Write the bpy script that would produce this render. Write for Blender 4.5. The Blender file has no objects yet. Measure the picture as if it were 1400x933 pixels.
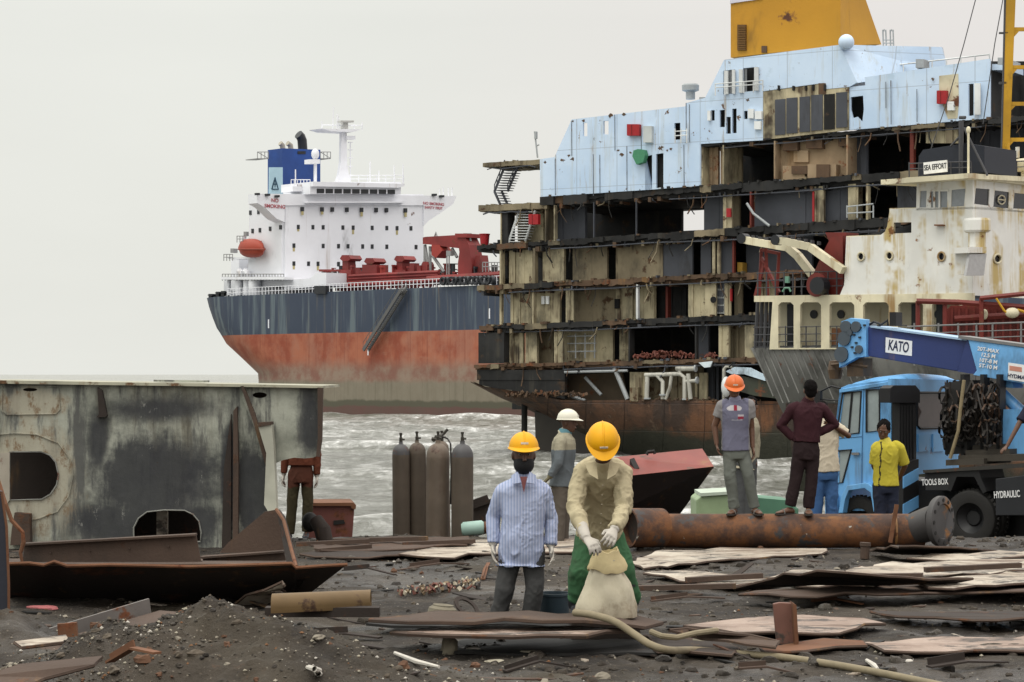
import bpy, bmesh, math, random
from mathutils import Vector, Matrix, noise, Quaternion
from mathutils.geometry import tessellate_polygon
import numpy as np
random.seed(7)
R = math.radians
F, CZ, HY = 3000.0, 2.17, 512.0
SEA = -3.65
scene = bpy.context.scene
COL = scene.collection
V = Vector

# the yard is measured out with the camera's own geometry: pixel + distance -> point in the place
def P(px, py, D): return V(((px-700)/F*D, D, CZ-(py-HY)/F*D))
def G(px, py, z=0.0):
    return P(px, py, F*(CZ-z)/(py-HY))

class VP:
    """an upright plane standing in the place (origin, direction), n points away from the camera"""
    def __init__(s, o, d):
        s.o = V(o); s.d = V(d).normalized(); s.n = V((-s.d.y, s.d.x))
        if s.n.y < 0: s.n = -s.n
        s.n3 = V((s.n.x, s.n.y, 0)); s.d3 = V((s.d.x, s.d.y, 0))
    def pt(s, px, py, w=0.0):
        a = (px-700)/F
        D = (s.o.dot(s.n)+w)/(a*s.n.x+s.n.y)
        return V((a*D, D, CZ-(py-HY)/F*D))
    def poly(s, mb, pl, w0, w1, holes=()):
        mb.prism([s.pt(x, y, w0) for x, y in pl], s.n3*(w1-w0), [[s.pt(x, y, w0) for x, y in h] for h in holes])
    def rect(s, mb, x0, y0, x1, y1, w0, w1):
        s.poly(mb, [(x0, y0), (x1, y0), (x1, y1), (x0, y1)], w0, w1)
    def line(s, mb, pl, r, w=0.0, n=6):
        mb.tube([s.pt(x, y, w) for x, y in pl], r, n)

def frame_from(axis, up=V((0, 0, 1))):
    a = axis.normalized()
    if abs(a.dot(up)) > 0.98: up = V((0, 1, 0))
    x = up.cross(a).normalized(); y = a.cross(x).normalized()
    return x, y, a

class MB:
    def __init__(s): s.v = []; s.f = []; s.m = []; s.mi = 0
    def add(s, vs, fs):
        b = len(s.v); s.v += [V(q) for q in vs]
        s.f += [tuple(i+b for i in f) for f in fs]; s.m += [s.mi]*len(fs)
    def hexa(s, q):
        s.add(q, [(0,3,2,1),(4,5,6,7),(0,1,5,4),(1,2,6,5),(2,3,7,6),(3,0,4,7)])
    def box(s, c, sz, rot=None):
        c = V(c); h = V(sz)*0.5; q = []
        for z in (-1, 1):
            for x, y in ((-1,-1),(1,-1),(1,1),(-1,1)):
                p = V((x*h.x, y*h.y, z*h.z))
                if rot is not None: p = rot @ p
                q.append(c+p)
        s.hexa(q)
    def bar(s, p0, p1, w, h, up=V((0,0,1))):
        p0 = V(p0); p1 = V(p1); x, y, a = frame_from(p1-p0, up); q = []
        for p in (p0, p1):
            for i, j in ((-1,-1),(1,-1),(1,1),(-1,1)): q.append(p+x*(i*w/2)+y*(j*h/2))
        s.hexa(q)
    def tube(s, pts, r, n=8, cap=True):
        pts = [V(p) for p in pts]; k = len(pts); rs = r if isinstance(r, (list, tuple)) else [r]*k
        vs = []; px = None
        for i, p in enumerate(pts):
            t = (pts[min(i+1, k-1)]-pts[max(i-1, 0)])
            if t.length < 1e-9: t = V((0,0,1))
            t.normalize()
            if px is None: px, py, _ = frame_from(t)
            else:
                px = (px-t*px.dot(t)); px = px.normalized() if px.length > 1e-6 else frame_from(t)[0]
                py = t.cross(px)
            for j in range(n):
                a = 2*math.pi*j/n; vs.append(p+px*(math.cos(a)*rs[i])+py*(math.sin(a)*rs[i]))
        s.rings([vs[i*n:(i+1)*n] for i in range(k)], cap)
    def rings(s, rg, cap=True, closed=True):
        n = len(rg[0]); vs = [p for r in rg for p in r]; fs = []
        for i in range(len(rg)-1):
            for j in range(n if closed else n-1):
                a = i*n+j; b = i*n+(j+1) % n; fs.append((a, b, b+n, a+n))
        if cap and closed:
            fs.append(tuple(range(n-1, -1, -1))); fs.append(tuple((len(rg)-1)*n+j for j in range(n)))
        s.add(vs, fs)
    def lathe(s, prof, o, axis=V((0,0,1)), n=20, cap=True):
        x, y, a = frame_from(V(axis)); o = V(o)
        s.rings([[o+a*h+(x*math.cos(2*math.pi*j/n)+y*math.sin(2*math.pi*j/n))*max(r, 1e-4) for j in range(n)] for r, h in prof], cap)
    def sphere(s, c, r, n=12, m=8, rot=None):
        c = V(c); r = V(r) if not isinstance(r, (int, float)) else V((r, r, r)); rg = []
        for i in range(m+1):
            t = math.pi*i/m; st = max(math.sin(t), 1e-3); row = []
            for j in range(n):
                q = V((r.x*st*math.cos(2*math.pi*j/n), r.y*st*math.sin(2*math.pi*j/n), -r.z*math.cos(t)))
                row.append(c+(rot @ q if rot is not None else q))
            rg.append(row)
        s.rings(rg)
    def prism(s, pts, ex, holes=()):
        loops = [list(pts)]+[list(h) for h in holes]
        flat = [p for l in loops for p in l]; n = len(flat)
        tris = tessellate_polygon([[V(p) for p in l] for l in loops])
        fs = [tuple(t) for t in tris]+[tuple(i+n for i in reversed(t)) for t in tris]
        if not holes: fs = [tuple(range(n)), tuple(range(2*n-1, n-1, -1))] if len(pts) <= 4 else fs
        b = 0
        for l in loops:
            k = len(l)
            for i in range(k):
                j = (i+1) % k; fs.append((b+i, b+j, b+j+n, b+i+n))
            b += k
        s.add(flat+[p+ex for p in flat], fs)
    def grid(s, rows):
        n = len(rows[0]); vs = [p for r in rows for p in r]
        s.add(vs, [(i*n+j, i*n+j+1, (i+1)*n+j+1, (i+1)*n+j) for i in range(len(rows)-1) for j in range(n-1)])
    def build(s, name, mat, parent=None, smooth=False, origin=None, bevel=0, fix=True):
        top = parent
        while top is not None and top.parent is not None: top = top.parent
        o = V(top.location) if top is not None else (V(origin) if origin is not None else s.base())
        me = bpy.data.meshes.new(name)
        me.from_pydata([tuple(p-o) for p in s.v], [], s.f)
        for m in (mat if isinstance(mat, (list, tuple)) else [mat]): me.materials.append(m)
        me.polygons.foreach_set('material_index', s.m)
        if fix:
            bm = bmesh.new(); bm.from_mesh(me); bmesh.ops.recalc_face_normals(bm, faces=bm.faces[:]); bm.to_mesh(me); bm.free()
        if smooth:
            me.polygons.foreach_set('use_smooth', [True]*len(me.polygons))
            try: me.set_sharp_from_angle(angle=R(40))
            except Exception: pass
        me.update()
        ob = bpy.data.objects.new(name, me); COL.objects.link(ob)
        if parent is None: ob.location = o
        else: ob.parent = parent
        if bevel:
            b = ob.modifiers.new('Bevel', 'BEVEL'); b.width = bevel; b.segments = 2; b.limit_method = 'ANGLE'; b.angle_limit = R(50)
        return ob
    def base(s):
        n = len(s.v); c = V((0,0,0)); z = 1e9
        for p in s.v: c += p; z = min(z, p.z)
        c /= n; c.z = z
        return c

def thing(name, loc, label, cat, group=None):
    o = bpy.data.objects.new(name, None); COL.objects.link(o); o.location = V(loc); o.empty_display_size = 0.2
    return tag(o, label, cat, group)
def tag(o, label, cat, group=None):
    o['label'] = label; o['category'] = cat
    if group: o['group'] = group
    return o
def kind(o, k): o['kind'] = k; return o
def copy_tree(o, parent=None):
    c = o.copy(); COL.objects.link(c)
    if parent: c.parent = parent
    for ch in list(o.children): copy_tree(ch, c)
    return c

# ---------------------------------------------------------------- materials
MATS = {}
class NT:
    def __init__(s, name):
        s.m = bpy.data.materials.new(name); s.m.use_nodes = True; s.t = s.m.node_tree
        s.b = s.t.nodes['Principled BSDF']; s.tc = s.n('ShaderNodeTexCoord').outputs['Object']
    def n(s, t, **k):
        x = s.t.nodes.new(t)
        for a, v in k.items(): setattr(x, a, v)
        return x
    def put(s, sock, v):
        if hasattr(v, 'is_output'): s.t.links.new(v, sock)
        elif isinstance(v, (tuple, list)) and len(v) == 3 and sock.type == 'RGBA': sock.default_value = (*v, 1)
        else: sock.default_value = v
    def map(s, sc=(1,1,1), vec=None, loc=(0,0,0)):
        x = s.n('ShaderNodeMapping'); s.put(x.inputs[0], vec or s.tc); x.inputs['Scale'].default_value = sc; x.inputs['Location'].default_value = loc
        return x.outputs[0]
    def noise(s, scale, detail=5, rough=0.6, vec=None, dist=0):
        x = s.n('ShaderNodeTexNoise'); s.put(x.inputs['Vector'], vec or s.tc)
        x.inputs['Scale'].default_value = scale; x.inputs['Detail'].default_value = detail
        x.inputs['Roughness'].default_value = rough; x.inputs['Distortion'].default_value = dist
        return x.outputs['Fac']
    def ramp(s, f, a, b, lo=0.0, hi=1.0):
        x = s.n('ShaderNodeMapRange'); x.interpolation_type = 'SMOOTHSTEP'
        s.put(x.inputs[0], f); x.inputs[1].default_value = a; x.inputs[2].default_value = b; x.inputs[3].default_value = lo; x.inputs[4].default_value = hi
        return x.outputs[0]
    def mix(s, f, a, b, mode='MIX'):
        x = s.n('ShaderNodeMix'); x.data_type = 'RGBA'; x.blend_type = mode
        s.put(x.inputs[0], f); s.put(x.inputs[6], a); s.put(x.inputs[7], b)
        return x.outputs[2]
    def math(s, op, a, b=0.0):
        x = s.n('ShaderNodeMath', operation=op); s.put(x.inputs[0], a); s.put(x.inputs[1], b)
        return x.outputs[0]
    def xyz(s, vec=None):
        x = s.n('ShaderNodeSeparateXYZ'); s.put(x.inputs[0], vec or s.tc); return x.outputs
    def bump(s, h, st=0.3, d=0.02):
        x = s.n('ShaderNodeBump'); s.put(x.inputs['Height'], h); x.inputs['Strength'].default_value = st; x.inputs['Distance'].default_value = d
        s.t.links.new(x.outputs[0], s.b.inputs['Normal'])
    def out(s, c, rough=0.6, metal=0.0, spec=0.4):
        s.put(s.b.inputs['Base Color'], c); s.put(s.b.inputs['Roughness'], rough); s.b.inputs['Metallic'].default_value = metal
        s.b.inputs['Specular IOR Level'].default_value = spec
        return s.m

RUST = (0.16, 0.055, 0.022); RUSTD = (0.05, 0.022, 0.013)
def paint(name, c, rust=0.3, streak=0.3, scale=1.0, rough=0.55, grime=0.4, rc=RUST, gc=(0.02,0.018,0.015), sc=(0.22,0.12,0.04), bump=0.15, metal=0.0, var=0.18, spec=0.35):
    """weathered paint: tone variation, vertical stains, rust blotches, grime"""
    if name in MATS: return MATS[name]
    t = NT(name)
    base = t.mix(t.ramp(t.noise(0.35*scale, 4), 0.35, 0.65), tuple(q*(1-var) for q in c), tuple(min(q*(1+var), 0.9) for q in c))
    if streak > 0:
        f = t.noise(1.0, 4, 0.7, t.map((1.1*scale, 1.1*scale, 0.09*scale)))
        g = t.noise(0.6*scale, 3)
        m = t.math('MULTIPLY', t.ramp(f, 0.66-0.2*streak, 0.8-0.15*streak), t.ramp(g, 0.42, 0.6))
        base = t.mix(t.math('MULTIPLY', m, min(1, 0.5+streak*0.5)), base, sc)
    if grime > 0:
        f = t.noise(1.0, 5, 0.7, t.map((0.5*scale, 0.5*scale, 0.2*scale), loc=(3.1, 7.7, 1.3)))
        base = t.mix(t.math('MULTIPLY', t.ramp(f, 0.62-0.2*grime, 0.8-0.1*grime), 0.75), base, gc)
    if rust > 0:
        f = t.noise(0.9*scale, 8, 0.68, t.map(loc=(5.2, 1.7, 9.4)))
        m = t.ramp(f, 0.68-0.24*rust, 0.74-0.2*rust)
        rr = t.mix(t.ramp(t.noise(5*scale, 4), 0.35, 0.65), tuple(q*0.5 for q in rc), rc)
        base = t.mix(m, base, rr)
        t.bump(t.math('ADD', t.math('MULTIPLY', m, 0.6), t.noise(14*scale, 3)), bump, 0.02/scale)
    elif bump: t.bump(t.noise(14*scale, 4), bump, 0.02/scale)
    MATS[name] = t.out(base, rough, metal, spec)
    return MATS[name]

def plain(name, c, rough=0.6, metal=0.0, var=0.12, scale=6, spec=0.35, bump=0.0):
    if name in MATS: return MATS[name]
    t = NT(name)
    col = t.mix(t.noise(scale, 4), tuple(q*(1-var*2) for q in c), tuple(min(1, q*(1+var*2)) for q in c))
    if bump: t.bump(t.noise(scale*4, 4), bump, 0.01)
    MATS[name] = t.out(col, rough, metal, spec)
    return MATS[name]

def cloth(name, c, stripe=None, var=0.2, rough=0.9, dirt=(0.06,0.05,0.04), da=0.35):
    if name in MATS: return MATS[name]
    t = NT(name)
    col = t.mix(t.noise(5, 5), tuple(q*(1-var) for q in c), tuple(min(1, q*(1+var)) for q in c))
    if stripe:
        x = t.xyz()[0]
        w = t.math('FRACT', t.math('MULTIPLY', x, stripe[1]), 0)
        m = t.ramp(t.math('ABSOLUTE', t.math('SUBTRACT', w, 0.5), 0), 0.16, 0.30)
        col = t.mix(m, col, stripe[0])
    col = t.mix(t.ramp(t.noise(3.0, 6, 0.7, t.map(loc=(2,5,1))), 0.52, 0.78, 0, da), col, dirt)
    t.bump(t.noise(60, 4), 0.25, 0.004)
    MATS[name] = t.out(col, rough, 0, 0.15)
    return MATS[name]

def glass(name='window_glass', c=(0.03,0.035,0.04), rough=0.08):
    if name in MATS: return MATS[name]
    t = NT(name)
    MATS[name] = t.out(t.mix(t.noise(1.5, 3), c, tuple(q*1.6 for q in c)), rough, 0, 0.5)
    return MATS[name]

def text_obj(body, size, name, mat, M, parent, ext=0.004, sx=1.0, align='CENTER', bold=0.012):
    cu = bpy.data.curves.new(name, 'FONT'); cu.body = body; cu.size = size; cu.align_x = align; cu.align_y = 'CENTER'; cu.extrude = ext; cu.offset = size*bold*1.6
    tmp = bpy.data.objects.new(name, cu); COL.objects.link(tmp); bpy.context.view_layer.update()
    me = bpy.data.meshes.new_from_object(tmp.evaluated_get(bpy.context.evaluated_depsgraph_get()))
    COL.objects.unlink(tmp); bpy.data.objects.remove(tmp)
    top = parent
    while top.parent is not None: top = top.parent
    me.transform(Matrix.Translation(-V(top.location)) @ M @ Matrix.Diagonal((sx, 1, 1, 1)))
    me.materials.clear(); me.materials.append(mat); me.name = name
    ob = bpy.data.objects.new(name, me); COL.objects.link(ob); ob.parent = parent
    return ob
def basis(o, x, y):
    x = V(x).normalized(); z = x.cross(V(y)).normalized(); y = z.cross(x)
    return Matrix(((x.x, y.x, z.x, o.x), (x.y, y.y, z.y, o.y), (x.z, y.z, z.z, o.z), (0, 0, 0, 1)))

# ---------------------------------------------------------------- camera, sky, light
cam = bpy.data.cameras.new('camera'); co = bpy.data.objects.new('camera', cam); COL.objects.link(co)
co.location = (0, 0, CZ); co.rotation_euler = (R(90), 0, 0)
cam.sensor_width = 36; cam.lens = 36*F/1400; cam.shift_y = (HY-466.5)/1400; cam.clip_end = 40000; cam.clip_start = 0.5
scene.camera = co
scene.view_settings.view_transform = 'Standard'; scene.view_settings.look = 'None'; scene.view_settings.gamma = 1; scene.view_settings.exposure = 0
w = bpy.data.worlds.new('World'); scene.world = w; w.use_nodes = True
nt = w.node_tree; bg = nt.nodes['Background']
SUN_EL, SUN_AZ = R(62), R(215)
sky = nt.nodes.new('ShaderNodeTexSky'); sky.sky_type = 'NISHITA'; sky.sun_disc = False; sky.sun_elevation = SUN_EL; sky.sun_rotation = SUN_AZ
sky.dust_density = 4; sky.air_density = 1
tc = nt.nodes.new('ShaderNodeTexCoord'); sep = nt.nodes.new('ShaderNodeSeparateXYZ'); nt.links.new(tc.outputs['Generated'], sep.inputs[0])
def wmath(op, a, b):
    x = nt.nodes.new('ShaderNodeMath'); x.operation = op
    for i, q in enumerate((a, b)):
        if hasattr(q, 'is_output'): nt.links.new(q, x.inputs[i])
        else: x.inputs[i].default_value = q
    return x.outputs[0]
mp = nt.nodes.new('ShaderNodeMapping'); nt.links.new(tc.outputs['Generated'], mp.inputs[0]); mp.inputs['Scale'].default_value = (5, 5, 16)
nz = nt.nodes.new('ShaderNodeTexNoise'); nt.links.new(mp.outputs[0], nz.inputs['Vector']); nz.inputs['Scale'].default_value = 1.1; nz.inputs['Detail'].default_value = 6
zc = wmath('MAXIMUM', sep.outputs[2], 0.0)
# overcast dome: the zenith is about three times as bright as the horizon
lum = wmath('ADD', wmath('MULTIPLY', wmath('MAXIMUM', wmath('SUBTRACT', zc, 0.16), 0.0), 2.2), 0.865)
lum = wmath('MULTIPLY', lum, wmath('ADD', wmath('MULTIPLY', nz.outputs['Fac'], 0.10), 0.945))
cm = nt.nodes.new('ShaderNodeMix'); cm.data_type = 'RGBA'
mr = nt.nodes.new('ShaderNodeMapRange'); nt.links.new(sep.outputs[0], mr.inputs[0]); mr.inputs[1].default_value = -0.06; mr.inputs[2].default_value = 0.14
nt.links.new(mr.outputs[0], cm.inputs[0]); cm.inputs[6].default_value = (0.98, 0.985, 0.92, 1); cm.inputs[7].default_value = (0.975, 0.935, 0.895, 1)
sc_ = nt.nodes.new('ShaderNodeMix'); sc_.data_type = 'RGBA'; sc_.blend_type = 'MULTIPLY'; sc_.inputs[0].default_value = 1
nt.links.new(cm.outputs[2], sc_.inputs[6]); nt.links.new(lum, sc_.inputs[7])
sk = nt.nodes.new('ShaderNodeMix'); sk.data_type = 'RGBA'; sk.blend_type = 'MULTIPLY'; sk.inputs[0].default_value = 1
nt.links.new(sky.outputs[0], sk.inputs[6]); sk.inputs[7].default_value = (0.1, 0.1, 0.1, 1)
fin = nt.nodes.new('ShaderNodeMix'); fin.data_type = 'RGBA'; fin.inputs[0].default_value = 0.94
nt.links.new(sk.outputs[2], fin.inputs[6]); nt.links.new(sc_.outputs[2], fin.inputs[7])
nt.links.new(fin.outputs[2], bg.inputs['Color']); bg.inputs['Strength'].default_value = 1.0
sl = bpy.data.lights.new('sun', 'SUN'); sl.energy = 1.0; sl.angle = R(25); sl.color = (1, 0.96, 0.9)
so = bpy.data.objects.new('sun', sl); COL.objects.link(so)
sd = V((math.sin(SUN_AZ)*math.cos(SUN_EL), math.cos(SUN_AZ)*math.cos(SUN_EL), math.sin(SUN_EL)))
so.rotation_euler = sd.to_track_quat('Z', 'Y').to_euler()
# ---------------------------------------------------------------- ground and water
MOUNDS = [(-2.2, 15.3, 0.31, 1.0, 1.0), (-1.7, 14.9, 0.20, 0.9, 0.8), (-2.75, 14.7, 0.16, 0.6, 0.6), (-4.2, 16.6, 0.42, 0.8, 0.7), (-1.2, 14.4, 0.16, 0.9, 0.7), (7.4, 27.3, 0.20, 0.9, 0.6), (9.3, 30.5, 0.3, 1.2, 0.8)]
def gz(x, y):
    z = 0.0
    if y > 29.2: z -= (y-29.2)*0.095
    if y > 41: z -= min((y-41)*0.35, 5)
    z = max(z, -6.5)
    for mx, my, h, rx, ry in MOUNDS:
        d = ((x-mx)/rx)**2+((y-my)/ry)**2
        if d < 9: z += h*math.exp(-d*0.9)*(1+0.25*noise.noise(V((x*2.2, y*2.2, 3)))+.14*noise.noise(V((x*6, y*6, 5)))+.10*noise.noise(V((x*15, y*15, 5))))
    if y < 45:
        q = V((x, y, 0))
        z += 0.045*noise.noise(q*0.6)+0.035*noise.noise(q*1.7)+0.018*noise.noise(q*4.5)+0.010*noise.noise(q*11)
        if y < 24: z += 0.008*noise.noise(q*24)
        if y < 17.5: z += .045*max(0, noise.noise(q*3.1+V((4, 2, 1))))+.022*max(0, noise.noise(q*8+V((1, 2, 1))))
    return z
def mud_mat():
    t = NT('dark_mud')
    c = t.mix(t.ramp(t.noise(0.7, 6, 0.65), 0.35, 0.65), (0.020, 0.0155, 0.012), (0.060, 0.047, 0.034))
    c = t.mix(t.ramp(t.noise(0.25, 4), 0.5, 0.68, 0, 0.5), c, (0.075, 0.062, 0.038))
    c = t.mix(t.ramp(t.noise(2.3, 8, 0.75, t.map(loc=(9,2,4))), 0.58, 0.7, 0, 0.8), c, (0.018, 0.014, 0.012))
    c = t.mix(t.ramp(t.noise(5.0, 8, 0.8, t.map(loc=(1,7,4))), 0.6, 0.68, 0, 0.7), c, (0.10, 0.055, 0.03))
    vr = t.n('ShaderNodeTexVoronoi'); t.put(vr.inputs['Vector'], t.tc); vr.inputs['Scale'].default_value = 16
    vm = t.math('MULTIPLY', t.ramp(vr.outputs['Distance'], 0.0, 0.22, 1, 0), t.ramp(t.noise(1.3, 4), 0.5, 0.62))
    sp = t.n('ShaderNodeSeparateColor'); t.put(sp.inputs[0], vr.outputs['Color'])
    vr2 = t.n('ShaderNodeTexVoronoi'); t.put(vr2.inputs['Vector'], t.tc); vr2.inputs['Scale'].default_value = 34; sp2 = t.n('ShaderNodeSeparateColor'); t.put(sp2.inputs[0], vr2.outputs['Color'])
    c = t.mix(t.math('MULTIPLY', t.ramp(vr2.outputs['Distance'], .15, .35, 1, 0), t.ramp(sp2.outputs[1], .70, .85)), c, t.mix(sp2.outputs[2], (.05, .035, .025), (.20, .17, .13)))
    c = t.mix(t.math('MULTIPLY', vm, t.ramp(sp.outputs[0], 0.45, 0.8)), c, (0.30, 0.27, 0.22))
    t.bump(t.math('ADD', t.noise(9, 10, 0.75), t.math('MULTIPLY', t.noise(2.2, 8, 0.7), 1.6)), 0.9, 0.06)
    wet = t.ramp(t.noise(0.55, 5, 0.6, t.map(loc=(4,4,4))), 0.47, 0.60, 0.85, 0.28)
    return t.out(c, wet, 0, 0.4)
def build_ground():
    rows = []
    ys = []; y = 9.0
    while y < 32: ys.append(y); y += 0.035 if y < 22 else 0.06
    while y < 60: ys.append(y); y += 0.4
    ys = [-40, 0, 5] + ys + [90, 200, 600, 2000, 9000, 30000]
    n = 380
    for y in ys:
        hw = max(7.5, y*0.30) if y < 100 else y*1.2
        if y < 9: hw = 60
        rows.append([V((q, y, gz(q, y) if 8 < y < 60 else (0 if y < 9 else -6.5))) for q in (hw*(2*i/(n-1)-1) for i in range(n))])
    mb = MB(); mb.grid(rows)
    # the yard carries on sideways, well beyond the lens
    for sgn in (-1, 1):
        side = []
        for r in rows[:-6]:
            e = r[0] if sgn < 0 else r[-1]
            side.append([e, e+V((sgn*6, 0, 0)), V((sgn*max(120, abs(e.x)+10), e.y, e.z))])
        mb.grid(side)
    o = mb.build('ground', mud_mat(), None, True, origin=(0,0,0), fix=False)
    return kind(o, 'structure')
build_ground()

def water_mat():
    t = NT('rough_grey_sea')
    x, y, z = t.xyz()
    a = t.noise(1.0, 9, 0.72, t.map((0.10, 0.075, 1)), 1.2)
    b = t.noise(1.0, 8, 0.72, t.map((0.34, 0.20, 1), loc=(7,3,1)), 1.0)
    f = t.noise(1.0, 7, 0.75, t.map((1.1, 0.6, 1), loc=(2,9,1)), 1.0)
    s = t.math('ADD', t.math('ADD', t.math('MULTIPLY', a, .45), t.math('MULTIPLY', b, .55)), t.math('MULTIPLY', t.math('SUBTRACT', f, .5), .45))
    s = t.math('ADD', s, t.math('MULTIPLY', z, .11))
    c = t.mix(t.ramp(s, .34, .50), (0.060, 0.062, 0.040), (0.17, 0.17, 0.145))
    c = t.mix(t.ramp(s, .49, .58), c, (0.36, 0.36, 0.335))
    foam = t.ramp(s, .575, .65)
    c = t.mix(foam, c, (0.72, 0.72, 0.70))
    t.bump(t.math('ADD', t.math('MULTIPLY', t.noise(1.0, 8, 0.7, t.map((0.9, 0.7, 1)), 0.6), 1.0), t.math('MULTIPLY', s, 1.5)), 0.9, 0.5)
    return t.out(c, t.ramp(foam, 0, 1, 0.30, 0.75), 0, 0.45)
def build_water():
    rows = []; D = 40.0; n = 210
    while D < 900:
        rows.append(D); D *= 1.0042
    hs = []
    for D in rows:
        r = []
        for i in range(n):
            x = (2*i/(n-1)-1)*D*0.42
            fade = min(1, 500/D)
            z = 0.62*noise.noise(V((x/22, D/7.5, 0)))+0.42*noise.noise(V((x/9+3, D/3.4, 4)))+0.16*noise.noise(V((x/3, D/1.3, 8)))
            z = (z+0.45*abs(z))*0.85*fade
            r.append(V((x, D, SEA+z)))
        hs.append(r)
    for D in (1500, 3000, 7000, 30000):
        hs.append([V(((2*i/(n-1)-1)*D*0.8, D, SEA)) for i in range(n)])
    mb = MB(); mb.grid(hs)
    return kind(mb.build('sea_water', water_mat(), None, True, origin=(0,0,SEA), fix=False), 'structure')
build_water()
# ---------------------------------------------------------------- the moored tanker
def tanker_hull_mat():
    t = NT('tanker_hull_paint')
    x, y, z = t.xyz()          # z counts from the waterline
    wob = t.math('MULTIPLY', t.math('SUBTRACT', t.noise(0.25, 6), 0.5), 1.2)
    zz = t.math('ADD', z, wob)
    streakv = t.map((0.55, 0.55, 0.035))
    s1 = t.noise(1.0, 4, 0.65, streakv); s2 = t.noise(1.0, 5, 0.7, t.map((1.6, 1.6, 0.05), loc=(4,1,2)))
    navy = t.mix(t.noise(0.2, 4), (0.030, 0.041, 0.068), (0.050, 0.066, 0.098))
    navy = t.mix(t.ramp(s1, 0.50, 0.64, 0, 0.65), navy, (0.15, 0.19, 0.205))
    navy = t.mix(t.ramp(s2, 0.56, 0.68, 0, 0.6), navy, (0.13, 0.12, 0.10))
    red = t.mix(t.ramp(t.noise(0.3, 6, 0.6), 0.35, 0.65), (0.25, 0.058, 0.030), (0.36, 0.125, 0.070))
    red = t.mix(t.ramp(t.noise(1, 6, .7, t.map((.16, .16, .10), loc=(6, 2, 2))), .48, .64, 0, .6), red, (.33, .16, .11))
    red = t.mix(t.ramp(s2, 0.50, 0.68, 0, 0.6), red, (0.21, 0.055, 0.032))
    red = t.mix(t.ramp(t.noise(1, 6, 0.7, t.map((0.10, 0.10, 0.5))), 0.55, 0.75, 0, 0.5), red, (0.30, 0.17, 0.12))
    pink = t.mix(t.ramp(t.noise(0.4, 7, 0.7), .35, .65), (0.20, 0.095, 0.070), (0.25, 0.185, 0.14))
    grey = t.mix(t.noise(0.5, 7, 0.7), (0.15, 0.125, 0.09), (0.24, 0.215, 0.165))
    grey = t.mix(t.ramp(s2, 0.5, 0.7, 0, 0.6), grey, (0.10, 0.095, 0.065))
    bot = t.mix(t.noise(0.3, 6), (0.12, 0.052, 0.045), (0.10, 0.075, 0.06))
    c = t.mix(t.ramp(zz, 1.2, 1.5), bot, (0.085, 0.08, 0.055))
    c = t.mix(t.ramp(zz, 2.0, 2.4), c, grey)
    c = t.mix(t.ramp(zz, 4.4, 5.2), c, pink)
    c = t.mix(t.ramp(zz, 6.0, 8.4), c, red)
    c = t.mix(t.ramp(z, 11.72, 11.78), c, navy)
    c = t.mix(t.ramp(s2, 0.68, 0.74, 0, 0.55), c, (0.16, 0.05, 0.02))
    t.bump(t.noise(0.6, 4), 0.1, 0.1)
    return t.out(c, 0.6, 0, 0.3)

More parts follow.
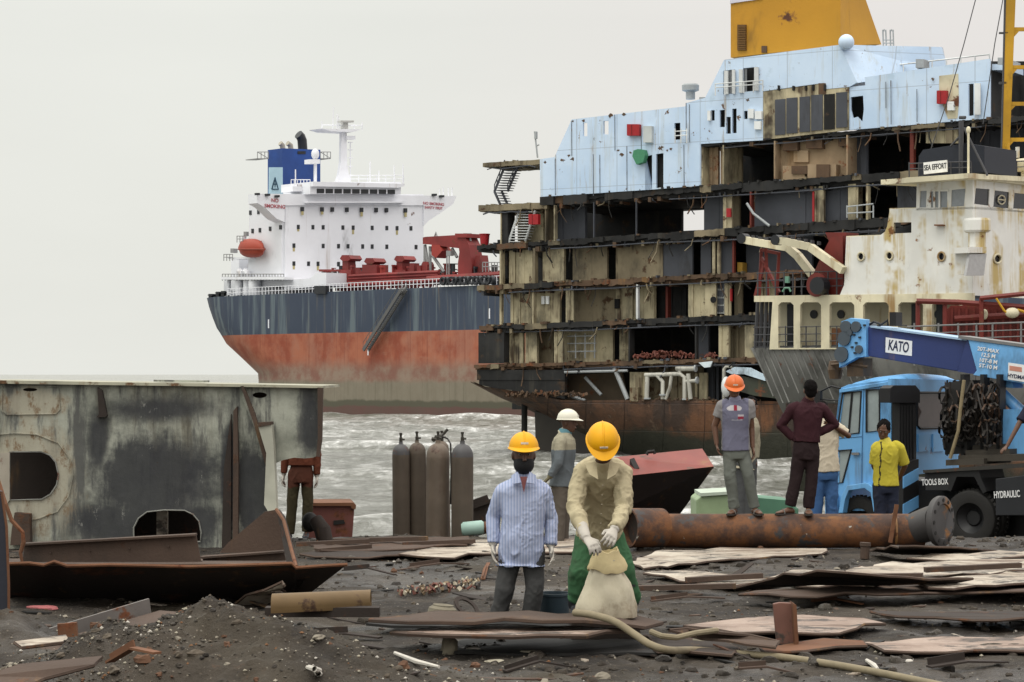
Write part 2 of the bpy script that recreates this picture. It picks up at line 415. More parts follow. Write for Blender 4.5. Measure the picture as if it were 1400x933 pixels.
def tanker():
    A = V((-40.7, 330)); f = V((0.687, -0.727)).normalized()
    S = VP(A, f); n = S.n
    C = A+f*7.5+n*2.0
    Fp = VP(C, n)
    def W(s, t, z): q = A+f*s+n*t; return V((q.x, q.y, z))
    root = thing('tanker_ship', W(20, 15, SEA), 'tall white tanker with blue funnel, dark and red hull, afloat behind the cut ship', 'ship')
    white = paint('tanker_white', (0.74, 0.75, 0.79), 0.10, 0.42, 0.30, 0.5, 0.10, var=0.05)
    dark = plain('tanker_dark', (0.02, 0.022, 0.026), 0.4)
    redm = paint('tanker_red', (0.19, 0.024, 0.022), 0.25, 0.1, 0.6, grime=0.35)
    blue = paint('tanker_blue', (0.018, 0.060, 0.24), 0.05, 0.1, 0.4, grime=0.15)
    lblue = paint('tanker_light_blue', (0.42, 0.60, 0.72), 0.03, 0.1, 0.4, grime=0.1)
    grey = plain('tanker_grey', (0.25, 0.25, 0.25)); orange = plain('lifeboat_orange', (0.30, 0.040, 0.018), 0.55)
    # hull
    lv = [(14.0, 285, 14), (12.6, 288, 14), (11.0, 292, 15), (9.3, 297, 16), (6.9, 309, 18), (4.8, 328, 20), (2.3, 350, 22), (0.8, 351, 22), (-3.4, 351, 22), (-5.5, 351, 22)]
    rg = []
    for z, px, Rr in lv:
        D = 338
        for _ in range(3):
            x = (px-700)/F*D
            sc = (x-A.x-n.x*15+math.hypot(f.x*Rr, n.x*15))/f.x
            D = A.y+f.y*(sc-Rr*0.6)+n.y*6
        row = [W(s, 0, z) for s in (95, 70, 45)]
        row = [W(150, 12, z), W(135, 3, z)]+row
        for i in range(17):
            a = math.pi*i/16; row.append(W(max(sc, -99)-Rr*math.sin(a), 15-15*math.cos(a), z))
        row += [W(45, 30, z), W(95, 30, z), W(135, 27, z), W(150, 18, z)]
        rg.append(row)
    mb = MB(); mb.rings(rg[::-1]); hull = mb.build('hull', tanker_hull_mat(), root, True)
    # small white draught marks and a rubbing strip
    mb = MB()
    for px, y0, y1 in ((367, 437, 449), (669, 422, 436), (503, 478, 486)): S.rect(mb, px-0.7, y0, px+0.7, y1, -0.05, 0.0)
    mb.build('hull_mark', white, hull)
    # accommodation block with bridge wings
    mb = MB(); Fp.poly(mb, [(390, 266), (579, 266), (579, 392), (390, 392)], 0, 7.4); blk = mb.build('superstructure', white, root)
    mb = MB(); Fp.poly(mb, [(352, 265), (624, 268), (620, 279), (600, 293), (586, 302), (579.6, 309), (579.6, 281), (389.4, 281), (389.4, 304), (378, 299), (361, 283), (352, 278)], -0.25, 2.0)
    mb.build('bridge_wing', white, root)
    mb = MB(); Fp.rect(mb, 424, 249, 548, 265.5, -1.6, 5)
    Fp.poly(mb, [(428, 248.6), (553, 251.5), (553, 254.5), (545, 257), (428, 255)], -2.2, 5.6); wh = mb.build('wheelhouse', white, root)
    for i in range(9):
        x = 433.5+i*12.1; mb = MB(); Fp.rect(mb, x, 258.3+i*0.15, x+9.8, 264.4+i*0.15, -1.68, -1.5); mb.build('bridge_window', dark, wh)
    mb = MB(); Fp.rect(mb, 421, 275.6, 554.5, 277.6, -1.2, -0.25); mb.build('catwalk', white, root)
    for y, xs in ((287, (414, 441, 455, 475, 495, 515, 529, 555)), (311.5, (408, 428, 442, 469, 483, 509, 529, 543, 562)), (337, (402, 442, 463, 476, 496, 509, 529, 569)), (361.5, (402, 422, 435, 463, 483, 556))):
        for x in xs:
            o = -0.32 if y < 300 else -0.05
            yy = y+(x-480)*0.012; mb = MB(); Fp.rect(mb, x-1.9, yy-3, x+1.9, yy+3, o, o+0.25); fr = mb.build('window', dark, blk)
            if (x*7) % 3 == 0:
                mb = MB(); Fp.rect(mb, x-1.6, yy+3, x+1.2, yy+6+x % 4, o+0.02, o+0.12); mb.build('stain', plain('window_stain', (0.42, 0.36, 0.18)), fr)
    B2 = VP(C, f)
    for x, y in ((342, 291), (353, 290), (345, 316), (355, 315), (369, 313), (383, 311)):
        mb = MB(); B2.rect(mb, x-1.6, y-3, x+1.6, y+3, -0.05, 0.1); mb.build('window', dark, blk)
    # side block behind the corner
    mb = MB(); B2.poly(mb, [(341, 276), (384.5, 276), (384.5, 380), (339, 380)], 0.03, 14); mb.build('side_house', white, root)
    # funnel
    Q = VP(C-f*9, n)
    mb = MB(); Q.poly(mb, [(386, 203), (438, 205), (438, 268), (386, 268)], 0, 3.7); fu = mb.build('funnel', blue, root)
    s0 = Q.pt(386, 203, 0); FS = VP((s0.x, s0.y), f)
    mb = MB(); FS.poly(mb, [(367.5, 229), (386, 229), (386, 266), (367, 266)], -0.06, 0.02); mb.build('funnel_panel', lblue, fu)
    mb = MB()
    for a, b in (((376, 243), (371.5, 259)), ((376, 243), (380.5, 259)), ((371.5, 259), (380.5, 259)), ((373, 252), (379, 252)), ((376, 243), (376, 256))): mb.bar(FS.pt(*a, -0.1), FS.pt(*b, -0.1), 0.1, 0.16)
    mb.build('funnel_emblem', plain('emblem_blue', (0.02, 0.06, 0.10)), fu)
    for pl, r, m in ((((414, 206), (413, 192), (411, 187), (408, 184)), 0.75, dark), (((387, 207), (386, 199), (383, 196)), 0.42, plain('pipe_buff', (0.36, 0.33, 0.27))), (((398, 207), (397, 199), (393, 196)), 0.42, plain('pipe_buff', (0.36, 0.33, 0.27)))):
        mb = MB(); Q.line(mb, pl, r, 2.5, 10); mb.build('exhaust_pipe', m, fu, True)
    for x0, x1 in ((352, 367), (438, 452)):
        mb = MB(); Q.rect(mb, x0, 216.5, x1, 217.6, 0, 3)
        for w in (0, 3):
            Q.line(mb, [(x0, 208), (x1, 208)], 0.07, w); 
            for k in range(4): Q.line(mb, [(x0+(x1-x0)*k/3, 208), (x0+(x1-x0)*k/3, 217)], 0.06, w)
            Q.line(mb, [(x0, 208), (x1, 217)], 0.06, w)
        mb.build('funnel_platform', grey, fu)
    mb = MB(); Q.rect(mb, 407, 207, 418, 211, -0.08, 0.05); mb.build('funnel_vent', dark, fu)
    # mast
    M = VP(C-f*3, n); mb = MB()
    def taper(pl, wd, w0):
        rg = []
        for y, xa, xb in pl:
            a = M.pt(xa, y, w0); b = M.pt(xb, y, w0); d = M.n3*wd; rg.append([a, b, b+d, a+d])
        mb.rings(rg)
    taper([(252, 459, 480), (240, 463, 477), (222, 466, 474.5), (178, 467, 474)], 0.5, 0)
    M.poly(mb, [(440, 176), (495, 177), (482, 181), (452, 179.5)], -1, 2.2); mast = mb.build('mast', white, root)
    mb = MB()
    for pl in (((440, 177), (440, 166)), ((495, 178), (495, 168)), ((455, 176), (456, 146)), ((461, 176), (461, 156)), ((484, 177), (484, 170)), ((440, 171), (495, 172)), ((479, 195), (479, 252)), ((476, 195), (482, 195)), ((476, 205), (482, 205)), ((476, 216), (482, 216)), ((476, 228), (482, 228)), ((476, 240), (482, 240)), ((463, 160), (464, 177))): M.line(mb, pl, 0.09, 0.4, 5)
    mb.build('aerial', white, mast)
    mb = MB(); M.rect(mb, 466, 165, 484, 167.5, -0.6, 0.2); M.rect(mb, 470, 167, 476, 178, 0, 0.8); m2 = MB(); M.rect(m2, 474, 186, 486, 191, -0.4, 0.4); m2.build('horn', white, mast); mb.build('radar', plain('radar_grey', (0.45, 0.45, 0.43)), mast)
    mb = MB(); M.line(mb, [(431, 262), (431, 222)], 0.25, 0); M.rect(mb, 424, 218, 437.5, 224, -0.6, 0.8); c = M.pt(431, 211, 0); mb.sphere(c, (0.62, 0.62, 0.85)); mb.build('radome', white, root, True)
    # roof railings and aerials
    mb = MB()
    for x0, x1, y0, y1 in ((398, 424, 246, 258), (478, 552, 240, 250)):
        mb = MB()
        for k in range(7): xx = x0+(x1-x0)*k/6; Fp.line(mb, [(xx, y0), (xx, y1)], 0.06, 1)
        Fp.line(mb, [(x0, y0), (x1, y0)], 0.06, 1); Fp.line(mb, [(x0, (y0+y1)/2), (x1, (y0+y1)/2)], 0.06, 1); mb.build('roof_rail', white, root)
    mb = MB()
    for x, y0, y1 in ((506, 221, 250), (518, 234, 250), (539, 227, 252), (551, 225, 252), (404, 232, 262), (601, 258, 268), (606, 256, 268), (613, 257, 268), (618, 257, 268)): m2 = MB(); Fp.line(m2, [(x, y0), (x, y1)], 0.09, 0.5); m2.build('aerial', white, root)
    Fp.rect(mb, 400, 255, 430, 262, 0.2, 3); mb.build('roof_house', white, root)
    for x, y in ((352, 267), (366, 268), (379, 270), (594, 268), (604, 270)):
        mb = MB(); Fp.rect(mb, x-1.5, y-3, x+3.5, y, -0.7, -0.24); mb.build('searchlight', dark, root)
    # lettering on the wing
    red = plain('lettering_red', (0.40, 0.10, 0.12), var=0.05)
    for body, x, y, h in (('NO', 376, 274.5, 0.75), ('SMOKING', 376, 282.5, 0.75), ('NO SMOKING', 593, 279, 0.6), ('SAFETY FIRST', 593, 284.5, 0.55)):
        o = Fp.pt(x, y, -0.33); text_obj(body, h, 'lettering', red, basis(o, Fp.n3.cross(V((0,0,-1))) if False else V((n.x, n.y, 0)), (0,0,1)), root, 0.01, 1.15)
    # aft decks, pillars
    mb = MB(); S.rect(mb, 302, 379, 388, 382.5, 0.4, 16); S.rect(mb, 312, 352, 342, 354.5, 1, 14); S.poly(mb, [(388, 383), (388, 396), (446, 391), (446, 373), (432, 373), (424, 381)], 2.2, 6)
    S.rect(mb, 316, 355, 327, 380, 5, 12)
    mb.build('poop_deck', white, root)
    for x, r in ((313, .3), (327, .6), (338, .6), (348, .95)):
        mb = MB(); S.line(mb, [(x, 404), (x, 381)], r, 1.5, 10); mb.build('pillar', white, root, True)
    for x in (330, 338):
        mb = MB(); S.line(mb, [(x, 380), (x, 373), (x-3, 371)], 0.5, 1.2, 8); mb.build('vent_pipe', white, root, True)
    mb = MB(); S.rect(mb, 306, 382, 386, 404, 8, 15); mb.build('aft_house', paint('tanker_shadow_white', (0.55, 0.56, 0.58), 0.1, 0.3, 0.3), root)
    # lifeboat and davits
    def lifeboat(cx, cy, hw, m, pl):
        mb = MB(); rg = []
        for i in range(13):
            u = -1+i/6; k = math.sqrt(max(0, 1-abs(u)**2.6))+0.03; row = []
            for j in range(12):
                a = 2*math.pi*j/12; row.append((cx+u*hw, cy-(math.sin(a)*(13 if math.sin(a) > 0 else 12))*k-1.2*u*u*(-1 if u > 0 else 1), 1.2+1.3*math.cos(a)*k))
            rg.append([pl.pt(*q) for q in row])
        mb.rings(rg); o = mb.build('lifeboat', m, root, True)
        mb = MB(); pl.rect(mb, cx-2, cy-11, cx+5, cy-7, 0.6, 1.8); mb.build('boat_cabin', m, o)
        mb = MB(); pl.line(mb, [(cx-hw, cy+1), (cx+hw, cy+1)], 0.12, -0.1); mb.build('boat_fender', plain('boat_fender', (0.25, 0.05, 0.03)), o)
    lifeboat(344, 340, 18.5, orange, S)
    for pl in (((352, 348), (352, 378)), ((350, 378), (374, 336)), ((356, 318), (372, 340)), ((334, 322), (334, 331), (350, 352)), ((374, 336), (374, 380)), ((348, 344), (354, 344))):
        mb = MB(); S.line(mb, pl, 0.35, 2.6); mb.build('davit', white, root)
    for c in ((335, 320), (357, 317), (317, 343)): mb = MB(); S.rect(mb, c[0]-2, c[1]-3, c[0]+2, c[1]+3, 2.2, 3); mb.build('davit_head', grey, root)
    for a, b, y in ((306, 318, 348), (304, 388, 375), (324, 334, 323)):
        mb = MB(); S.line(mb, [(a, y), (b, y)], 0.07, 0.6)
        S.line(mb, [(a, y+4), (b, y+4)], 0.06, 0.6)
        for k in range(int((b-a)/4)+1): S.line(mb, [(a+k*4, y), (a+k*4, y+9)], 0.06, 0.6)
        mb.build('aft_rail', grey, root)
    T = VP(C+f*6+n*24, f)
    # bulwark rail along the hull edge
    mb = MB(); a, b = W(-4, 0.3, 14), W(60, 0.3, 14); k = 80
    for i in range(k+1):
        p = a.lerp(b, i/k); mb.bar(p, p+V((0,0,1.15)), 0.09, 0.09)
    for h in (0.55, 1.15): mb.bar(a+V((0,0,h)), b+V((0,0,h)), 0.08, 0.08)
    mb.build('deck_rail', white, root)
    mb = MB(); a0 = [W(s, t, 14) for s, t in ((-6.5, 2), (-10, 5), (-12, 9), (-12.5, 15))]
    for p, q in zip(a0, a0[1:]):
        for h in (0.6, 1.15): mb.bar(p+V((0,0,h)), q+V((0,0,h)), 0.09, 0.09)
        for i in range(5): r = p.lerp(q, i/5); mb.bar(r, r+V((0,0,1.15)), 0.09, 0.09)
    mb.build('stern_rail', white, root)
    for x, y, m in ((287, 402, dark), (297, 399, dark), (304, 398, dark), (388, 399, grey)):
        mb = MB(); S.rect(mb, x-2, y, x+2, y+7, 1.5, 2.6); S.rect(mb, x-3, y+1, x+3, y+2.5, 1.2, 2.8); mb.build('mooring_bitt', m, root)
    mb = MB(); S.rect(mb, 429.5, 391, 445, 402, -0.35, 1.1); mb.build('bunker_box', dark, root)
    # red gear on the cargo deck
    X = VP(A+n*6, f)
    for x, yb, hw, top in ((472, 388, 8, 349), (505, 386, 10, 353), (546, 384, 8, 350)):
        mb = MB(); X.rect(mb, x-hw, 369 if hw < 9 else 362, x+hw, yb+6, 0, 2.2); X.rect(mb, x-4, top+4, x+4, 371, 0.4, 1.8); X.poly(mb, [(x-4.5, top), (x+4.5, top), (x+7.5, top+5), (x+4, top+8), (x-4, top+8), (x-7.5, top+5)], 0, 2.2)
        mb.build('deck_vent', redm, root)
    mb = MB()
    X.rect(mb, 436, 368.5, 466, 371.5, 0, 1.2); X.rect(mb, 458, 377, 482, 398, 0.6, 3); X.rect(mb, 488, 377, 512, 396, 0.8, 3); X.rect(mb, 516, 374.5, 536, 377, 0.5, 2)
    for y in (378, 382, 386, 390): X.line(mb, [(478, y), (600, y-6)], 0.3, -0.2+0.02*y % 0.3)
    for x in range(480, 600, 9): X.line(mb, [(x, 374), (x, 396)], 0.16, 0.2)
    X.rect(mb, 512, 379, 534, 394, 0, 1.8); X.rect(mb, 560, 360, 566, 392, 0, 1); X.rect(mb, 570, 363, 575, 392, 0, 1); X.rect(mb, 545, 378, 560, 394, 0.2, 2)
    X.poly(mb, [(576, 362), (578, 358), (582, 358), (584, 362), (584, 392), (576, 392)], 0.2, 1.5)
    for x, y, q in ((489, 366, 3), (495, 369, 3.5), (500, 374, 4)): X.rect(mb, x-q, y, x+q, 392, 0.1, 1.4)
    mb.build('cargo_piping', redm, root)
    mb = MB()
    X.line(mb, [(585, 381.5), (690, 375)], 0.45, -0.3); X.line(mb, [(585, 384), (690, 378)], 0.2, -0.8); X.rect(mb, 662, 370, 694, 380, 1, 3)
    mb.build('cargo_piping', redm, root)
    rq = random.Random(2)
    for i in range(46):       # valves, hydrants and small posts between the pipes
        x = rq.uniform(440, 684); y = rq.uniform(360, 378); w_ = rq.uniform(-.6, 2.5); mb = MB(); hw = rq.uniform(.6, 2.6)
        X.rect(mb, x-hw, y, x+hw, 390, w_, w_+rq.uniform(.2, .8)); X.rect(mb, x-hw*1.6, y, x+hw*1.6, y+rq.uniform(1, 3), w_-.1, w_+.5)
        mb.build('deck_valve', rq.choice((redm, redm, redm, plain('crane_red', (0.30, 0.04, 0.03)), grey, dark)), root)
    # crane: pedestal, jib, knuckle
    mb = MB(); X.poly(mb, [(626, 380), (645, 380), (645, 362), (641, 335), (634, 320), (625, 321), (628, 345), (626, 360)], 0, 2.2)
    X.poly(mb, [(578, 325), (582, 324), (625, 321.5), (630, 340), (613, 338), (583, 334), (578, 334)], 0.3, 1.7); X.rect(mb, 622, 319.5, 638, 325, -0.3, 2.4); crane = mb.build('deck_crane', redm, root)
    mb = MB(); X.poly(mb, [(590, 335), (600, 335), (604.5, 343), (596, 353), (590, 349)], 0.2, 2); mb.build('crane_counterweight', plain('crane_red', (0.30, 0.04, 0.03)), crane)
    mb = MB()
    for pl in (((581, 335), (581, 378)), ((588, 337), (588, 378)), ((581, 335), (588, 378)), ((588, 345), (607, 372)), ((618, 340), (625, 352))): mb = MB(); X.line(mb, pl, 0.22, 0.8); mb.build('crane_strut', grey, crane)
    mb = MB()
    for pl in (((634, 320), (644, 320)), ((634, 329), (644, 329)), ((643, 320), (643, 330)), ((638, 320), (638, 330)), ((594, 325), (596, 318), (598, 325))): X.line(mb, pl, 0.12, 0.6)
    mb.build('crane_bracing', grey, crane)
    mb = MB(); X.poly(mb, [(650, 350), (656, 349), (659, 372), (646, 374)], 0.5, 2); mb.build('deck_vent', redm, root)
    mb = MB()
    for k in range(8): X.line(mb, [(660+4*k, 359), (660+4*k, 372)], 0.07, 0)
    for y in (359, 365): X.line(mb, [(660, y), (690, y)], 0.07, 0)
    for x in (611, 614): X.line(mb, [(x, 350), (x, 378)], 0.1, 0)
    X.rect(mb, 610, 343, 616, 350, -0.2, 0.4)
    mb.build('lamp_post', grey, root)
    for i in range(13):
        x = 606+i*5.6; mb = MB(); c = S.pt(x, 384.5-0.02*(x-606), -0.25); mb.lathe([(0.3, -0.22), (0.55, -0.25), (0.62, 0), (0.55, 0.25), (0.3, 0.22), (0.3, -0.22)], c, S.n3+f.to_3d()*(0.5*math.sin(i*2.3)), 14, False); mb.build('rubber_fender', dark, root, True)
    # gangway slung on the hull
    mb = MB(); a = S.pt(500, 479, -1.0); b = S.pt(552, 396, -1.0)
    for o in (-0.45, 0.45):
        q = S.n3*o
        mb.bar(a+q, b+q, 0.16, 0.5); mb.bar(a+q+V((0,0,1.1)), b+q+V((0,0,1.1)), 0.06, 0.06)
        for k in range(13): p = a.lerp(b, k/12)+q; mb.bar(p, p+V((0,0,1.1)), 0.05, 0.05)
    for k in range(34): p = a.lerp(b, k/33); mb.bar(p-S.n3*0.45, p+S.n3*0.45, 0.12, 0.05)
    mb.bar(S.pt(547, 403, -1.2), S.pt(556, 392, 0.5), 0.3, 0.3)
    mb.build('gangway', plain('gangway_grey', (0.10, 0.10, 0.10)), root)
tanker()
# ---------------------------------------------------------------- the ship being cut up
def ferry():
    rnd = random.Random(11)
    a = P(660, HY, 158); b = P(1400, HY, 136.8)
    Z = VP((a.x, a.y), (b.x-a.x, b.y-a.y))
    o = Z.pt(900, 600, 6); o.z = SEA
    root = thing('cut_ferry', o, 'towering half-dismantled ferry, its side cut open across seven decks, ochre funnel on top', 'ship')
    t = NT('ferry_pale_blue')
    c = t.mix(t.ramp(t.noise(.25, 5), .35, .65), (.44, .57, .74), (.54, .66, .81))
    c = t.mix(t.ramp(t.noise(1, 5, .7, t.map((1.0, 1.0, .07))), .54, .66, 0, .5), c, (.42, .45, .44))
    c = t.mix(t.ramp(t.noise(1, 6, .7, t.map((2.2, 2.2, .16), loc=(4, 4, 2))), .59, .67, 0, .65), c, (.30, .23, .14))
    c = t.mix(t.ramp(t.noise(1.1, 9, .72, t.map(loc=(7, 2, 2))), .63, .655), c, (.11, .06, .03))
    u = t.math('ADD', t.math('MULTIPLY', t.xyz()[0], .8486), t.math('MULTIPLY', t.xyz()[1], -.529)); sm = t.math('MAXIMUM', t.ramp(t.math('FRACT', t.math('MULTIPLY', u, .31)), .975, .985), t.ramp(t.math('FRACT', t.math('MULTIPLY', t.xyz()[2], .37)), .975, .985)); c = t.mix(t.math('MULTIPLY', sm, .45), c, (.22, .24, .27))
    c = t.mix(t.ramp(t.noise(.9, 4, .6, t.map(loc=(1, 2, 7))), .60, .72, 0, .5), c, (.36, .47, .57)); t.bump(t.noise(.9, 4), .25, .06)
    blue = MATS['ferry_pale_blue'] = t.out(c, .5)
    ochre = paint('ferry_ochre', (0.45, 0.22, 0.014), 0.14, 0.35, 0.35, 0.5, 0.22, sc=(.24,.12,.02), var=0.09)
    cream = paint('ferry_cream', (0.43, 0.375, 0.245), 0.36, 1.0, 1.0, 0.7, 0.95, rc=(.10, .05, .025), sc=(0.07, 0.045, 0.025))
    tan = paint('ferry_tan', (0.20, 0.165, 0.105), 0.42, 0.8, 1.0, 0.75, 0.85, rc=(.09, .045, .02), sc=(0.05, 0.034, 0.02))
    wood = paint('ferry_burnt_lining', (0.33, 0.24, 0.15), 0.45, 0.5, 0.8, 0.8, 0.45, rc=(0.26, 0.085, 0.03))
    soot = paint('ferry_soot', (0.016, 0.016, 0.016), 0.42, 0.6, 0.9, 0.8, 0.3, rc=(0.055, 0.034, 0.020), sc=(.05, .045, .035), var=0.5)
    slate = paint('ferry_slate', (0.060, 0.065, 0.078), 0.10, 0.35, 0.7, 0.7, 0.5, sc=(0.02, 0.02, 0.02))
    rusty = paint('ferry_rust_edge', (0.10, 0.062, 0.038), 0.5, 0.6, 1.2, 0.9, 0.8, rc=(0.17, 0.065, 0.028))
    redp = plain('ferry_red', (0.30, 0.012, 0.016), 0.5); grey = plain('ferry_grey', (0.33, 0.35, 0.36), 0.5)
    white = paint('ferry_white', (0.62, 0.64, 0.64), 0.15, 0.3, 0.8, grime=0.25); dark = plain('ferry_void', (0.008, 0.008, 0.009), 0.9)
    green = plain('ferry_green', (0.06, 0.22, 0.12), 0.8)
    def mk(name, m, fn, parent=root, **k):
        mb = MB(); fn(mb); return mb.build(name, m, parent, **k)
    def rect(name, m, x0, y0, x1, y1, w0, w1, parent=root): return mk(name, m, lambda q: Z.rect(q, x0, y0, x1, y1, w0, w1), parent)
    def poly(name, m, pl, w0, w1, holes=(), parent=root): return mk(name, m, lambda q: Z.poly(q, pl, w0, w1, holes), parent)
    # deck lines: (left x, left y, right x, right y, thickness left, thickness right)
    DK = {'S0': (660, 223, 742, 218, 6, 7), 'S1': (738, 270, 1440, 220, 13, 15), 'S1a': (654, 281, 746, 277, 9, 9), 'S2': (652, 336, 1440, 282, 9, 18),
          'S3': (652, 391, 1240, 362, 9, 11), 'S4': (655, 446, 1240, 421, 8, 13), 'S5': (648, 499, 1240, 484, 7, 8), 'SU': (958, 197, 1440, 155, 5, 8)}
    def dy(k, x):
        x0, y0, x1, y1, t0, t1 = DK[k]; u = (x-x0)/(x1-x0); return y0+(y1-y0)*u, y0+(y1-y0)*u+t0+(t1-t0)*u
    def slab(k, m, w0=0.0, w1=11.0, rag=0.0):
        x0, y0, x1, y1, t0, t1 = DK[k]; mb = MB(); x = x0
        pal = [m, soot, rusty, tan, slate]
        while x < x1-1:
            e = min(x1, x+rnd.uniform(9, 42)); f = rnd.uniform(.45, .9) if rag > .5 else rnd.uniform(.8, 1); n = max(2, int((e-x)/5)); top = []; bot = []
            for i in range(n+1):
                xx = x+(e-x)*i/n; ya, yb = dy(k, xx); top.append((xx, ya+rnd.uniform(-.8, .6)*rag)); bot.append((xx, ya+(yb-ya)*f+rnd.uniform(-.8, 1.6)*rag))
            mb.mi = rnd.choice((0, 0, 0, 0, 0, 0, 1, 2, 3)) if rag > .5 else 0
            o = rnd.uniform(-.05, .30)*rag; Z.poly(mb, top+bot[::-1], w0+o, w1); x = e
        # main slab set back, frames under it, torn strips and cables along the edge
        mb.mi = 0; ya, yb = dy(k, x0); yc, yd = dy(k, x1); Z.poly(mb, [(x0+2, ya+.5), (x1-1, yc+.5), (x1-1, yd), (x0+2, yb)], w0+.45*rag+.02, w1-.1)
        x = x0+6
        while x < x1-4:
            ya, yb = dy(k, x); h = rnd.uniform(-6, 4.5)*rag; mb.mi = rnd.choice((0, 1, 2, 2, 3, 4)) if rag > .5 else 0
            if h > 1: Z.rect(mb, x, yb-3, x+rnd.uniform(.8, 5), yb+h, w0+rnd.uniform(.0, .5), w0+rnd.uniform(.7, 3))
            if rnd.random() < 0.22*rag:
                p = Z.pt(x, yb-1, w0+rnd.uniform(-.1, .5)); L = rnd.uniform(.2, 1.5); sx = rnd.uniform(-.6, .6)
                mb.tube([p, p+V((sx*.2, 0, -L*.5)), p+V((sx, rnd.uniform(-.3, .3), -L))], rnd.choice((.025, .035, .05)), 4)
            if rnd.random() < 0.35*rag: Z.rect(mb, x, ya-rnd.uniform(.8, 3), x+rnd.uniform(.6, 5), ya+1, w0+.02, w0+.5)
            x += rnd.uniform(3, 8)
        if rag > 0.3:
            mb.mi = 4
            for q in range(2):
                a_ = rnd.uniform(.02, .3); b_ = rnd.uniform(.6, .98); xs = [x0+(x1-x0)*(a_+(b_-a_)*i/8) for i in range(9)]
                Z.line(mb, [(xx, dy(k, xx)[1]+rnd.uniform(.5, 3.5)) for xx in xs], rnd.choice((.04, .06)), w0+.1+.3*q, 5)
        return mb.build('deck', pal, root)
    slab('S0', tan, 0, 4, 0.4); slab('S1', soot, -.05, 11, 1.0); slab('S1a', tan, 0, 5, 0.5); slab('S2', soot, -.1, 11, 1.0)
    slab('S3', rusty, -.1, 11, 1.1); slab('S4', soot, -.12, 11, 0.8); slab('S5', rusty, 0, 11, 0.8); slab('SU', soot, 0.05, 11, 0.9)
    rect('deck', soot, 652, 336, 1056, 342, 11.2, 11.4)
    # pale blue superstructure, front skin
    def blue_wall():
        holes = [[(797, 168), (803, 168), (803, 186.5), (797, 186.5)], [(825, 165.5), (832, 165.5), (832, 184), (825, 184)],
                 [(882, 214), (891.5, 212), (891.5, 259), (882, 260)], [(897, 211), (907, 209.5), (907, 256), (897, 257.5)],
                 [(922, 168.5), (930, 168), (930, 191), (922, 191.5)], [(972, 151), (977, 150.7), (977, 165), (972, 165)], [(984, 151), (991, 150), (991, 174), (984, 174)], [(993, 160), (999, 160), (999, 183), (993, 183)], [(1001, 149), (1007, 148.5), (1007, 182), (1001, 182.5)],
                 [(989, 97), (1005, 95), (1005, 128), (989, 129.5)], [(1016, 93.5), (1036, 91.5), (1036, 124), (1016, 126)], [(1017, 152), (1022, 151.5), (1022, 163), (1017, 163)]]
        L_ = [h for h in holes if h[1][0] < 893]; R_ = [h for h in holes if h[1][0] > 893]
        poly('blue_wall', blue, [(739, 269.5), (738, 218), (758, 215), (781.5, 163.6), (894, 150.6), (894, 259.2)], 0, 0.18, L_)
        pl = [(894, 150.6), (937, 145.7), (938.6, 141), (964, 134), (990, 82), (1148, 61.5), (1172, 113), (1161, 119), (1130, 122), (1127, 113.5), (1043, 125), (1043, 192), (958, 197), (958, 254), (894, 259.2)]
        return poly('blue_wall', blue, pl, 0, 0.18, R_)
    bw = blue_wall()
    # roofs and the mass behind the skin
    poly('blue_house', blue, [(741, 266), (741, 221), (760, 217), (783, 167), (790, 166.5), (790, 192), (842, 188), (842, 162), (937, 150), (940, 150), (940, 264)], 6.5, 6.7, [[(760, 222), (835, 215), (835, 245), (760, 250)]])
    poly('roof_deck', blue, [(842, 160), (939, 148.5), (939, 150.5), (842, 162)], 0.2, 6.6)
    poly('upper_house', blue, [(966, 136), (992, 84), (1147, 63.5), (1147, 118), (1044, 126), (1044, 193), (968, 193)], 1.2, 8)
    poly('room_shade_sheet', soot, [(844, 170), (937, 156), (940, 146), (966, 139), (988, 92), (1040, 88), (1040, 190), (955, 196), (955, 250), (860, 258), (860, 206), (844, 206)], .7, .8)  # black sheet behind the openings paints in the dark of the rooms
    rect('room_shade_sheet', soot, 878, 203, 915, 264, .45, .5)  # added black sheet, keeps the door openings dark
    # the twisted facet to the right and the long low house beyond it
    def facet(mb):
        q = [Z.pt(1148, 61.3, 0), Z.pt(1287, 64.5, 5.5), Z.pt(1294, 100, 5.5), Z.pt(1172, 113.5, 0.0)]
        mb.prism(q, Z.n3*0.3)
        mb.prism([Z.pt(1287, 64.5, 5.6), Z.pt(1150, 62, .4), Z.pt(1150, 62, 8), Z.pt(1287, 64.5, 8)], V((0, 0, -.3)))
    mk('funnel_house', blue, facet)
    holes = [[(1281, 125), (1290, 124), (1290, 140), (1281, 141)], [(1305, 139), (1313, 138), (1313, 150.5), (1305, 151.5)], [(1324, 115), (1331, 114.5), (1331, 158), (1324, 159)]]
    lw = poly('blue_wall', blue, [(1161, 119), (1183, 117), (1182, 106), (1353.5, 80.5), (1353.5, 162), (1176, 177), (1161, 178)], 0.12, 0.3, holes[2:]+[[(1163, 133), (1180, 131), (1181, 150), (1179, 167), (1172, 160), (1166, 162), (1163, 150)]])
    mk('rust_patch', paint('ferry_stained', (0.50, 0.46, 0.33), 0.45, 0.8, 0.8, grime=0.3), lambda q: Z.poly(q, [(1284, 104), (1310, 101), (1311, 140), (1309, 162), (1296, 163), (1284, 130)], 0.095, 0.12), lw)
    poly('low_house', soot, [(1162, 121), (1353, 84), (1353, 160), (1162, 176)], 2.6, 9)
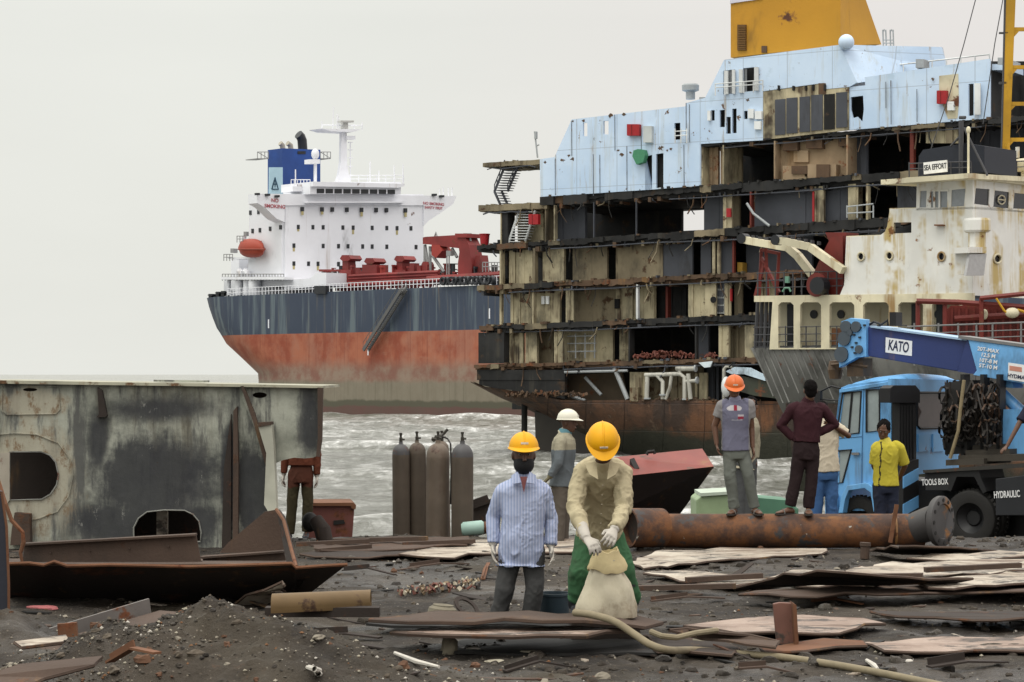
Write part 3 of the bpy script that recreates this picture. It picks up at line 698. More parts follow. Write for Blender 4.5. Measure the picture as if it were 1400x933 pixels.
    # ochre funnel
    def funnel(q):
        f_ = [Z.pt(x, y, 2.6) for x, y in ((999, 79), (1149, 62.5), (1149, -45), (999, -14))]; br = Z.pt(1205, 61, 7.7); tr = Z.pt(1168, -45, 4.6)
        d0 = (br-f_[1]).dot(Z.n3); d1 = (tr-f_[2]).dot(Z.n3); q.hexa([f_[0], f_[1], br, f_[0]+Z.n3*d0, f_[3], f_[2], tr, f_[3]+Z.n3*d1])
    fu = mk('funnel', ochre, funnel)
    poly('funnel_band', paint('ferry_lavender', (0.6, 0.58, 0.66), 0.02, 0.05, 0.4, grime=0.05), [(998, 5), (1042, -1.5), (1042, -22), (998, -13)], 2.5, 2.6, parent=fu)
    mb = MB(); Z.rect(mb, 1008, 34, 1020, 69, 2.5, 2.62); lo = mb.build('louvre', plain('ferry_brown', (0.10, 0.05, 0.015)), fu)
    mb = MB()
    for i in range(14): Z.rect(mb, 1009, 35.5+i*2.4, 1019, 36.8+i*2.4, 2.4, 2.5)
    mb.build('louvre_slat', plain('ferry_brown2', (0.16, 0.08, 0.02)), lo)
    rect('hatch', rusty, 1041, 63, 1048, 72, 2.5, 2.62, fu)
    mk('dome', blue, lambda q: q.sphere(Z.pt(1157, 58, -.1), 0.52, 16, 12), smooth=True)
    mb = MB()
    for x in (1207, 1211, 1217, 1221): Z.line(mb, [(x, 41), (x+1.5, 90)], 0.05, 3)
    for x in (1207, 1217): Z.line(mb, [(x, 44), (x+2, 40.5), (x+4, 44)], 0.05, 3)
    for k in range(9): Z.line(mb, [(1207.5, 55+k*4.2), (1222, 55+k*4.2)], 0.035, 3)
    mb.build('ladder', grey, root)
    mb = MB()
    Z.line(mb, [(1196, 92.5), (1353, 74.5)], 0.05, 3)
    for k in range(9): x = 1196+k*19.6; Z.line(mb, [(x, 92.5-k*2.25), (x, 104-k*2.9)], 0.045, 3)
    mb.build('roof_rail', white, root)
    mb = MB(); Z.rect(mb, 1252, 81, 1263, 93, 2.2, 3.2); va = mb.build('roof_vent', grey, root)
    for x0, y0, x1, y1, m in ((1356, 88, 1378, 96, blue), (1364, 79, 1374, 89, grey)): rect('roof_box', m, x0, y0, x1, y1, 3, 6)
    def mush(q):
        c = Z.pt(944, 136, 2); q.lathe([(.32, 0), (.32, .5), (.58, .6), (.60, .95), (.52, 1.05), (0, 1.1)], c, V((0,0,1)), 18)
    mk('mushroom_vent', grey, mush, smooth=True)
    rect('roof_box', grey, 956, 133, 966, 138, 1, 2)
    # fittings of the blue wall
    def firebox(x0, y0, x1, y1):
        q = rect('fire_box', redp, x0, y0, x1, y1, -.35, 0.0); rect('fire_box_edge', plain('ferry_red_dark', (0.16, 0.006, 0.008)), x0+(x1-x0)*.35, y0+1, x0+(x1-x0)*.42, y1-1, -.37, -.35, q)
        return q
    firebox(857, 170, 873.5, 185.5); firebox(722.5, 293, 735.5, 307); firebox(1280.5, 124, 1294, 142)
    rect('locker', paint('ferry_locker', (0.42, 0.45, 0.45), .1, .3, .8), 879.5, 172.5, 891, 195, -.3, 0)
    poly('green_canvas', green, [(866, 206), (872, 204), (880, 205), (882, 212), (879, 222), (870, 225), (864.5, 214)], -.5, -.02)
    for q in ((967, 151.5, 971, 165), (1022.5, 149, 1030, 162), (1032, 152, 1041, 163), (1031, 166, 1040, 177), (1295, 139, 1304, 151)): rect('wall_box', white, q[0], q[1], q[2], q[3], -.22, 0)
    for x0, x1, y0, y1 in ((990, 995, 97, 129), (1000.5, 1004.5, 95.5, 128), (1010, 1015, 95, 127), (1031, 1036.5, 92, 124), (1332, 1340, 114, 157)): 
        rect('door', white, x0, y0, x1, y1, -.2, -.05)
    rect('window_glass', plain('ferry_pane', (0.20, 0.21, 0.22), 0.3), 995, 96.5, 1000, 128.5, .1, .14); rect('window_glass', plain('ferry_pane', (0.2, .21, .22)), 1018, 93.5, 1021, 125.5, .1, .14)
    mb = MB()
    for y in (113, 118): Z.line(mb, [(978, y+2), (1043, y-3)], 0.04, -.5)
    for k in range(6): Z.line(mb, [(978+k*13, 115-k), (978+k*13, 131-k*1.2)], 0.04, -.5)
    mb.build('rail', white, root)
    mb = MB()
    for y in (180, 186): Z.line(mb, [(922, y), (940, y-1)], 0.04, -.4)
    for k in range(3): Z.line(mb, [(923+k*8, 176), (923+k*8, 196)], 0.04, -.4)
    mb.build('rail', white, root)
    # seams and pipes of the blue wall
    for x, y0, y1 in ((781.5, 166, 213), (811, 211, 268), (840.5, 157, 206), (820, 212, 265), (857, 200, 262), (938, 141, 196), (942.5, 143, 195), (759, 217, 267), (935, 198, 254), (876.5, 172, 206), (1218, 110, 170), (1253.5, 122, 167), (1211, 112, 148)):
        mb = MB(); Z.line(mb, [(x, y0), (x+.3, y1)], 0.03, -.01, 5); mb.build('wall_seam', paint('seam_rust', (.15, .18, .22), .5, .4, 2, rc=(.10, .055, .03)), bw)
    mb = MB()
    for x, y, r in ((769, 219, 4), (778, 213, 3), (783, 218, 4), (850, 212, 4), (845, 206, 3), (862, 209, 2.5), (912, 206, 2.5), (917, 204, 3), (798, 165, 3.5), (783, 166, 2.5), (834, 158.5, 5), (853, 156, 4), (1022, 137, 3.5), (1275, 108, 3.5), (903, 203, 6), (745, 222, 3)):
        pts = [(x+r*.8*math.cos(t)*rnd.uniform(.35, 1.2), y+r*.55*math.sin(t)*rnd.uniform(.3, 1.5)) for t in [k*math.pi/8 for k in range(16)]]; mb = MB(); Z.poly(mb, pts, -.012, -.001); mb.build('torn_spot', rusty, bw)
    # cream bay with the tall dark windows
    bay = poly('window_bay', cream, [(1043.5, 125.5), (1126.5, 114), (1129.5, 122), (1160.5, 119.5), (1160.5, 178), (1043.5, 191.5)], 0.03, 0.2)
    for x0, x1, y0, y1 in ((1059.5, 1073.5, 136.5, 185), (1075, 1090, 134.5, 183), (1093, 1107, 133, 181), (1109, 1124.5, 130.5, 179), (1126.5, 1141, 129.5, 177.5), (1143, 1158, 127, 175)):
        wi = poly('tall_window', slate if int(x0) % 2 else soot, [(x0, y0), (x1, y0-1.2), (x1, y1-1), (x0, y1)], -.03, 0.03, parent=bay)
    mb = MB()
    for x in (1063, 1083, 1100, 1110, 1126): Z.rect(mb, x, 117+rnd.uniform(-1, 2)-(x-1063)*.02, x+2, 124, -.2, .03)
    mb.build('torn_frame', soot, bay)
    rect('rust_strip', rusty, 1119, 114, 1129, 129, -.02, .02, bay)
    # rooms, floor by floor: boards stand at their own depth behind the cut
    def boards(m, x0, x1, ka, kb, w, name='bulkhead', step=3.6):
        mb = MB(); x = x0
        def top(x): return dy(ka, x)[1]-2 if isinstance(ka, str) else ka
        def bot(x): return dy(kb, x)[0]+2 if isinstance(kb, str) else kb
        while x < x1-.3:
            e = min(x+step*rnd.uniform(.7, 1.3), x1)
            if rnd.random() < .07 and x1-x0 > 8: x = e; continue
            Z.poly(mb, [(x, top(x)), (e, top(e)), (e, bot(e)), (x, bot(x))], w+rnd.uniform(0, .16), w+.3)
            x = e
        return mb.build(name, m, root)
    def part(m, x, ka, kb, w, th=1.2):       # partition edge standing at the cut, running inward
        t = dy(ka, x)[1]-1 if isinstance(ka, str) else ka; b2 = dy(kb, x)[0]+1 if isinstance(kb, str) else kb
        rect('partition', m, x, t, x+th, b2, rnd.uniform(0, .1), w)
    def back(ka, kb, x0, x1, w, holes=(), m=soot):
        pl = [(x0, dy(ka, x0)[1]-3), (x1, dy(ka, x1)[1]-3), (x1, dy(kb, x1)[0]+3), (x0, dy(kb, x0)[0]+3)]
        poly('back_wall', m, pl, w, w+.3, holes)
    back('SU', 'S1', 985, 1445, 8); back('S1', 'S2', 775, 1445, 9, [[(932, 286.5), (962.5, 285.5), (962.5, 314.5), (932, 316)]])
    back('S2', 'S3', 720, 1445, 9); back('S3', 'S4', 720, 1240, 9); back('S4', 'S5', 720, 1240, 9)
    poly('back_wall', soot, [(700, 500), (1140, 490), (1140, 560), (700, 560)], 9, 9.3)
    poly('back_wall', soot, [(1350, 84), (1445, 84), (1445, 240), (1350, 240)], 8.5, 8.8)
    # floor under the blue house, right half
    boards(wood, 962, 989, 'SU', 'S1', 1.0); part(cream, 988, 'SU', 'S1', 3); boards(tan, 993, 1014, 'SU', 'S1', 2.2); part(cream, 958.5, 'SU', 'S1', 2, 2)
    cb = poly('burnt_cabin', wood, [(1060, 192), (1157, 181), (1157, 243), (1060, 249)], 0.9, 1.2)
    for x0, y0, x1, y1, m, d in ((1070, 193, 1090, 206, rusty, .5), (1102, 190, 1124, 203, rusty, .5), (1146, 186, 1157, 200, rusty, .4), (1070, 227, 1100, 247, wood, .6), (1104, 225, 1143, 246, wood, .7), (1082, 227, 1103, 238, rusty, .75), (1116, 225, 1134, 243, rusty, .85), (1085, 206, 1105, 222, wood, .2)):
        rect('fitting', m, x0, y0, x1, y1, .9-d, .9, cb)
    part(wood, 1058, 'SU', 'S1', 2, 2); part(wood, 1157, 'SU', 'S1', 2, 2)
    rect('partition', plain('post_red', (0.12, 0.02, 0.012)), 1244, 170, 1249, 236, .4, .8)
    boards(cream, 1266, 1309, 'SU', 196, .5); rect('door', tan, 1293, 171, 1302, 196, .3, .5)
    boards(slate, 1160, 1186, 'SU', 'S1', 1.5); boards(slate, 1320, 1440, 'SU', 215, 3.5)
    # floor B
    boards(slate, 752, 800, 'S1', 'S2', 1.6, step=20); part(tan, 745, 'S1', 'S2', 2, 1.5); part(cream, 757, 'S1', 'S2', .4, 1.6)
    part(slate, 811, 'S1', 'S2', .2, 1); part(slate, 869, 'S1', 'S2', .2, 1)
    boards(slate, 963, 989, 'S1', 'S2', 1.2, step=16); boards(cream, 988.5, 1000.5, 'S1', 'S2', .4); rect('fire_sign', redp, 993, 285, 999, 297, .25, .4)
    boards(tan, 1001, 1011, 'S1', 'S2', 1.6); boards(slate, 1029, 1111, 'S1', 'S2', .9, step=30); part(plain('post_red', (0.12, .02, .012)), 1025, 'S1', 'S2', .5, 2.2)
    boards(cream, 1113, 1126, 'S1', 'S2', .3); rect('partition', redp, 1110.5, 262, 1113, 303, .3, .8); boards(slate, 1127, 1159, 'S1', 'S2', .9, step=30)
    boards(cream, 1159.5, 1173, 'S1', 'S2', .3); part(cream, 1184, 'S1', 'S2', .5, 2.5); boards(tan, 1174, 1178, 'S1', 'S2', 1.4); boards(slate, 1187, 1222, 'S1', 'S2', .9, step=30); boards(slate, 1227, 1330, 'S1', 'S2', 1.2, step=30)
    mb = MB(); Z.line(mb, [(1021, 278), (1030, 292), (1052, 309)], .09, -.1); mb.build('hanging_pipe', grey, root); mb = MB(); Z.line(mb, [(1158, 283), (1194, 279)], .05, -.3); Z.line(mb, [(1158, 292), (1194, 290)], .05, -.3)
    for x in (1158, 1172, 1194): Z.line(mb, [(x, 281), (x, 298)], .05, -.3)
    mb.build('rail', grey, root)
    # floor C
    boards(soot, 684, 694, 'S2', 'S3', 1); part(cream, 683, 'S2', 'S3', .6, 2); boards(cream, 696, 728, 'S2', 'S3', .7, step=7); part(tan, 728.5, 'S2', 'S3', .5, 3); boards(cream, 742, 771, 'S2', 'S3', .7, step=7)
    boards(tan, 783, 830, 'S2', 'S3', .9, step=26); boards(tan, 842, 906, 'S2', 'S3', .9, step=34); boards(slate, 906, 947, 'S2', 'S3', .85, step=20)
    boards(slate, 958, 972, 'S2', 'S3', .8, step=15); boards(cream, 970.5, 985, 'S2', 'S3', .3); boards(slate, 986, 1002, 'S2', 'S3', .7, step=15)
    boards(plain('post_red', (0.12, .02, .012)), 1001, 1004, 'S2', 'S3', .5); boards(slate, 1020, 1110, 'S2', 'S3', 2, step=25)
    rect('drum', plain('drum_yellow', (0.34, 0.20, 0.03)), 1008, 359, 1015, 372, 1.2, 1.9)
    # floor D
    boards(cream, 683, 686, 'S3', 'S4', .5); boards(cream, 698, 728, 'S3', 'S4', .9); part(cream, 727.5, 'S3', 'S4', .5, 2); boards(cream, 733, 765, 'S3', 'S4', .8, step=6); boards(cream, 773.5, 784, 'S3', 'S4', .3)
    boards(tan, 783, 842, 'S3', 'S4', 1.8, step=40); boards(cream, 842, 896, 'S3', 'S4', 1.6, step=5); part(white, 869.5, 'S3', 'S4', .3, 2.6)
    rect('doorway', dark, 840, 409, 846, 422, 1.5, 1.75)
    for x in (740, 746): rect('notice', white, x, 405, x+4, 416, .65, .78)
    boards(cream, 941, 964, 'S3', 'S4', .7); boards(cream, 964, 979, 'S3', 'S4', .3, step=15); boards(cream, 990.5, 999, 'S3', 'S4', .5); boards(tan, 1004, 1014, 'S3', 'S4', 1.4); boards(cream, 1034, 1060, 'S3', 'S4', 1.4)
    mk('round_opening', dark, lambda q: q.lathe([(.01, 0), (.22, 0), (.22, .06), (.01, .06)], Z.pt(975, 410, .28), Z.n3, 16))
    fr = rect('shelf_frame', white, 979.5, 385, 990, 429, .9, 1)
    for i in range(4): rect('shelf_opening', slate, 981, 387+i*10.5, 988.5, 395+i*10.5, .8, .9, fr)
    rect('door_edge', redp, 998, 395, 1000, 412, .4, .6); rect('door_edge', plain('post_red', (0.12, .02, .012)), 910, 392, 913, 435, 1.5, 2)
    boards(soot, 900, 940, 'S3', 'S4', 2.5)
    # floor E
    rect('black_plate', soot, 654, 455, 689, 497, .1, 1.0); boards(cream, 690, 734, 'S4', 'S5', .8); boards(tan, 736, 756, 'S4', 'S5', 1.8, step=9); boards(cream, 757.5, 770, 'S4', 'S5', .4); boards(cream, 770, 859, 'S4', 'S5', 1.7, step=8)
    mb = MB()
    for x in (787, 800, 813): Z.line(mb, [(x, 456), (x, 490)], .05, 1.3)
    for y in (460, 470, 481): Z.line(mb, [(776, y), (815, y-.6)], .05, 1.3)
    mb.build('pipe_frame', grey, root)
    part(soot, 859, 'S4', 'S5', .8, 2); part(soot, 950, 'S4', 'S5', .4, 2); boards(slate, 953, 982, 'S4', 'S5', 1.3, step=14); boards(cream, 982.5, 996, 'S4', 'S5', .4); boards(tan, 996, 1018, 'S4', 'S5', 1.3); boards(cream, 1018, 1032, 'S4', 'S5', .3, step=14)
    def heap(q, x0, x1, y, n, w, sz):
        for i in range(n):
            x = rnd.uniform(x0, x1); h = rnd.uniform(0, 1)*sz*(.4+.6*math.sin((x-x0)/(x1-x0)*3.1))
            c = Z.pt(x, y-h, w+rnd.uniform(-.4, .4)); q.box(c, (rnd.uniform(.08, .5), rnd.uniform(.06, .25), rnd.uniform(.03, .12)), Quaternion((rnd.random(), rnd.random(), rnd.random(), rnd.random())).normalized().to_matrix())
    mb = MB(); heap(mb, 866, 952, 489, 130, .6, 8); heap(mb, 965, 985, 488, 30, .5, 4); kind(mb.build('rubble', paint('rubble_red', (0.16, 0.055, 0.04), .5, .1, 2), root), 'stuff')
    # lower cut: black plating, hollow with bent plates, cream panel and pipes
    rect('black_plate', soot, 652, 506, 772, 520, .2, .7)
    poly('black_plate', soot, [(655, 519), (772, 519), (772, 546), (728, 537), (676, 531), (655, 526)], .25, .6)
    poly('bent_plate', paint('ferry_bent', (0.10, 0.075, 0.05), .5, .4, .8, .8), [(740, 523), (772, 513), (850, 509), (858, 549), (800, 549), (765, 548)], 2.2, 2.4)
    mb = MB()
    Z.line(mb, [(840, 503), (858, 546)], .16, .3); Z.line(mb, [(800, 516), (822, 540)], .12, 1.2); Z.line(mb, [(772, 509), (858, 507)], .1, .2); Z.line(mb, [(745, 530), (800, 548)], .13, 1)
    mb.build('bent_bar', grey, root)
    mb = MB(); heap(mb, 690, 800, 542, 110, .2, 7); heap(mb, 860, 1040, 549, 90, .4, 4); kind(mb.build('torn_scrap', rusty, root), 'stuff')
    boards(cream, 861, 886, 509, 549, .5, step=9); rect('cabinet', tan, 861, 530, 872, 549, .1, .5); boards(tan, 887, 960, 497, 549, 1.6); boards(cream, 950, 966, 510, 549, 1.2); boards(slate, 966, 1000, 494, 549, 2)
    for pl, r in (([(885, 515), (884, 545)], .16), ([(882, 513), (930, 511.5), (936, 516), (936, 546)], .15), ([(925, 504), (950, 504)], .19), ([(929, 505), (929, 512)], .13), ([(898, 513), (906, 522), (906, 546)], .14), ([(918, 513), (916, 530), (910, 546)], .12), ([(936, 522), (954, 520.5)], .13), ([(990, 549), (990, 505), (993, 501), (1002, 501)], .12), ([(941, 511), (944, 546)], .15)):
        mk('engine_pipe', paint('pipe_lagging', (.44,.43,.38), .25, .5, 1.5, grime=.5), lambda q: Z.line(q, pl, r, .2, 10), smooth=True)
    mb = MB()
    for x, y in ((885, 545), (937, 546), (906, 540), (953, 520), (951, 504)):
        c = Z.pt(x, y, .1); mb.lathe([(.01, -.05), (.24, -.05), (.24, .05), (.01, .05)], c, V((0, 0, 1)) if y > 530 else Z.d3, 12)
    mb.build('pipe_flange', grey, root)
    poly('torn_sheet', paint('ferry_sheet', (0.55, 0.62, 0.66), .2, .2, 1), [(955, 496), (974, 494), (971, 502), (963, 503)], -.1, 0)
    sh = poly('torn_sheet', paint('ferry_sheet2', (0.52, 0.64, 0.74), .25, .2, 1, rc=(.3, .2, .12)), [(992, 508), (1004, 502), (1024, 503), (1046, 514), (1046, 521), (1018, 512), (1000, 512)], -.5, -.2)
    poly('torn_sheet', paint('ferry_olive', (0.035, 0.04, 0.028), .3), [(1008, 513), (1046, 521), (1060, 545), (1030, 541), (1010, 535)], -.3, 0)
    mk('float', white, lambda q: q.sphere(Z.pt(993, 529, -.2), (.35, .35, .7)), smooth=True)
    # open left end: balconies, stairs, red bucket
    def stair(x0, y0, x1, y1, wid, n, m, rail):
        mb = MB()
        for o in (0, wid):
            Z.line(mb, [(x0+o, y0), (x1+o, y1)], .09, .4)
            if rail: Z.line(mb, [(x0+o, y0-9), (x1+o, y1-9)], .04, .4); [Z.line(mb, [(x0+(x1-x0)*t/4+o, y0+(y1-y0)*t/4-9), (x0+(x1-x0)*t/4+o, y0+(y1-y0)*t/4)], .035, .4) for t in range(5)]
        for k in range(n):
            t = (k+.5)/n; x = x0+(x1-x0)*t; y = y0+(y1-y0)*t; Z.rect(mb, x, y-.4, x+wid, y+.5, .2, .9)
        mb.build('stair', m, root)
    stair(690, 228, 676, 262, 18, 10, slate, True); stair(676, 262, 684, 280, 10, 5, slate, False); stair(710, 288, 694, 336, 22, 13, white, False)
    mb = MB(); Z.line(mb, [(735, 216), (731, 180)], .06, 1); Z.line(mb, [(733, 200), (737, 198)], .05, 1); Z.rect(mb, 730.3, 180, 733, 190, .9, 1.1); mb.build('aerial', grey, root)
    rect('partition', soot, 684, 290, 694, 336, .2, 1.2); boards(cream, 700, 744, 287, 338, 1.2, step=10); part(cream, 684, 289, 337, .5, 1.2)
    mk('red_bucket', redp, lambda q: q.lathe([(.30, 0), (.36, .75), (.40, .78), (.40, .85), (.3, .85)], Z.pt(662.5, 336, .8), V((0,0,1)), 14), smooth=True)
    rect('bollard', soot, 680, 328, 687, 337, .3, 1); rect('bollard', soot, 681, 380, 686, 391, .3, 1)
    # hull: rust-brown skirt that curves away underneath
    prof = [(643, 522, 527), (660, 529, 537), (676, 531, 545), (700, 535, 555), (724, 538, 566), (745, 543, 578), (765, 547, 590), (800, 548, 612), (840, 547, 632), (880, 547, 645), (930, 548, 655), (1000, 548, 668), (1060, 549, 680), (1110, 549, 690), (1180, 549, 705), (1300, 549, 725)]
    rows = []
    for k in range(9):
        t = k/8; row = []
        for x, y0, y1 in prof:
            y = y0+(y1-y0)*t; w = .15+(1-math.cos(t*1.45))*(5.0 if x < 800 else 5.0-min(3.4, (x-800)/80))
            row.append(Z.pt(x+w*2.2*(1 if x < 900 else .3), y, w))
        rows.append(row)
    mb = MB(); mb.grid(rows); mb.grid([[p+Z.n3*.35 for p in r] for r in rows])
    t = NT('ferry_hull_rust'); z = t.xyz()[2]; sv = t.noise(1.0, 5, .7, t.map((.5, .5, .07)))
    xx = t.xyz()[0]
    c = t.mix(t.ramp(t.noise(.5, 8, .72), .35, .65), (0.060, 0.034, 0.022), (0.125, 0.062, 0.034)); org = t.ramp(t.math('ADD', t.math('MULTIPLY', xx, .03), t.noise(.22, 5, .6)), .45, .75)
    c = t.mix(t.math('MULTIPLY', org, .8), c, t.mix(t.noise(.9, 7, .7), (.12, .05, .022), (.26, .115, .05)))
    c = t.mix(t.ramp(sv, .47, .60, 0, .85), c, (0.040, 0.028, 0.022)); c = t.mix(t.ramp(t.noise(1, 6, .7, t.map((1.3, 1.3, .12), loc=(5, 3, 1))), .60, .68, 0, .7), c, (.024, .019, .016))
    c = t.mix(t.ramp(t.noise(.9, 8, .75, t.map(loc=(3, 3, 3))), .58, .66, 0, .6), c, (.22, .15, .10))
    seam = t.math('MAXIMUM', t.ramp(t.math('FRACT', t.math('MULTIPLY', xx, .38)), .975, .99), t.ramp(t.math('FRACT', t.math('MULTIPLY', z, .52)), .955, .98)); c = t.mix(t.math('MULTIPLY', seam, .7), c, (.03, .02, .016))
    c = t.mix(t.ramp(t.math('ADD', z, t.math('MULTIPLY', t.noise(.35, 7, .7), 2.6)), 2.7, 3.7), t.mix(t.noise(.8, 8, .75), (.014, .017, .011), (.052, .050, .034)), c)
    t.bump(t.math('ADD', t.noise(1.4, 9, .75), t.math('MULTIPLY', seam, -.6)), .7, .18)
    hull = mb.build('hull', t.out(c, .75), root, True, fix=False)
    poly('skeg', paint('ferry_skeg', (.035, .03, .024), .3, .3, .6), [(731, 562), (770, 575), (900, 620), (900, 690), (733, 640)], 3.0, 3.4)
    mk('rudder_post', soot, lambda q: Z.line(q, [(717, 548), (717, 640)], .22, 3, 8))
ferry()
# ---------------------------------------------------------------- white rust-streaked workboat and the truck crane
def workboat():
    rnd = random.Random(5)
    L = VP((19.95, 95), (8.6, -8)); Q = VP((19.95, 95), (0.7, 0.7))
    base = L.pt(1250, 500, 2); base.z = SEA
    root = thing('workboat', base, 'rust-streaked white workboat with name board on its wheelhouse roof, beached behind the truck crane', 'ship')
    white = paint('boat_white', (0.66, 0.655, 0.62), 0.26, 1.12, 1.3, 0.55, 0.12, rc=(0.24, 0.10, 0.025), sc=(0.44, 0.33, 0.13), var=0.07)
    cream = paint('boat_cream', (0.58, 0.53, 0.38), 0.25, 0.8, 1.0, 0.6, 0.3, sc=(0.25, 0.14, 0.04))
    grey = paint('boat_grey_hull', (0.165, 0.165, 0.155), 0.25, 0.8, 1.2, 0.6, 0.7, sc=(0.10, 0.10, 0.10), bump=0.4)
    dark = plain('boat_dark', (0.012, 0.013, 0.016), 0.4); steel = plain('boat_steel', (0.05, 0.05, 0.055)); redm = paint('boat_red', (0.13, 0.018, 0.013), 0.4, 0.3, 1.0, grime=0.5)
    yell = paint('boat_yellow', (0.44, 0.24, 0.012), 0.3, 0.4, 1.2, grime=0.3); rusty = paint('boat_rust', (0.16, 0.07, 0.03), 0.6, .3, 2)
    def mk(name, m, fn, parent=root, **k):
        mb = MB(); fn(mb); return mb.build(name, m, parent, **k)
    def poly(name, m, pl, w0, w1, holes=(), pl_=L, parent=root): return mk(name, m, lambda q: pl_.poly(q, pl, w0, w1, holes), parent)
    # hull
    def hullf(q):
        rows = []
        for k in range(7):
            t = k/6; y = 476+t*90; x0 = 1026+t*45; w = .05+1.3*t*t
            rows.append([L.pt(x0+(1330-x0)*i/10, y-(5*i/10)*(1-t), w*(1 if i < 9 else .5)) for i in range(11)]+[Q.pt(1365, y-5*(1-t), w), Q.pt(1470, y+3, w+.2)])
        q.grid(rows)
        for r in rows: r[0:0] = [r[0]+L.n3*6]
        q.grid([[p+L.n3*.25 for p in r] for r in rows])
    hull = mk('hull', grey, hullf, smooth=True, fix=False)
    def keel(q):
        rows = []
        for k in range(7):
            t = k/6; y = 552+t*170; x0 = 1074+t*22; w = .9+1.6*t*t
            rows.append([L.pt(x0, y, w)+L.n3*5]+[L.pt(x0+(1330-x0)*i/8, y, w) for i in range(9)]+[Q.pt(1370, y, w), Q.pt(1470, y, w+.2)])
        q.grid(rows); q.grid([[p+L.n3*.2 for p in r] for r in rows])
    mk('hull_bottom', bpy.data.materials['ferry_hull_rust'], keel, smooth=True, fix=False)
    mb = MB()
    for i in range(17):
        x = 1030+i*9+rnd.uniform(-1, 1); y = 478; l = rnd.uniform(30, 76)
        mb.tube([L.pt(x, y, .03), L.pt(x+l*.42, y+l, .12)], 0.035, 4)
    mb.build('hull_rib', grey, hull)
    poly('deck', steel, [(1029, 474), (1330, 468), (1330, 474), (1029, 480)], .1, 7)
    # superstructure side with portholes
    def circ(x, y, r, k=14): return [(x+r*.8*math.cos(2*math.pi*i/k), y+r*math.sin(2*math.pi*i/k)) for i in range(k)]
    holes = [circ(1177, 351, 5.2), circ(1216, 350, 5.2), circ(1287, 351, 5.6), [(1222, 304.5), (1246, 304), (1246, 318.5), (1222, 319.5)]]
    side = [(1157, 324), (1203, 322), (1210, 317), (1213, 309), (1216.5, 286), (1330, 283), (1330, 404), (1148, 404), (1154, 390)]
    sw = poly('side_wall', white, side, 0, .12, holes)
    poly('inner_wall', dark, [(1160, 326), (1328, 290), (1328, 402), (1160, 402)], .9, 1.0)
    for x, y, r in ((1177, 351, 5.6), (1216, 350, 5.6), (1287, 351, 6)):
        def ring(q, x=x, y=y, r=r):
            q.tube([L.pt(a, b, -.04) for a, b in circ(x, y, r, 16)+[circ(x, y, r, 16)[0]]], .045, 6)
        mk('porthole_rim', cream, ring, sw)
        mk('porthole_glass', glass('porthole_glass', (.02, .02, .024)), lambda q: L.poly(q, circ(x, y, r), .1, .14), sw)
    fr = [(1330, 283), (1470, 289), (1470, 412), (1330, 404)]
    fw = poly('front_wall', white, fr, 0, .12, [circ(1364, 354, 5.8)], Q); mk('porthole_rim', cream, lambda q: q.tube([Q.pt(a, b, -.04) for a, b in circ(1364, 354, 6.2, 16)+circ(1364, 354, 6.2, 16)[:1]], .045, 6), fw)
    mk('porthole_glass', glass('porthole_glass'), lambda q: Q.poly(q, circ(1364, 354, 6), .1, .14), fw)
    poly('boat_deck', cream, [(1216, 285), (1330, 282), (1330, 286), (1216, 289)], .1, 6); poly('boat_deck', cream, [(1157, 323), (1212, 321), (1212, 326), (1157, 328)], .1, 6)
    # wheelhouse
    hl = [[(1258, 261.5), (1267, 261), (1266, 284), (1257, 284)], [(1272.5, 260.5), (1295, 259.5), (1295, 284), (1272.5, 284)], [(1301, 260), (1320, 258), (1318, 282), (1300, 283)]]
    wl = poly('wheelhouse', white, [(1253.5, 244), (1330, 239), (1330, 286), (1252.5, 288)], .0, .1, hl)
    hf = [[(1334, 257.5), (1353, 259), (1352, 281.5), (1332, 279)], [(1360, 260.5), (1380, 263), (1379, 286), (1358, 283)], [(1387, 264), (1408, 266), (1407, 290), (1385, 287)], [(1415, 267), (1436, 269), (1435, 292), (1414, 290)]]
    wf = poly('wheelhouse', white, [(1330, 239), (1470, 246), (1470, 296), (1330, 286)], 0, .1, hf, Q)
    for h in hl: poly('window_pane', plain('hazy_pane', (.24, .26, .28), .15), h, .05, .08, (), L, wl)
    for h in hf: poly('window_pane', glass('bridge_glass', (.016, .017, .02), .15), h, .05, .08, (), Q, wf)
    mk('window_bar', white, lambda q: (L.rect(q, 1276, 262, 1278, 284, -.03, .04), L.rect(q, 1283, 262, 1285, 284, -.03, .04), L.rect(q, 1272, 259.5, 1296, 262, -.05, 0)), wl)
    mk('clear_view_screen', cream, lambda q: (q.tube([Q.pt(a, b, -.01) for a, b in circ(1369.5, 273.5, 6, 18)+circ(1369.5, 273.5, 6, 18)[:1]], .03, 5), q.tube([Q.pt(1365, 273, -.01), Q.pt(1374, 274, -.01)], .03, 5)), wf)
    poly('roof', cream, [(1238.5, 243), (1331, 237), (1331, 244), (1240, 250)], -.7, 4.5); poly('roof', cream, [(1323, 237), (1470, 246), (1470, 252), (1323, 244)], -.5, 4, (), Q)
    poly('wheelhouse_back', white, [(1254, 250), (1330, 246), (1330, 284), (1254, 286)], 3.5, 3.6)
    # name board and the things on the roof
    poly('monkey_island', plain('boat_navy', (.014, .017, .026), .5), [(1256, 214), (1262, 205), (1320, 196), (1346, 200), (1346, 236), (1256, 241)], .5, 3.2)
    bd = poly('name_board', plain('board_white', (.72, .72, .70)), [(1262.5, 222.5), (1294, 219), (1294.5, 235), (1263, 238.5)], -.3, -.22)
    o = L.pt(1278.6, 228.6, -.305); xd = L.pt(1294, 220.9, -.3)-L.pt(1263, 224.5, -.3)
    text_obj('SEA EFFORT', .33, 'lettering', dark, basis(o, xd, (0, 0, 1)), bd, .006, .64)
    mb = MB()
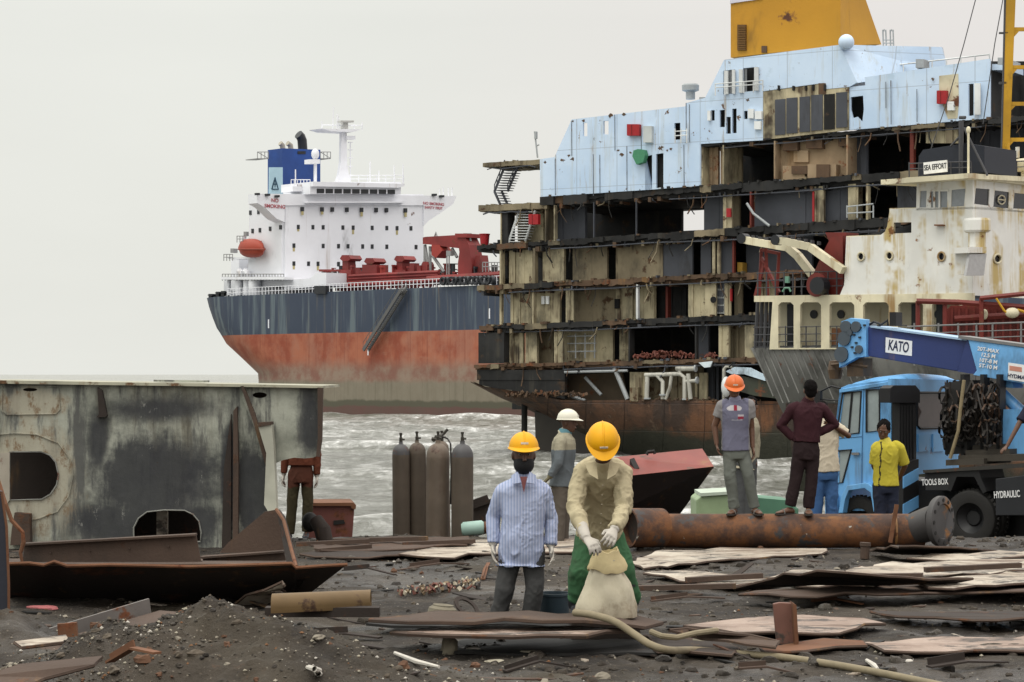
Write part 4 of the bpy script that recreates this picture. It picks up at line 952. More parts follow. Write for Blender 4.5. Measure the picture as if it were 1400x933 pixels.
    for pl_, xs, yt in ((L, (1243, 1256, 1300, 1312, 1328), 222), (Q, (1345, 1365, 1390, 1410), 221)):
        for x in xs: pl_.line(mb, [(x, yt), (x, 243)], .03, .1)
        pl_.line(mb, [(xs[0], yt+2), (xs[-1], yt-1)], .03, .1); pl_.line(mb, [(xs[0], yt+9), (xs[-1], yt+7)], .025, .1)
    mb.build('roof_rail', steel, root)
    for x, y in ((1334, 224), (1405, 225)):
        mk('radar_dome', cream, lambda q: (q.lathe([(.05, -.36), (.52, -.3), (.62, -.1), (.62, .12), (.5, .24), (.05, .28)], Q.pt(x, y, .8), V((0,0,1)), 20), q.lathe([(.3, -.8), (.3, -.3)], Q.pt(x, y, .8), V((0,0,1)), 12)), smooth=True)
    mb = MB(); L.line(mb, [(1314, 165), (1314, 240)], .11, .3); L.line(mb, [(1312, 161), (1320, 161)], .08, .3); L.line(mb, [(1318, 175), (1350, 240)], .05, .1); L.line(mb, [(1314, 185), (1300, 200)], .05, .3)
    mb.build('signal_mast', steel, root)
    mb = MB(); L.line(mb, [(1324, 176), (1324, 238)], .05, -.2); c = L.pt(1324, 178, -.2); mb.sphere(c, (.1, .1, .16)); mb.build('aerial', cream, root)
    mb = MB(); Q.rect(mb, 1391, 201, 1394, 216, .4, .5); mb.build('aerial', white, root)
    # yellow lattice mast
    T = VP((Q.pt(1375, 240, 1.5).x, Q.pt(1375, 240, 1.5).y), (1, -.15))
    mb = MB(); T.poly(mb, [(1375.5, -60), (1391, -60), (1379, 238), (1369, 238)], 0, .25); T.poly(mb, [(1421, -60), (1436, -60), (1452, 238), (1442, 238)], 0, .25)
    for y in (40, 92, 142, 191): T.rect(mb, 1380-y*.03, y-2.5, 1450, y+2.5, .05, .2); T.poly(mb, [(1389-y*.05, y+2), (1396-y*.05, y+2), (1387-y*.05, y+12)], .05, .2)
    T.line(mb, [(1377, 196), (1385, 240)], .09, -.2)
    mast = mk('mast', yell, lambda q: q.add(mb.v, mb.f))
    mb = MB(); T.poly(mb, [(1374.5, -60), (1377, -60), (1369.5, 238), (1368, 238)], -.02, .3); T.rect(mb, 1366, 44, 1378, 46, 0, .2); T.rect(mb, 1366, 112, 1376, 115, 0, .2); mb.build('mast_ladder', steel, mast)
    for pl_ in (((1335, -5), (1318, 60), (1298, 130)), ((1372, -5), (1360, 60), (1344, 170)), ((1298, 130), (1270, 212))):
        mk('stay', steel, lambda q: T.line(q, pl_, .022, -.1, 4))
    # cowl vent and lamp on the side
    mk('cowl_vent', white, lambda q: (q.lathe([(.02, .62), (.55, .6), (.58, .5), (.58, .08), (.5, 0), (.02, 0)], Q.pt(1336, 318, -.45), V((0,0,1)), 18), q.lathe([(.38, -1.0), (.38, 0)], Q.pt(1336, 318, -.45), V((0,0,1)), 16), Q.rect(q, 1324, 338, 1349, 346, -.9, 0), Q.rect(q, 1325, 346, 1347, 375, -.7, 0)), smooth=False)
    poly('vent_flap', plain('flap_grey', (.36, .36, .36)), [(1326, 348), (1349, 347), (1345, 377), (1321, 377)], -.85, -.72, (), Q)
    poly('shelf', rusty, [(1277, 307), (1288, 307), (1288, 309), (1277, 309)], -.25, 0)
    # covered side deck: cream arches in front of a pale inner wall
    arch = []
    def open_(x0, x1, y0=413.5, y1=476):
        c = 4; return [(x0, y0+c), (x0+c, y0), (x1-c, y0), (x1, y0+c), (x1, y1), (x0, y1)]
    arch = [open_(*a) for a in ((1064, 1085), (1094, 1122.5), (1134, 1168), (1180, 1215), (1228, 1262), (1274, 1312))]
    poly('side_arches', cream, [(1031, 404.8), (1330, 401), (1330, 477), (1052, 478), (1056, 413), (1031, 413)], -.05, .12, arch)
    iw = poly('inner_side', cream, [(1060, 410), (1330, 404), (1330, 478), (1060, 478)], 1.5, 1.6)
    poly('deckhead', steel, [(1031, 409), (1330, 405), (1330, 407), (1031, 411)], .13, 1.5)
    for x, m in ((1085, rusty), (1168, rusty), (1076, dark), (1246, dark), (1280, dark)):
        poly('door', m, [(x, 416), (x+8, 416), (x+8, 476), (x, 476)], 1.35, 1.5, (), L, iw)
    for x in (1112, 1149, 1282): mk('porthole_rim', dark, lambda q: L.poly(q, circ(x, 430, 6), 1.42, 1.5), iw)
    poly('rust_edge', rusty, [(1134, 449), (1150, 449), (1150, 476), (1134, 476)], .14, .2, (), L)
    mb = MB()
    for x in (1036, 1042, 1048, 1054): L.line(mb, [(x, 413), (x-3+.0*x, 477)], .09, .3+rnd.random()*.6)
    mb.build('stanchion', steel, root)
    mb = MB()
    for y in (448, 458, 468): L.line(mb, [(1030, y), (1240, y-3)], .025, -.02)
    for x in range(1032, 1240, 14): L.line(mb, [(x, 446), (x, 478)], .03, -.02)
    mb.build('side_rail', steel, root)
    # aft deck: rails, twin cream boat derricks, red winch frame
    mb = MB()
    for y in (374, 384, 394): L.line(mb, [(1034, y), (1152, y-3)], .025, .2)
    for x in range(1036, 1152, 12): L.line(mb, [(x, 372), (x, 405)], .035, .2)
    mb.build('aft_rail', steel, root)
    for pts, w in (([(1014, 327), (1027, 330), (1078, 339), (1091, 350), (1115, 381)], .6), ([(1060, 329), (1072, 330), (1108, 338), (1122, 348), (1153, 370)], -.2)):
        d = mk('derrick_arm', cream, lambda q: [q.bar(L.pt(*a, w), L.pt(*b, w), .32, .34) for a, b in zip(pts, pts[1:])]); 
        mk('derrick_head', dark, lambda q: q.lathe([(.02, -.22), (.24, -.22), (.24, .22), (.02, .22)], L.pt(pts[0][0]+3, pts[0][1]-.5, w), L.n3, 14), d)
        mk('derrick_peg', steel, lambda q: [L.rect(q, pts[1][0]+k*9, pts[1][1]+k*1.6-8, pts[1][0]+k*9+2, pts[1][1]+k*1.6-3, w, w+.2) for k in range(6)], d)
    mb = MB()
    for a in (((1041, 340), (1038, 405)), ((1047, 340), (1050, 405)), ((1065, 345), (1062, 405)), ((1041, 352), (1065, 400)), ((1041, 342), (1066, 347)), ((1033, 405), (1045, 360))): mb.bar(L.pt(*a[0], 1), L.pt(*a[1], 1), .14, .14)
    mb.build('red_frame', redm, root)
    mb = MB(); L.poly(mb, [(1125, 345), (1136, 325), (1152, 322), (1153, 400), (1143, 405), (1112, 402), (1112, 375)], .4, 1.4); L.poly(mb, [(1128, 318), (1157, 318), (1157, 345), (1140, 345)], .8, 1.8)
    mb.lathe([(.02, -.3), (.55, -.3), (.55, -.2), (.35, -.18), (.35, .18), (.55, .2), (.55, .3), (.02, .3)], L.pt(1121, 390, .2), L.n3, 18)
    mb.build('winch', redm, root)
    mb = MB(); mb.lathe([(.02, -.25), (.4, -.25), (.4, .25), (.02, .25)], L.pt(1121, 391, -.25), L.n3, 16); mb.build('winch_motor', dark, root)
    mb = MB(); L.rect(mb, 1073, 378, 1078, 387, 0, .12); L.line(mb, [(1070, 399), (1073, 394), (1079, 394), (1081, 399)], .05, 0); mb.build('sign_plate', plain('sign_green', (.12, .25, .18)), root)
    # fishing-gear gallery in front of the house: red plates and pipework
    K = VP((L.pt(1330, 440, -3).x, L.pt(1330, 440, -3).y), (.95, -.2))
    mb = MB(); K.poly(mb, [(1293, 425), (1300, 418), (1470, 415), (1470, 486), (1300, 478), (1290, 470)], .6, 1.4)
    for i in range(17): K.rect(mb, 1300+i*10, 420, 1303+i*10, 500, .45, .6)
    K.line(mb, [(1253, 412), (1312, 413.5), (1400, 420), (1460, 424)], .13, 0); K.line(mb, [(1340, 408), (1400, 402), (1470, 396)], .11, -.2); K.line(mb, [(1255, 412), (1255, 470)], .1, .1); K.line(mb, [(1342, 407), (1342, 500)], .1, -.1); K.line(mb, [(1292, 416), (1292, 500)], .1, .1); K.line(mb, [(1305, 436), (1400, 430), (1470, 428)], .14, .4)
    gl = mb.build('gallery', redm, root)
    mb = MB(); K.line(mb, [(1362, 408), (1373, 425), (1382, 432)], .05, -.3); K.line(mb, [(1380, 432), (1392, 424), (1402, 427)], .07, -.2); mb.build('gallery_pipe', yell, gl)
    mk('float', cream, lambda q: q.sphere(K.pt(1384, 428, -.2), (.3, .25, .22)), gl, smooth=True); mk('float', cream, lambda q: q.sphere(K.pt(1346, 430, .3), (.15, .15, .22)), gl, smooth=True)
    mb = MB()
    for dyy in (0, 10, 19): K.line(mb, [(1240, 447+dyy), (1290, 445+dyy), (1400, 441+dyy), (1470, 439+dyy)], .04 if not dyy else .025, -1.2)
    for x in (1250, 1283, 1310, 1335, 1357, 1396, 1430): K.line(mb, [(x, 442), (x, 500)], .04, -1.2)
    mb.build('gangway_rail', plain('rail_grey', (.16, .16, .16)), root)
workboat()

def truck_crane():
    rnd = random.Random(9)
    h = V((-.766, .643)); S = VP((6.125, 35), h); B = VP((6.125, 35), S.n)
    zg = gz(7.2, 34)
    root = thing('truck_crane', V((6.6, 34.6, zg)), 'sky blue truck crane with dark blue boom lowered over its cab', 'truck crane')
    blue = paint('truck_blue', (0.14, 0.37, 0.67), 0.10, 0.5, 2.0, 0.40, 0.42, var=0.08, sc=(.10, .09, .07), spec=.5); navy = paint('boom_navy', (0.028, 0.044, 0.145), 0.03, 0.15, 2, 0.4, 0.12, var=.06); black = plain('truck_black', (.012, .012, .013), .5); rub = plain('tyre_rubber', (.016, .015, .014), .8, bump=.3, scale=20)
    gl = plain('cab_glass', (.26, .30, .30), .1); dgl = plain('cab_glass_dark', (.07, .05, .045), .1); steel = plain('truck_steel', (.20, .20, .20), .45, .5); whitep = plain('sticker_white', (.72, .72, .72), var=.04); bed = paint('truck_bed', (.035, .032, .028), .35, .2, 2)  # cab_glass: reflected sky is put into its pale base colour
    def mk(name, m, fn, parent=root, **k):
        mb = MB(); fn(mb); return mb.build(name, m, parent, **k)
    def poly(name, m, pl, w0, w1, holes=(), pl_=S, parent=root, **k): return mk(name, m, lambda q: pl_.poly(q, pl, w0, w1, holes), parent, **k)
    win1 = [(1152, 538), (1177.5, 535), (1174.5, 592), (1143.5, 596)]; win2 = [(1184.5, 533.5), (1202.5, 532.5), (1202.5, 589), (1184.5, 591)]; win3 = [(1141.5, 617), (1164, 614.5), (1152, 660), (1142.5, 661)]
    side = [(1148.5, 531), (1160, 526), (1219, 519), (1219, 660), (1212, 700), (1198, 700), (1194, 670), (1183, 663), (1160, 664), (1150, 680), (1146, 702), (1140, 702), (1139.5, 604)]
    cab = poly('cab', blue, side, 0, .06, [win1, win2, win3], bevel=.008)
    f0 = [S.pt(x, y, 0) for x, y in ((1148.5, 531), (1139.5, 604), (1140, 702))]
    def shell(q):      # far side, front, back and floor of the cab
        W = S.n3*2.04; S.poly(q, side, 1.98, 2.04, [win1, win2, win3]); i = S.d3*.05
        q.prism([f0[1]-i, f0[1]-i+W, f0[2]-i+W, f0[2]-i], -S.d3*.05)
        for t in (0, .94): q.prism([f0[0]+W*t, f0[0]+W*(t+.06), f0[1]+W*(t+.06), f0[1]+W*t], -S.d3*.08)
        q.prism([S.pt(1140, 690, .06), S.pt(1216, 690, .06), S.pt(1216, 690, 1.98), S.pt(1140, 690, 1.98)], V((0, 0, -.1)))
    mk('cab_shell', blue, shell)
    def roof(q):
        rg = []
        for k, (x, y, ins) in enumerate(((1147.5, 533, 0), (1150, 527, .0), (1158, 520, .06), (1178, 514, .14), (1205, 511, .18), (1216, 512, .18), (1220.5, 517, .10), (1221, 522, .0))):
            a = S.pt(x, y, -.03); e = S.n3*2.10; lo = S.pt(x, 533-(x-1147)*.16, -.03)
            top = []
            for j in range(9):
                t = j/8; u = math.sin(math.pi*t)**.35 if 0 < t < 1 else 0
                z = lo.z+(a.z-lo.z)*u; p = lo+e*t; top.append(V((p.x, p.y, max(z, lo.z))))
            rg.append(top+[lo+e-V((0,0,.05)), lo-V((0,0,.05))])
        q.rings(rg)
    mk('roof', blue, roof, cab, smooth=True)
    rw = [(1254, 537), (1303, 537), (1303, 585), (1258, 586), (1254, 582)]
    rear = poly('cab_back', blue, [(1218.5, 518), (1311, 520), (1311, 640), (1218.5, 655)], -.03, .03, [rw], B)
    poly('rear_window', dgl, rw, .0, .012, (), B, rear)
    mk('window_seal', black, lambda q: q.tube([B.pt(x, y, -.04) for x, y in rw+rw[:1]], .022, 6), rear)
    for x in (1256, 1276, 1296): poly('pressing', blue, [(x, 594), (x+15, 594), (x+15, 617), (x, 618)], -.055, -.03, (), B, rear)
    for wv, m in ((win1, gl), (win2, gl), (win3, gl)): poly('side_window', m, wv, .02, .035, (), S, cab)
    for wv in (win1, win2, win3): mk('window_seal', black, lambda q: q.tube([S.pt(x, y, -.004) for x, y in wv+wv[:1]], .016, 6), cab)
    mk('window_bar', black, lambda q: q.bar(S.pt(1165, 536, .01), S.pt(1160, 594, .01), .03, .03), cab); poly('seat', dgl, [(1168, 545), (1177, 544), (1173, 592), (1163, 593)], .12, .5, (), S, cab)
    mk('door_seam', plain('seam_blue', (.05, .15, .30)), lambda q: (S.line(q, [(1181, 531), (1179, 600), (1178, 662)], .008, -.004), S.line(q, [(1141, 600), (1178, 597)], .006, -.004)), cab)
    mk('handle', steel, lambda q: S.rect(q, 1164, 619, 1174, 622.5, -.05, -.02), cab)
    mk('mirror_arm', black, lambda q: (S.line(q, [(1149, 531), (1137, 528), (1122, 535), (1121, 553)], .018, -.25), S.line(q, [(1146, 548), (1124, 546)], .014, -.25), S.rect(q, 1113, 535, 1121, 560, -.3, -.22)), cab)
    mk('fender', blue, lambda q: S.poly(q, [(1146, 702), (1150, 678), (1158, 664), (1184, 660), (1196, 668), (1200, 700), (1194, 700), (1190, 674), (1182, 668), (1160, 671), (1155, 684), (1152, 702)], -.14, 0), cab, bevel=.01)
    poly('bumper', blue, [(1128, 680), (1143, 678), (1143, 704), (1128, 706)], -.1, 2.1)
    def wheel(x, yb, r, w0, pl=S):
        c = pl.pt(x, yb, w0); c.z = zg+r-.02+gz(c.x, c.y)-zg
        wd = .24
        t = mk('wheel', rub, lambda q: q.lathe([(r*.55, -wd*.4), (r*.9, -wd*.5), (r*.98, -wd*.42), (r, -wd*.2), (r, wd*.2), (r*.98, wd*.42), (r*.9, wd*.5), (r*.55, wd*.4), (r*.55, -wd*.4)], c, pl.n3, 40, False), smooth=True)
        mk('tread', rub, lambda q: [q.box(c+(V((0, 0, 1))*math.cos(a)+pl.d3*math.sin(a))*r, (.05, .05, .05), Matrix.Rotation(a, 3, pl.n3)) for a in [k*2*math.pi/36 for k in range(36)]], t)
        mk('rim', black, lambda q: (q.lathe([(.01, .02), (r*.25, .02), (r*.3, .05), (r*.56, -.06), (r*.56, .1), (.01, .1)], c, pl.n3, 24)), t, smooth=True)
    wheel(1178, 702, .42, .12); wheel(1330, 745, .435, .05); wheel(1343, 745, .435, .36); wheel(1330, 745, .435, 1.7); wheel(1178, 702, .42, 1.7)
    # air intake and striped panel behind the door
    mk('air_intake', black, lambda q: (B.poly(q, [(1217, 531), (1222, 527), (1252, 527), (1258, 534), (1258, 551), (1217, 551)], -.24, -.05), B.rect(q, 1230, 551, 1253, 636, -.19, -.05), [B.rect(q, 1233+i*4, 555, 1234.5+i*4, 632, -.205, -.19) for i in range(5)]), bevel=.015)
    sp = poly('side_panel', black, [(1235, 634), (1256, 628), (1256, 704), (1235, 706)], -.3, -.2, (), B)
    for y in (640, 678): poly('stripe', blue, [(1235, y+12), (1256, y), (1256, y+16), (1235, y+28)], -.31, -.3, (), B, sp)
    # chassis, tool boxes and load deck
    C = VP((S.pt(1262, 640, .0).x, S.pt(1262, 640, .0).y), h)
    poly('chassis', black, [(1212, 655), (1480, 672), (1480, 705), (1212, 695)], .5, 1.5)
    tb = poly('tool_box', paint('box_black', (.02, .02, .022), .1, .2, 2), [(1264, 644), (1305, 641), (1298, 671), (1265, 671)], -.05, .6, bevel=.008)
    o = S.pt(1278, 659.5, -.056); text_obj('TOOLS BOX', .135, 'lettering', whitep, basis(o, S.pt(1300, 659, 0)-S.pt(1265, 660.5, 0), (0, 0, 1)), tb, .002, .62)
    hb = poly('hydraulic_box', paint('box_black2', (.016, .017, .02), .05, .1, 2), [(1361, 655), (1410, 649), (1410, 705), (1361, 705)], -.35, .5, bevel=.01)
    o = S.pt(1376.5, 676.5, -.357); text_obj('HYDRAULIC', .145, 'lettering', whitep, basis(o, S.pt(1400, 674, 0)-S.pt(1365, 676, 0), (0, 0, 1)), hb, .002, .55)
    poly('mudguard', black, [(1300, 645), (1338, 642), (1341, 654), (1349, 672), (1344, 675), (1336, 660), (1332, 652), (1308, 652), (1300, 672), (1296, 671)], -.08, .7)
    poly('deck', bed, [(1262, 643), (1480, 628), (1480, 635), (1262, 647)], -.12, 2.1)
    for x0, y0, x1, y1, w in ((1293, 627, 1345, 635, .1), (1310, 621, 1400, 630, .2), (1330, 607, 1374, 616, .5), (1320, 614, 1380, 622, .35)):
        poly('plank', plain('deck_wood', (.05, .042, .032), scale=10), [(x0, y0+2), (x1, y0), (x1, y1), (x0, y1+2)], w, w+.9)
    poly('undertray', black, [(1345, 672), (1480, 690), (1480, 745), (1372, 742), (1350, 730)], .62, 1.5)
    # boom
    bm = poly('boom', navy, [(1181, 446), (1323.5, 466), (1309, 508), (1180, 486)], .75, 1.25, bevel=.012)
    poly('boom_top_strip', plain('boom_strip', (.32, .45, .60)), [(1190, 445.5), (1330, 464.5), (1330, 467.5), (1190, 448)], .70, 1.3, (), S, bm)
    bs = poly('boom_base', blue, [(1323, 463.5), (1475, 487), (1475, 538), (1330, 513), (1335, 507)], .62, 1.38, bevel=.012)
    poly('boom_wedge', navy, [(1322, 464), (1327, 465), (1338, 512), (1326, 511), (1309, 508), (1311, 501)], .66, 1.34, (), S, bm)
    poly('boom_rail', steel, [(1310, 459), (1475, 481), (1475, 485), (1310, 463)], .6, 1.0, (), S, bs)
    sg = poly('sign_plate', whitep, [(1211, 461.5), (1247, 466.5), (1246.5, 487), (1210.5, 482)], .742, .75, (), S, bm)
    o = S.pt(1228.5, 474.3, .74); text_obj('KATO', .235, 'lettering', plain('letter_navy', (.02, .025, .06)), basis(o, S.pt(1247, 466.5, .74)-S.pt(1211, 461.5, .74), (0, 0, 1)), sg, .003, .60)
    for i, tx in enumerate(('20T-MAX', '12.5 M', '10T-8 M', '5T-10 M')):
        o = S.pt(1351, 479+i*7.6, .612); text_obj(tx, .085, 'lettering', whitep, basis(o, S.pt(1372, 473, .6)-S.pt(1340, 468.3, .6), (0, 0, 1)), bs, .002, 1.1)
    pz = poly('sign_plate', whitep, [(1378.5, 496), (1410, 500.5), (1410, 524), (1378, 519)], .612, .62, (), S, bs)
    o = S.pt(1391, 515.5, .607); text_obj('HYDMAT', .085, 'lettering', plain('letter_navy', (.02, .025, .06)), basis(o, S.pt(1410, 500.5, .6)-S.pt(1378.5, 496, .6), (0, 0, 1)), pz, .002, 1.0)
    poly('sign_band', plain('sign_orange', (.5, .22, .16)), [(1380, 500), (1397, 502.5), (1397, 509), (1380, 506.5)], .608, .612, (), S, pz)
    # boom head with bolts and sheaves, hook block under it
    hd = poly('boom_head', blue, [(1150, 440), (1163, 435), (1184, 437), (1184, 488), (1172, 489), (1158, 497), (1147, 503), (1146, 470), (1152, 458)], .68, .80, bevel=.01); poly('boom_head', blue, [(1150, 440), (1163, 435), (1184, 437), (1184, 488), (1172, 489), (1158, 497), (1147, 503), (1146, 470), (1152, 458)], 1.2, 1.32)
    for x, y, r in ((1158, 447, .10), (1156, 463, .12), (1152, 485, .13), (1172, 447, .09), (1176, 478, .07), (1163, 455, .06)): mk('sheave', plain('sheave_steel', (.06, .075, .09), .5), lambda q: q.lathe([(.01, -.06), (r, -.06), (r, .5), (.01, .5)], S.pt(x, y, .70), S.n3, 14), hd)
    for i in range(16): x = 1150+rnd.random()*33; y = 440+rnd.random()*45; mk('bolt', plain('bolt_dark', (.02, .025, .03)), lambda q: S.rect(q, x, y, x+3, y+2.4, .65, .69), hd)
    mk('lamp', black, lambda q: (S.rect(q, 1216, 427, 1225, 446, .8, 1), S.line(q, [(1200, 447), (1214, 438), (1214, 446)], .02, .8)), bm); mk('cable', black, lambda q: S.line(q, [(1186, 446), (1195, 440), (1206, 444)], .02, .8), bm)
    mk('hook_block', paint('block_rust', (.09, .055, .03), .5, .2, 3), lambda q: (q.lathe([(.02, -.16), (.1, -.15), (.13, 0), (.1, .15), (.02, .16)], S.pt(1142, 506, .95), V((0, 0, 1)), 14), S.rect(q, 1158, 490, 1180, 515, .8, 1.1), S.line(q, [(1137, 499), (1156, 497), (1187, 502)], .03, .8)))
    # slewing column, lifting ram, tangle of slings
    poly('slewing_column', blue, [(1372, 560), (1420, 560), (1430, 628), (1368, 626)], .6, 1.5)
    mk('ram', blue, lambda q: q.tube([S.pt(1361, 531, .9), S.pt(1400, 566, .9), S.pt(1440, 602, .9)], .095, 14), smooth=True); mk('ram_rod', steel, lambda q: q.tube([S.pt(1353, 523, .9), S.pt(1362, 532, .9)], .045, 10)); poly('ram_bracket', blue, [(1364, 519), (1370, 516), (1382, 518), (1386, 531), (1362, 529)], .75, 1.1, bevel=.01)
    def tangle(q, n, seed, r):
        rr = random.Random(seed)
        for i in range(n):
            x = rr.uniform(1291, 1366); y = rr.uniform(520, 535); w = rr.uniform(.2, 1.1); pts = []
            for k in range(7): pts.append(S.pt(x, y, w)); x += rr.uniform(-7, 7); y += rr.uniform(8, 17); x = min(max(x, 1290), 1368); w = min(max(w+rr.uniform(-.12, .12), .15), 1.15)
            q.tube(pts, rr.uniform(.6, 1.3)*r, 5)
        for i in range(n//2):
            x = rr.uniform(1289, 1362); y = rr.uniform(528, 600); q.tube([S.pt(x+7*math.cos(t), y+12*math.sin(t), .15+.1*math.sin(3*t)+i*.03 % .7) for t in [k*.7 for k in range(10)]], r, 5)
    tg = thing('sling_tangle', S.pt(1330, 628, .5), 'tangle of dark wire slings hanging between cab and boom of the blue truck', 'slings')
    mb = MB(); tangle(mb, 60, 4, .022); mb.build('wire_bundle', plain('sling_dark', (.022, .018, .015), .7), tg)
    mb = MB(); tangle(mb, 12, 8, .016); mb.build('wire_bundle', plain('sling_rust', (.07, .04, .025), .7), tg)
    mb = MB(); S.line(mb, [(1318, 520), (1313, 560), (1310, 590), (1299, 627)], .028, .05, 8); mb.build('rope', plain('rope_tan', (.24, .19, .11)), tg)
    for x in (1313, 1340, 1362): mk('post', black, lambda q: S.rect(q, x, 512, x+5, 632, .5, .7))
    poly('winch_drum', plain('winch_dark', (.02, .019, .018)), [(1292, 524), (1318, 520), (1324, 530), (1322, 620), (1292, 622)], .5, 1.3)
truck_crane()
# ---------------------------------------------------------------- steel and clutter lying in the yard
rust_m = paint('yard_rust', (0.070, 0.046, 0.034), .45, .4, 2.2, .85, .75, rc=(.125, .055, .026), bump=.5)
rustd_m = paint('yard_rust_dark', (0.030, 0.022, 0.018), .5, .3, 2.0, .85, .4, rc=(.085, .035, .018), bump=.4)
edge_m = paint('yard_rust_edge', (0.135, 0.060, 0.030), .5, .2, 4, .85, .3, bump=.3)
def plate_mat(name, a, b):
    t = NT(name); c = t.mix(t.ramp(t.noise(1.2, 7, .7), .35, .65), a, b)
    c = t.mix(t.ramp(t.noise(1.0, 7, .72, t.map((.7, 3.0, 1), loc=(3, 3, 3))), .50, .62, 0, .85), c, (.11, .065, .042))
    c = t.mix(t.ramp(t.noise(2.6, 8, .75, t.map((.6, 1.4, 1), loc=(6, 1, 3))), .52, .60, 0, .92), c, (.040, .032, .026))
    c = t.mix(t.ramp(t.noise(13, 6, .75, t.map(loc=(1, 1, 3))), .60, .66, 0, .8), c, (.045, .034, .026))
    t.bump(t.noise(5, 8, .7), .5, .03); MATS[name] = t.out(c, .62); return MATS[name]
pale_m = plate_mat('plate_pale', (.27, .22, .17), (.47, .42, .345)); pink_m = plate_mat('plate_pink', (.22, .155, .12), (.36, .275, .225))
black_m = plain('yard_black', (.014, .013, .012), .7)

def poly3(mb, pts, ex): mb.prism([P(*q) for q in pts], V(ex))

def block():
    K = VP((0, 27.35), (1, 0)); root = thing('steel_hull_section', P(200, 750, 27.35), 'big upright cut hull section with soot stains and round-ended holes, standing at the left', 'hull section')
    m = 27.35/F
    t = NT('sooty_paint'); x, y, z = t.xyz()
    n1 = t.noise(1.6, 8, .72); n2 = t.noise(6, 6, .7, t.map(loc=(3, 1, 2)))
    st = t.noise(1, 6, .72, t.map((3.2, 3.2, .55)))
    base = t.mix(t.ramp(n1, .35, .65), (.19, .20, .165), (.36, .37, .31)); base = t.mix(t.ramp(st, .47, .60, 0, .85), base, (.055, .055, .055)); base = t.mix(t.ramp(t.noise(1, 6, .7, t.map((1.4, 1.4, .22), loc=(9, 1, 4))), .52, .66, 0, .6), base, (.10, .085, .055))
    def blob(px, py, rx, ry, hard=.35):
        dx = t.math('DIVIDE', t.math('SUBTRACT', x, (px-200)*m), rx*m); dz = t.math('DIVIDE', t.math('SUBTRACT', z, (750-py)*m), ry*m)
        d = t.math('SQRT', t.math('ADD', t.math('MULTIPLY', dx, dx), t.math('MULTIPLY', dz, dz)))
        d = t.math('ADD', d, t.math('MULTIPLY', t.math('SUBTRACT', t.math('ADD', t.math('MULTIPLY', n1, .55), t.math('MULTIPLY', st, .6)), .57), 3.0))
        return t.ramp(d, 1-hard, 1+hard, 1, 0)
    f = blob(210, 655, 92, 62)
    for a in ((135, 605, 16, 45, .5), (225, 560, 75, 18, .6), (345, 680, 24, 75, .25), (315, 660, 14, 90, .3), (150, 715, 70, 30, .5), (40, 560, 1, 1), (425, 580, 16, 55, .5), (250, 720, 60, 35, .4)): f = t.math('MAXIMUM', f, blob(*a))
    c = t.mix(t.math('MULTIPLY', f, .93), base, t.mix(n2, (.010, .011, .014), (.036, .037, .042)))
    fl = t.ramp(t.noise(4.5, 8, .75, t.map((1, 1, .6), loc=(8, 1, 5))), .62, .68); c = t.mix(t.math('MULTIPLY', fl, .55), c, (.30, .30, .27))
    rp = t.math('MAXIMUM', blob(45, 655, 62, 75, .3), blob(45, 552, 48, 20, .25)); rs = t.ramp(t.noise(5, 8, .72, t.map((1, 1, .6), loc=(1, 4, 2))), .48, .60)
    c = t.mix(t.math('MULTIPLY', rp, .7), c, (.36, .33, .25)); c = t.mix(t.math('MULTIPLY', t.math('MULTIPLY', rp, rs), .85), c, (.14, .075, .028))
    c = t.mix(t.ramp(t.noise(9, 6, .7, t.map(loc=(2, 2, 8))), .66, .70, 0, .9), c, (.03, .022, .018))
    t.bump(t.math('ADD', n2, t.math('MULTIPLY', n1, .5)), .35, .02); soot = t.out(c, .7)
    D = [(13, 618), (56, 618), (68, 622.5), (76, 632), (80, 650), (77, 664), (69, 676), (57, 683), (13, 684)]
    O = [(183, 741), (182.5, 722), (189, 709), (201, 700), (225, 697.5), (252, 698), (264, 703.5), (272, 713), (275, 728), (274, 741)]
    el = lambda cx, cy, rx, ry: [(cx+rx*math.cos(k*math.pi/6), cy+ry*math.sin(k*math.pi/6)) for k in range(12)]
    def mk(name, mat, pl, w0, w1, holes=(), parent=root, **k):
        mb = MB(); K.poly(mb, pl, w0, w1, holes); return mb.build(name, mat, parent, **k)
    face = [(-40, 524), (330, 529), (441, 531), (440, 600), (437, 622), (428, 626), (416, 627), (402, 626), (388, 629), (376, 634), (369, 642), (366, 695), (366, 756), (-40, 756)]
    fp = mk('face_plate', soot, face, 0, .03, [D, O, el(41, 533, 10, 2.4), el(355, 540.5, 10, 4)])
    mk('top_plate', paint('block_top', (.34, .33, .25), .45, .3, 3, rc=(.14, .07, .03)), [(-40, 519.5), (330, 525.5), (441, 527.5), (441, 531), (330, 529.2), (-40, 524.2)], -.08, 2.6)
    mk('back_plate', rustd_m, [(-40, 525), (420, 531), (366, 650), (366, 765), (-40, 765)], 1.4, 1.45)
    mk('inner_rib', rustd_m, [(120, 528), (126, 528), (126, 756), (120, 756)], .03, 1.4); mk('inner_rib', pale_m, [(214, 690), (229, 690), (229, 756), (214, 756)], .5, .56)
    mk('end_plate', rust_m, [(434, 530), (441.5, 530.5), (440, 602), (436.5, 625), (432, 624), (434.5, 600)], -.10, -.002)
    mk('hatch_lip', soot, [(210, 519.5), (276, 520.5), (276, 523), (210, 522)], .5, 1.2)
    mb = MB()
    def ring(q, r, w=-.012): mb.tube([K.pt(a, b, w) for a, b in q+q[:1]], r, 5)
    rm = paint('rim_pale', (.20, .20, .18), .4, .3, 5, grime=.6); ring(D, .010); mb.build('hole_rim', rm, fp); mb = MB(); ring(O, .010); mb.build('hole_rim', rm, fp)
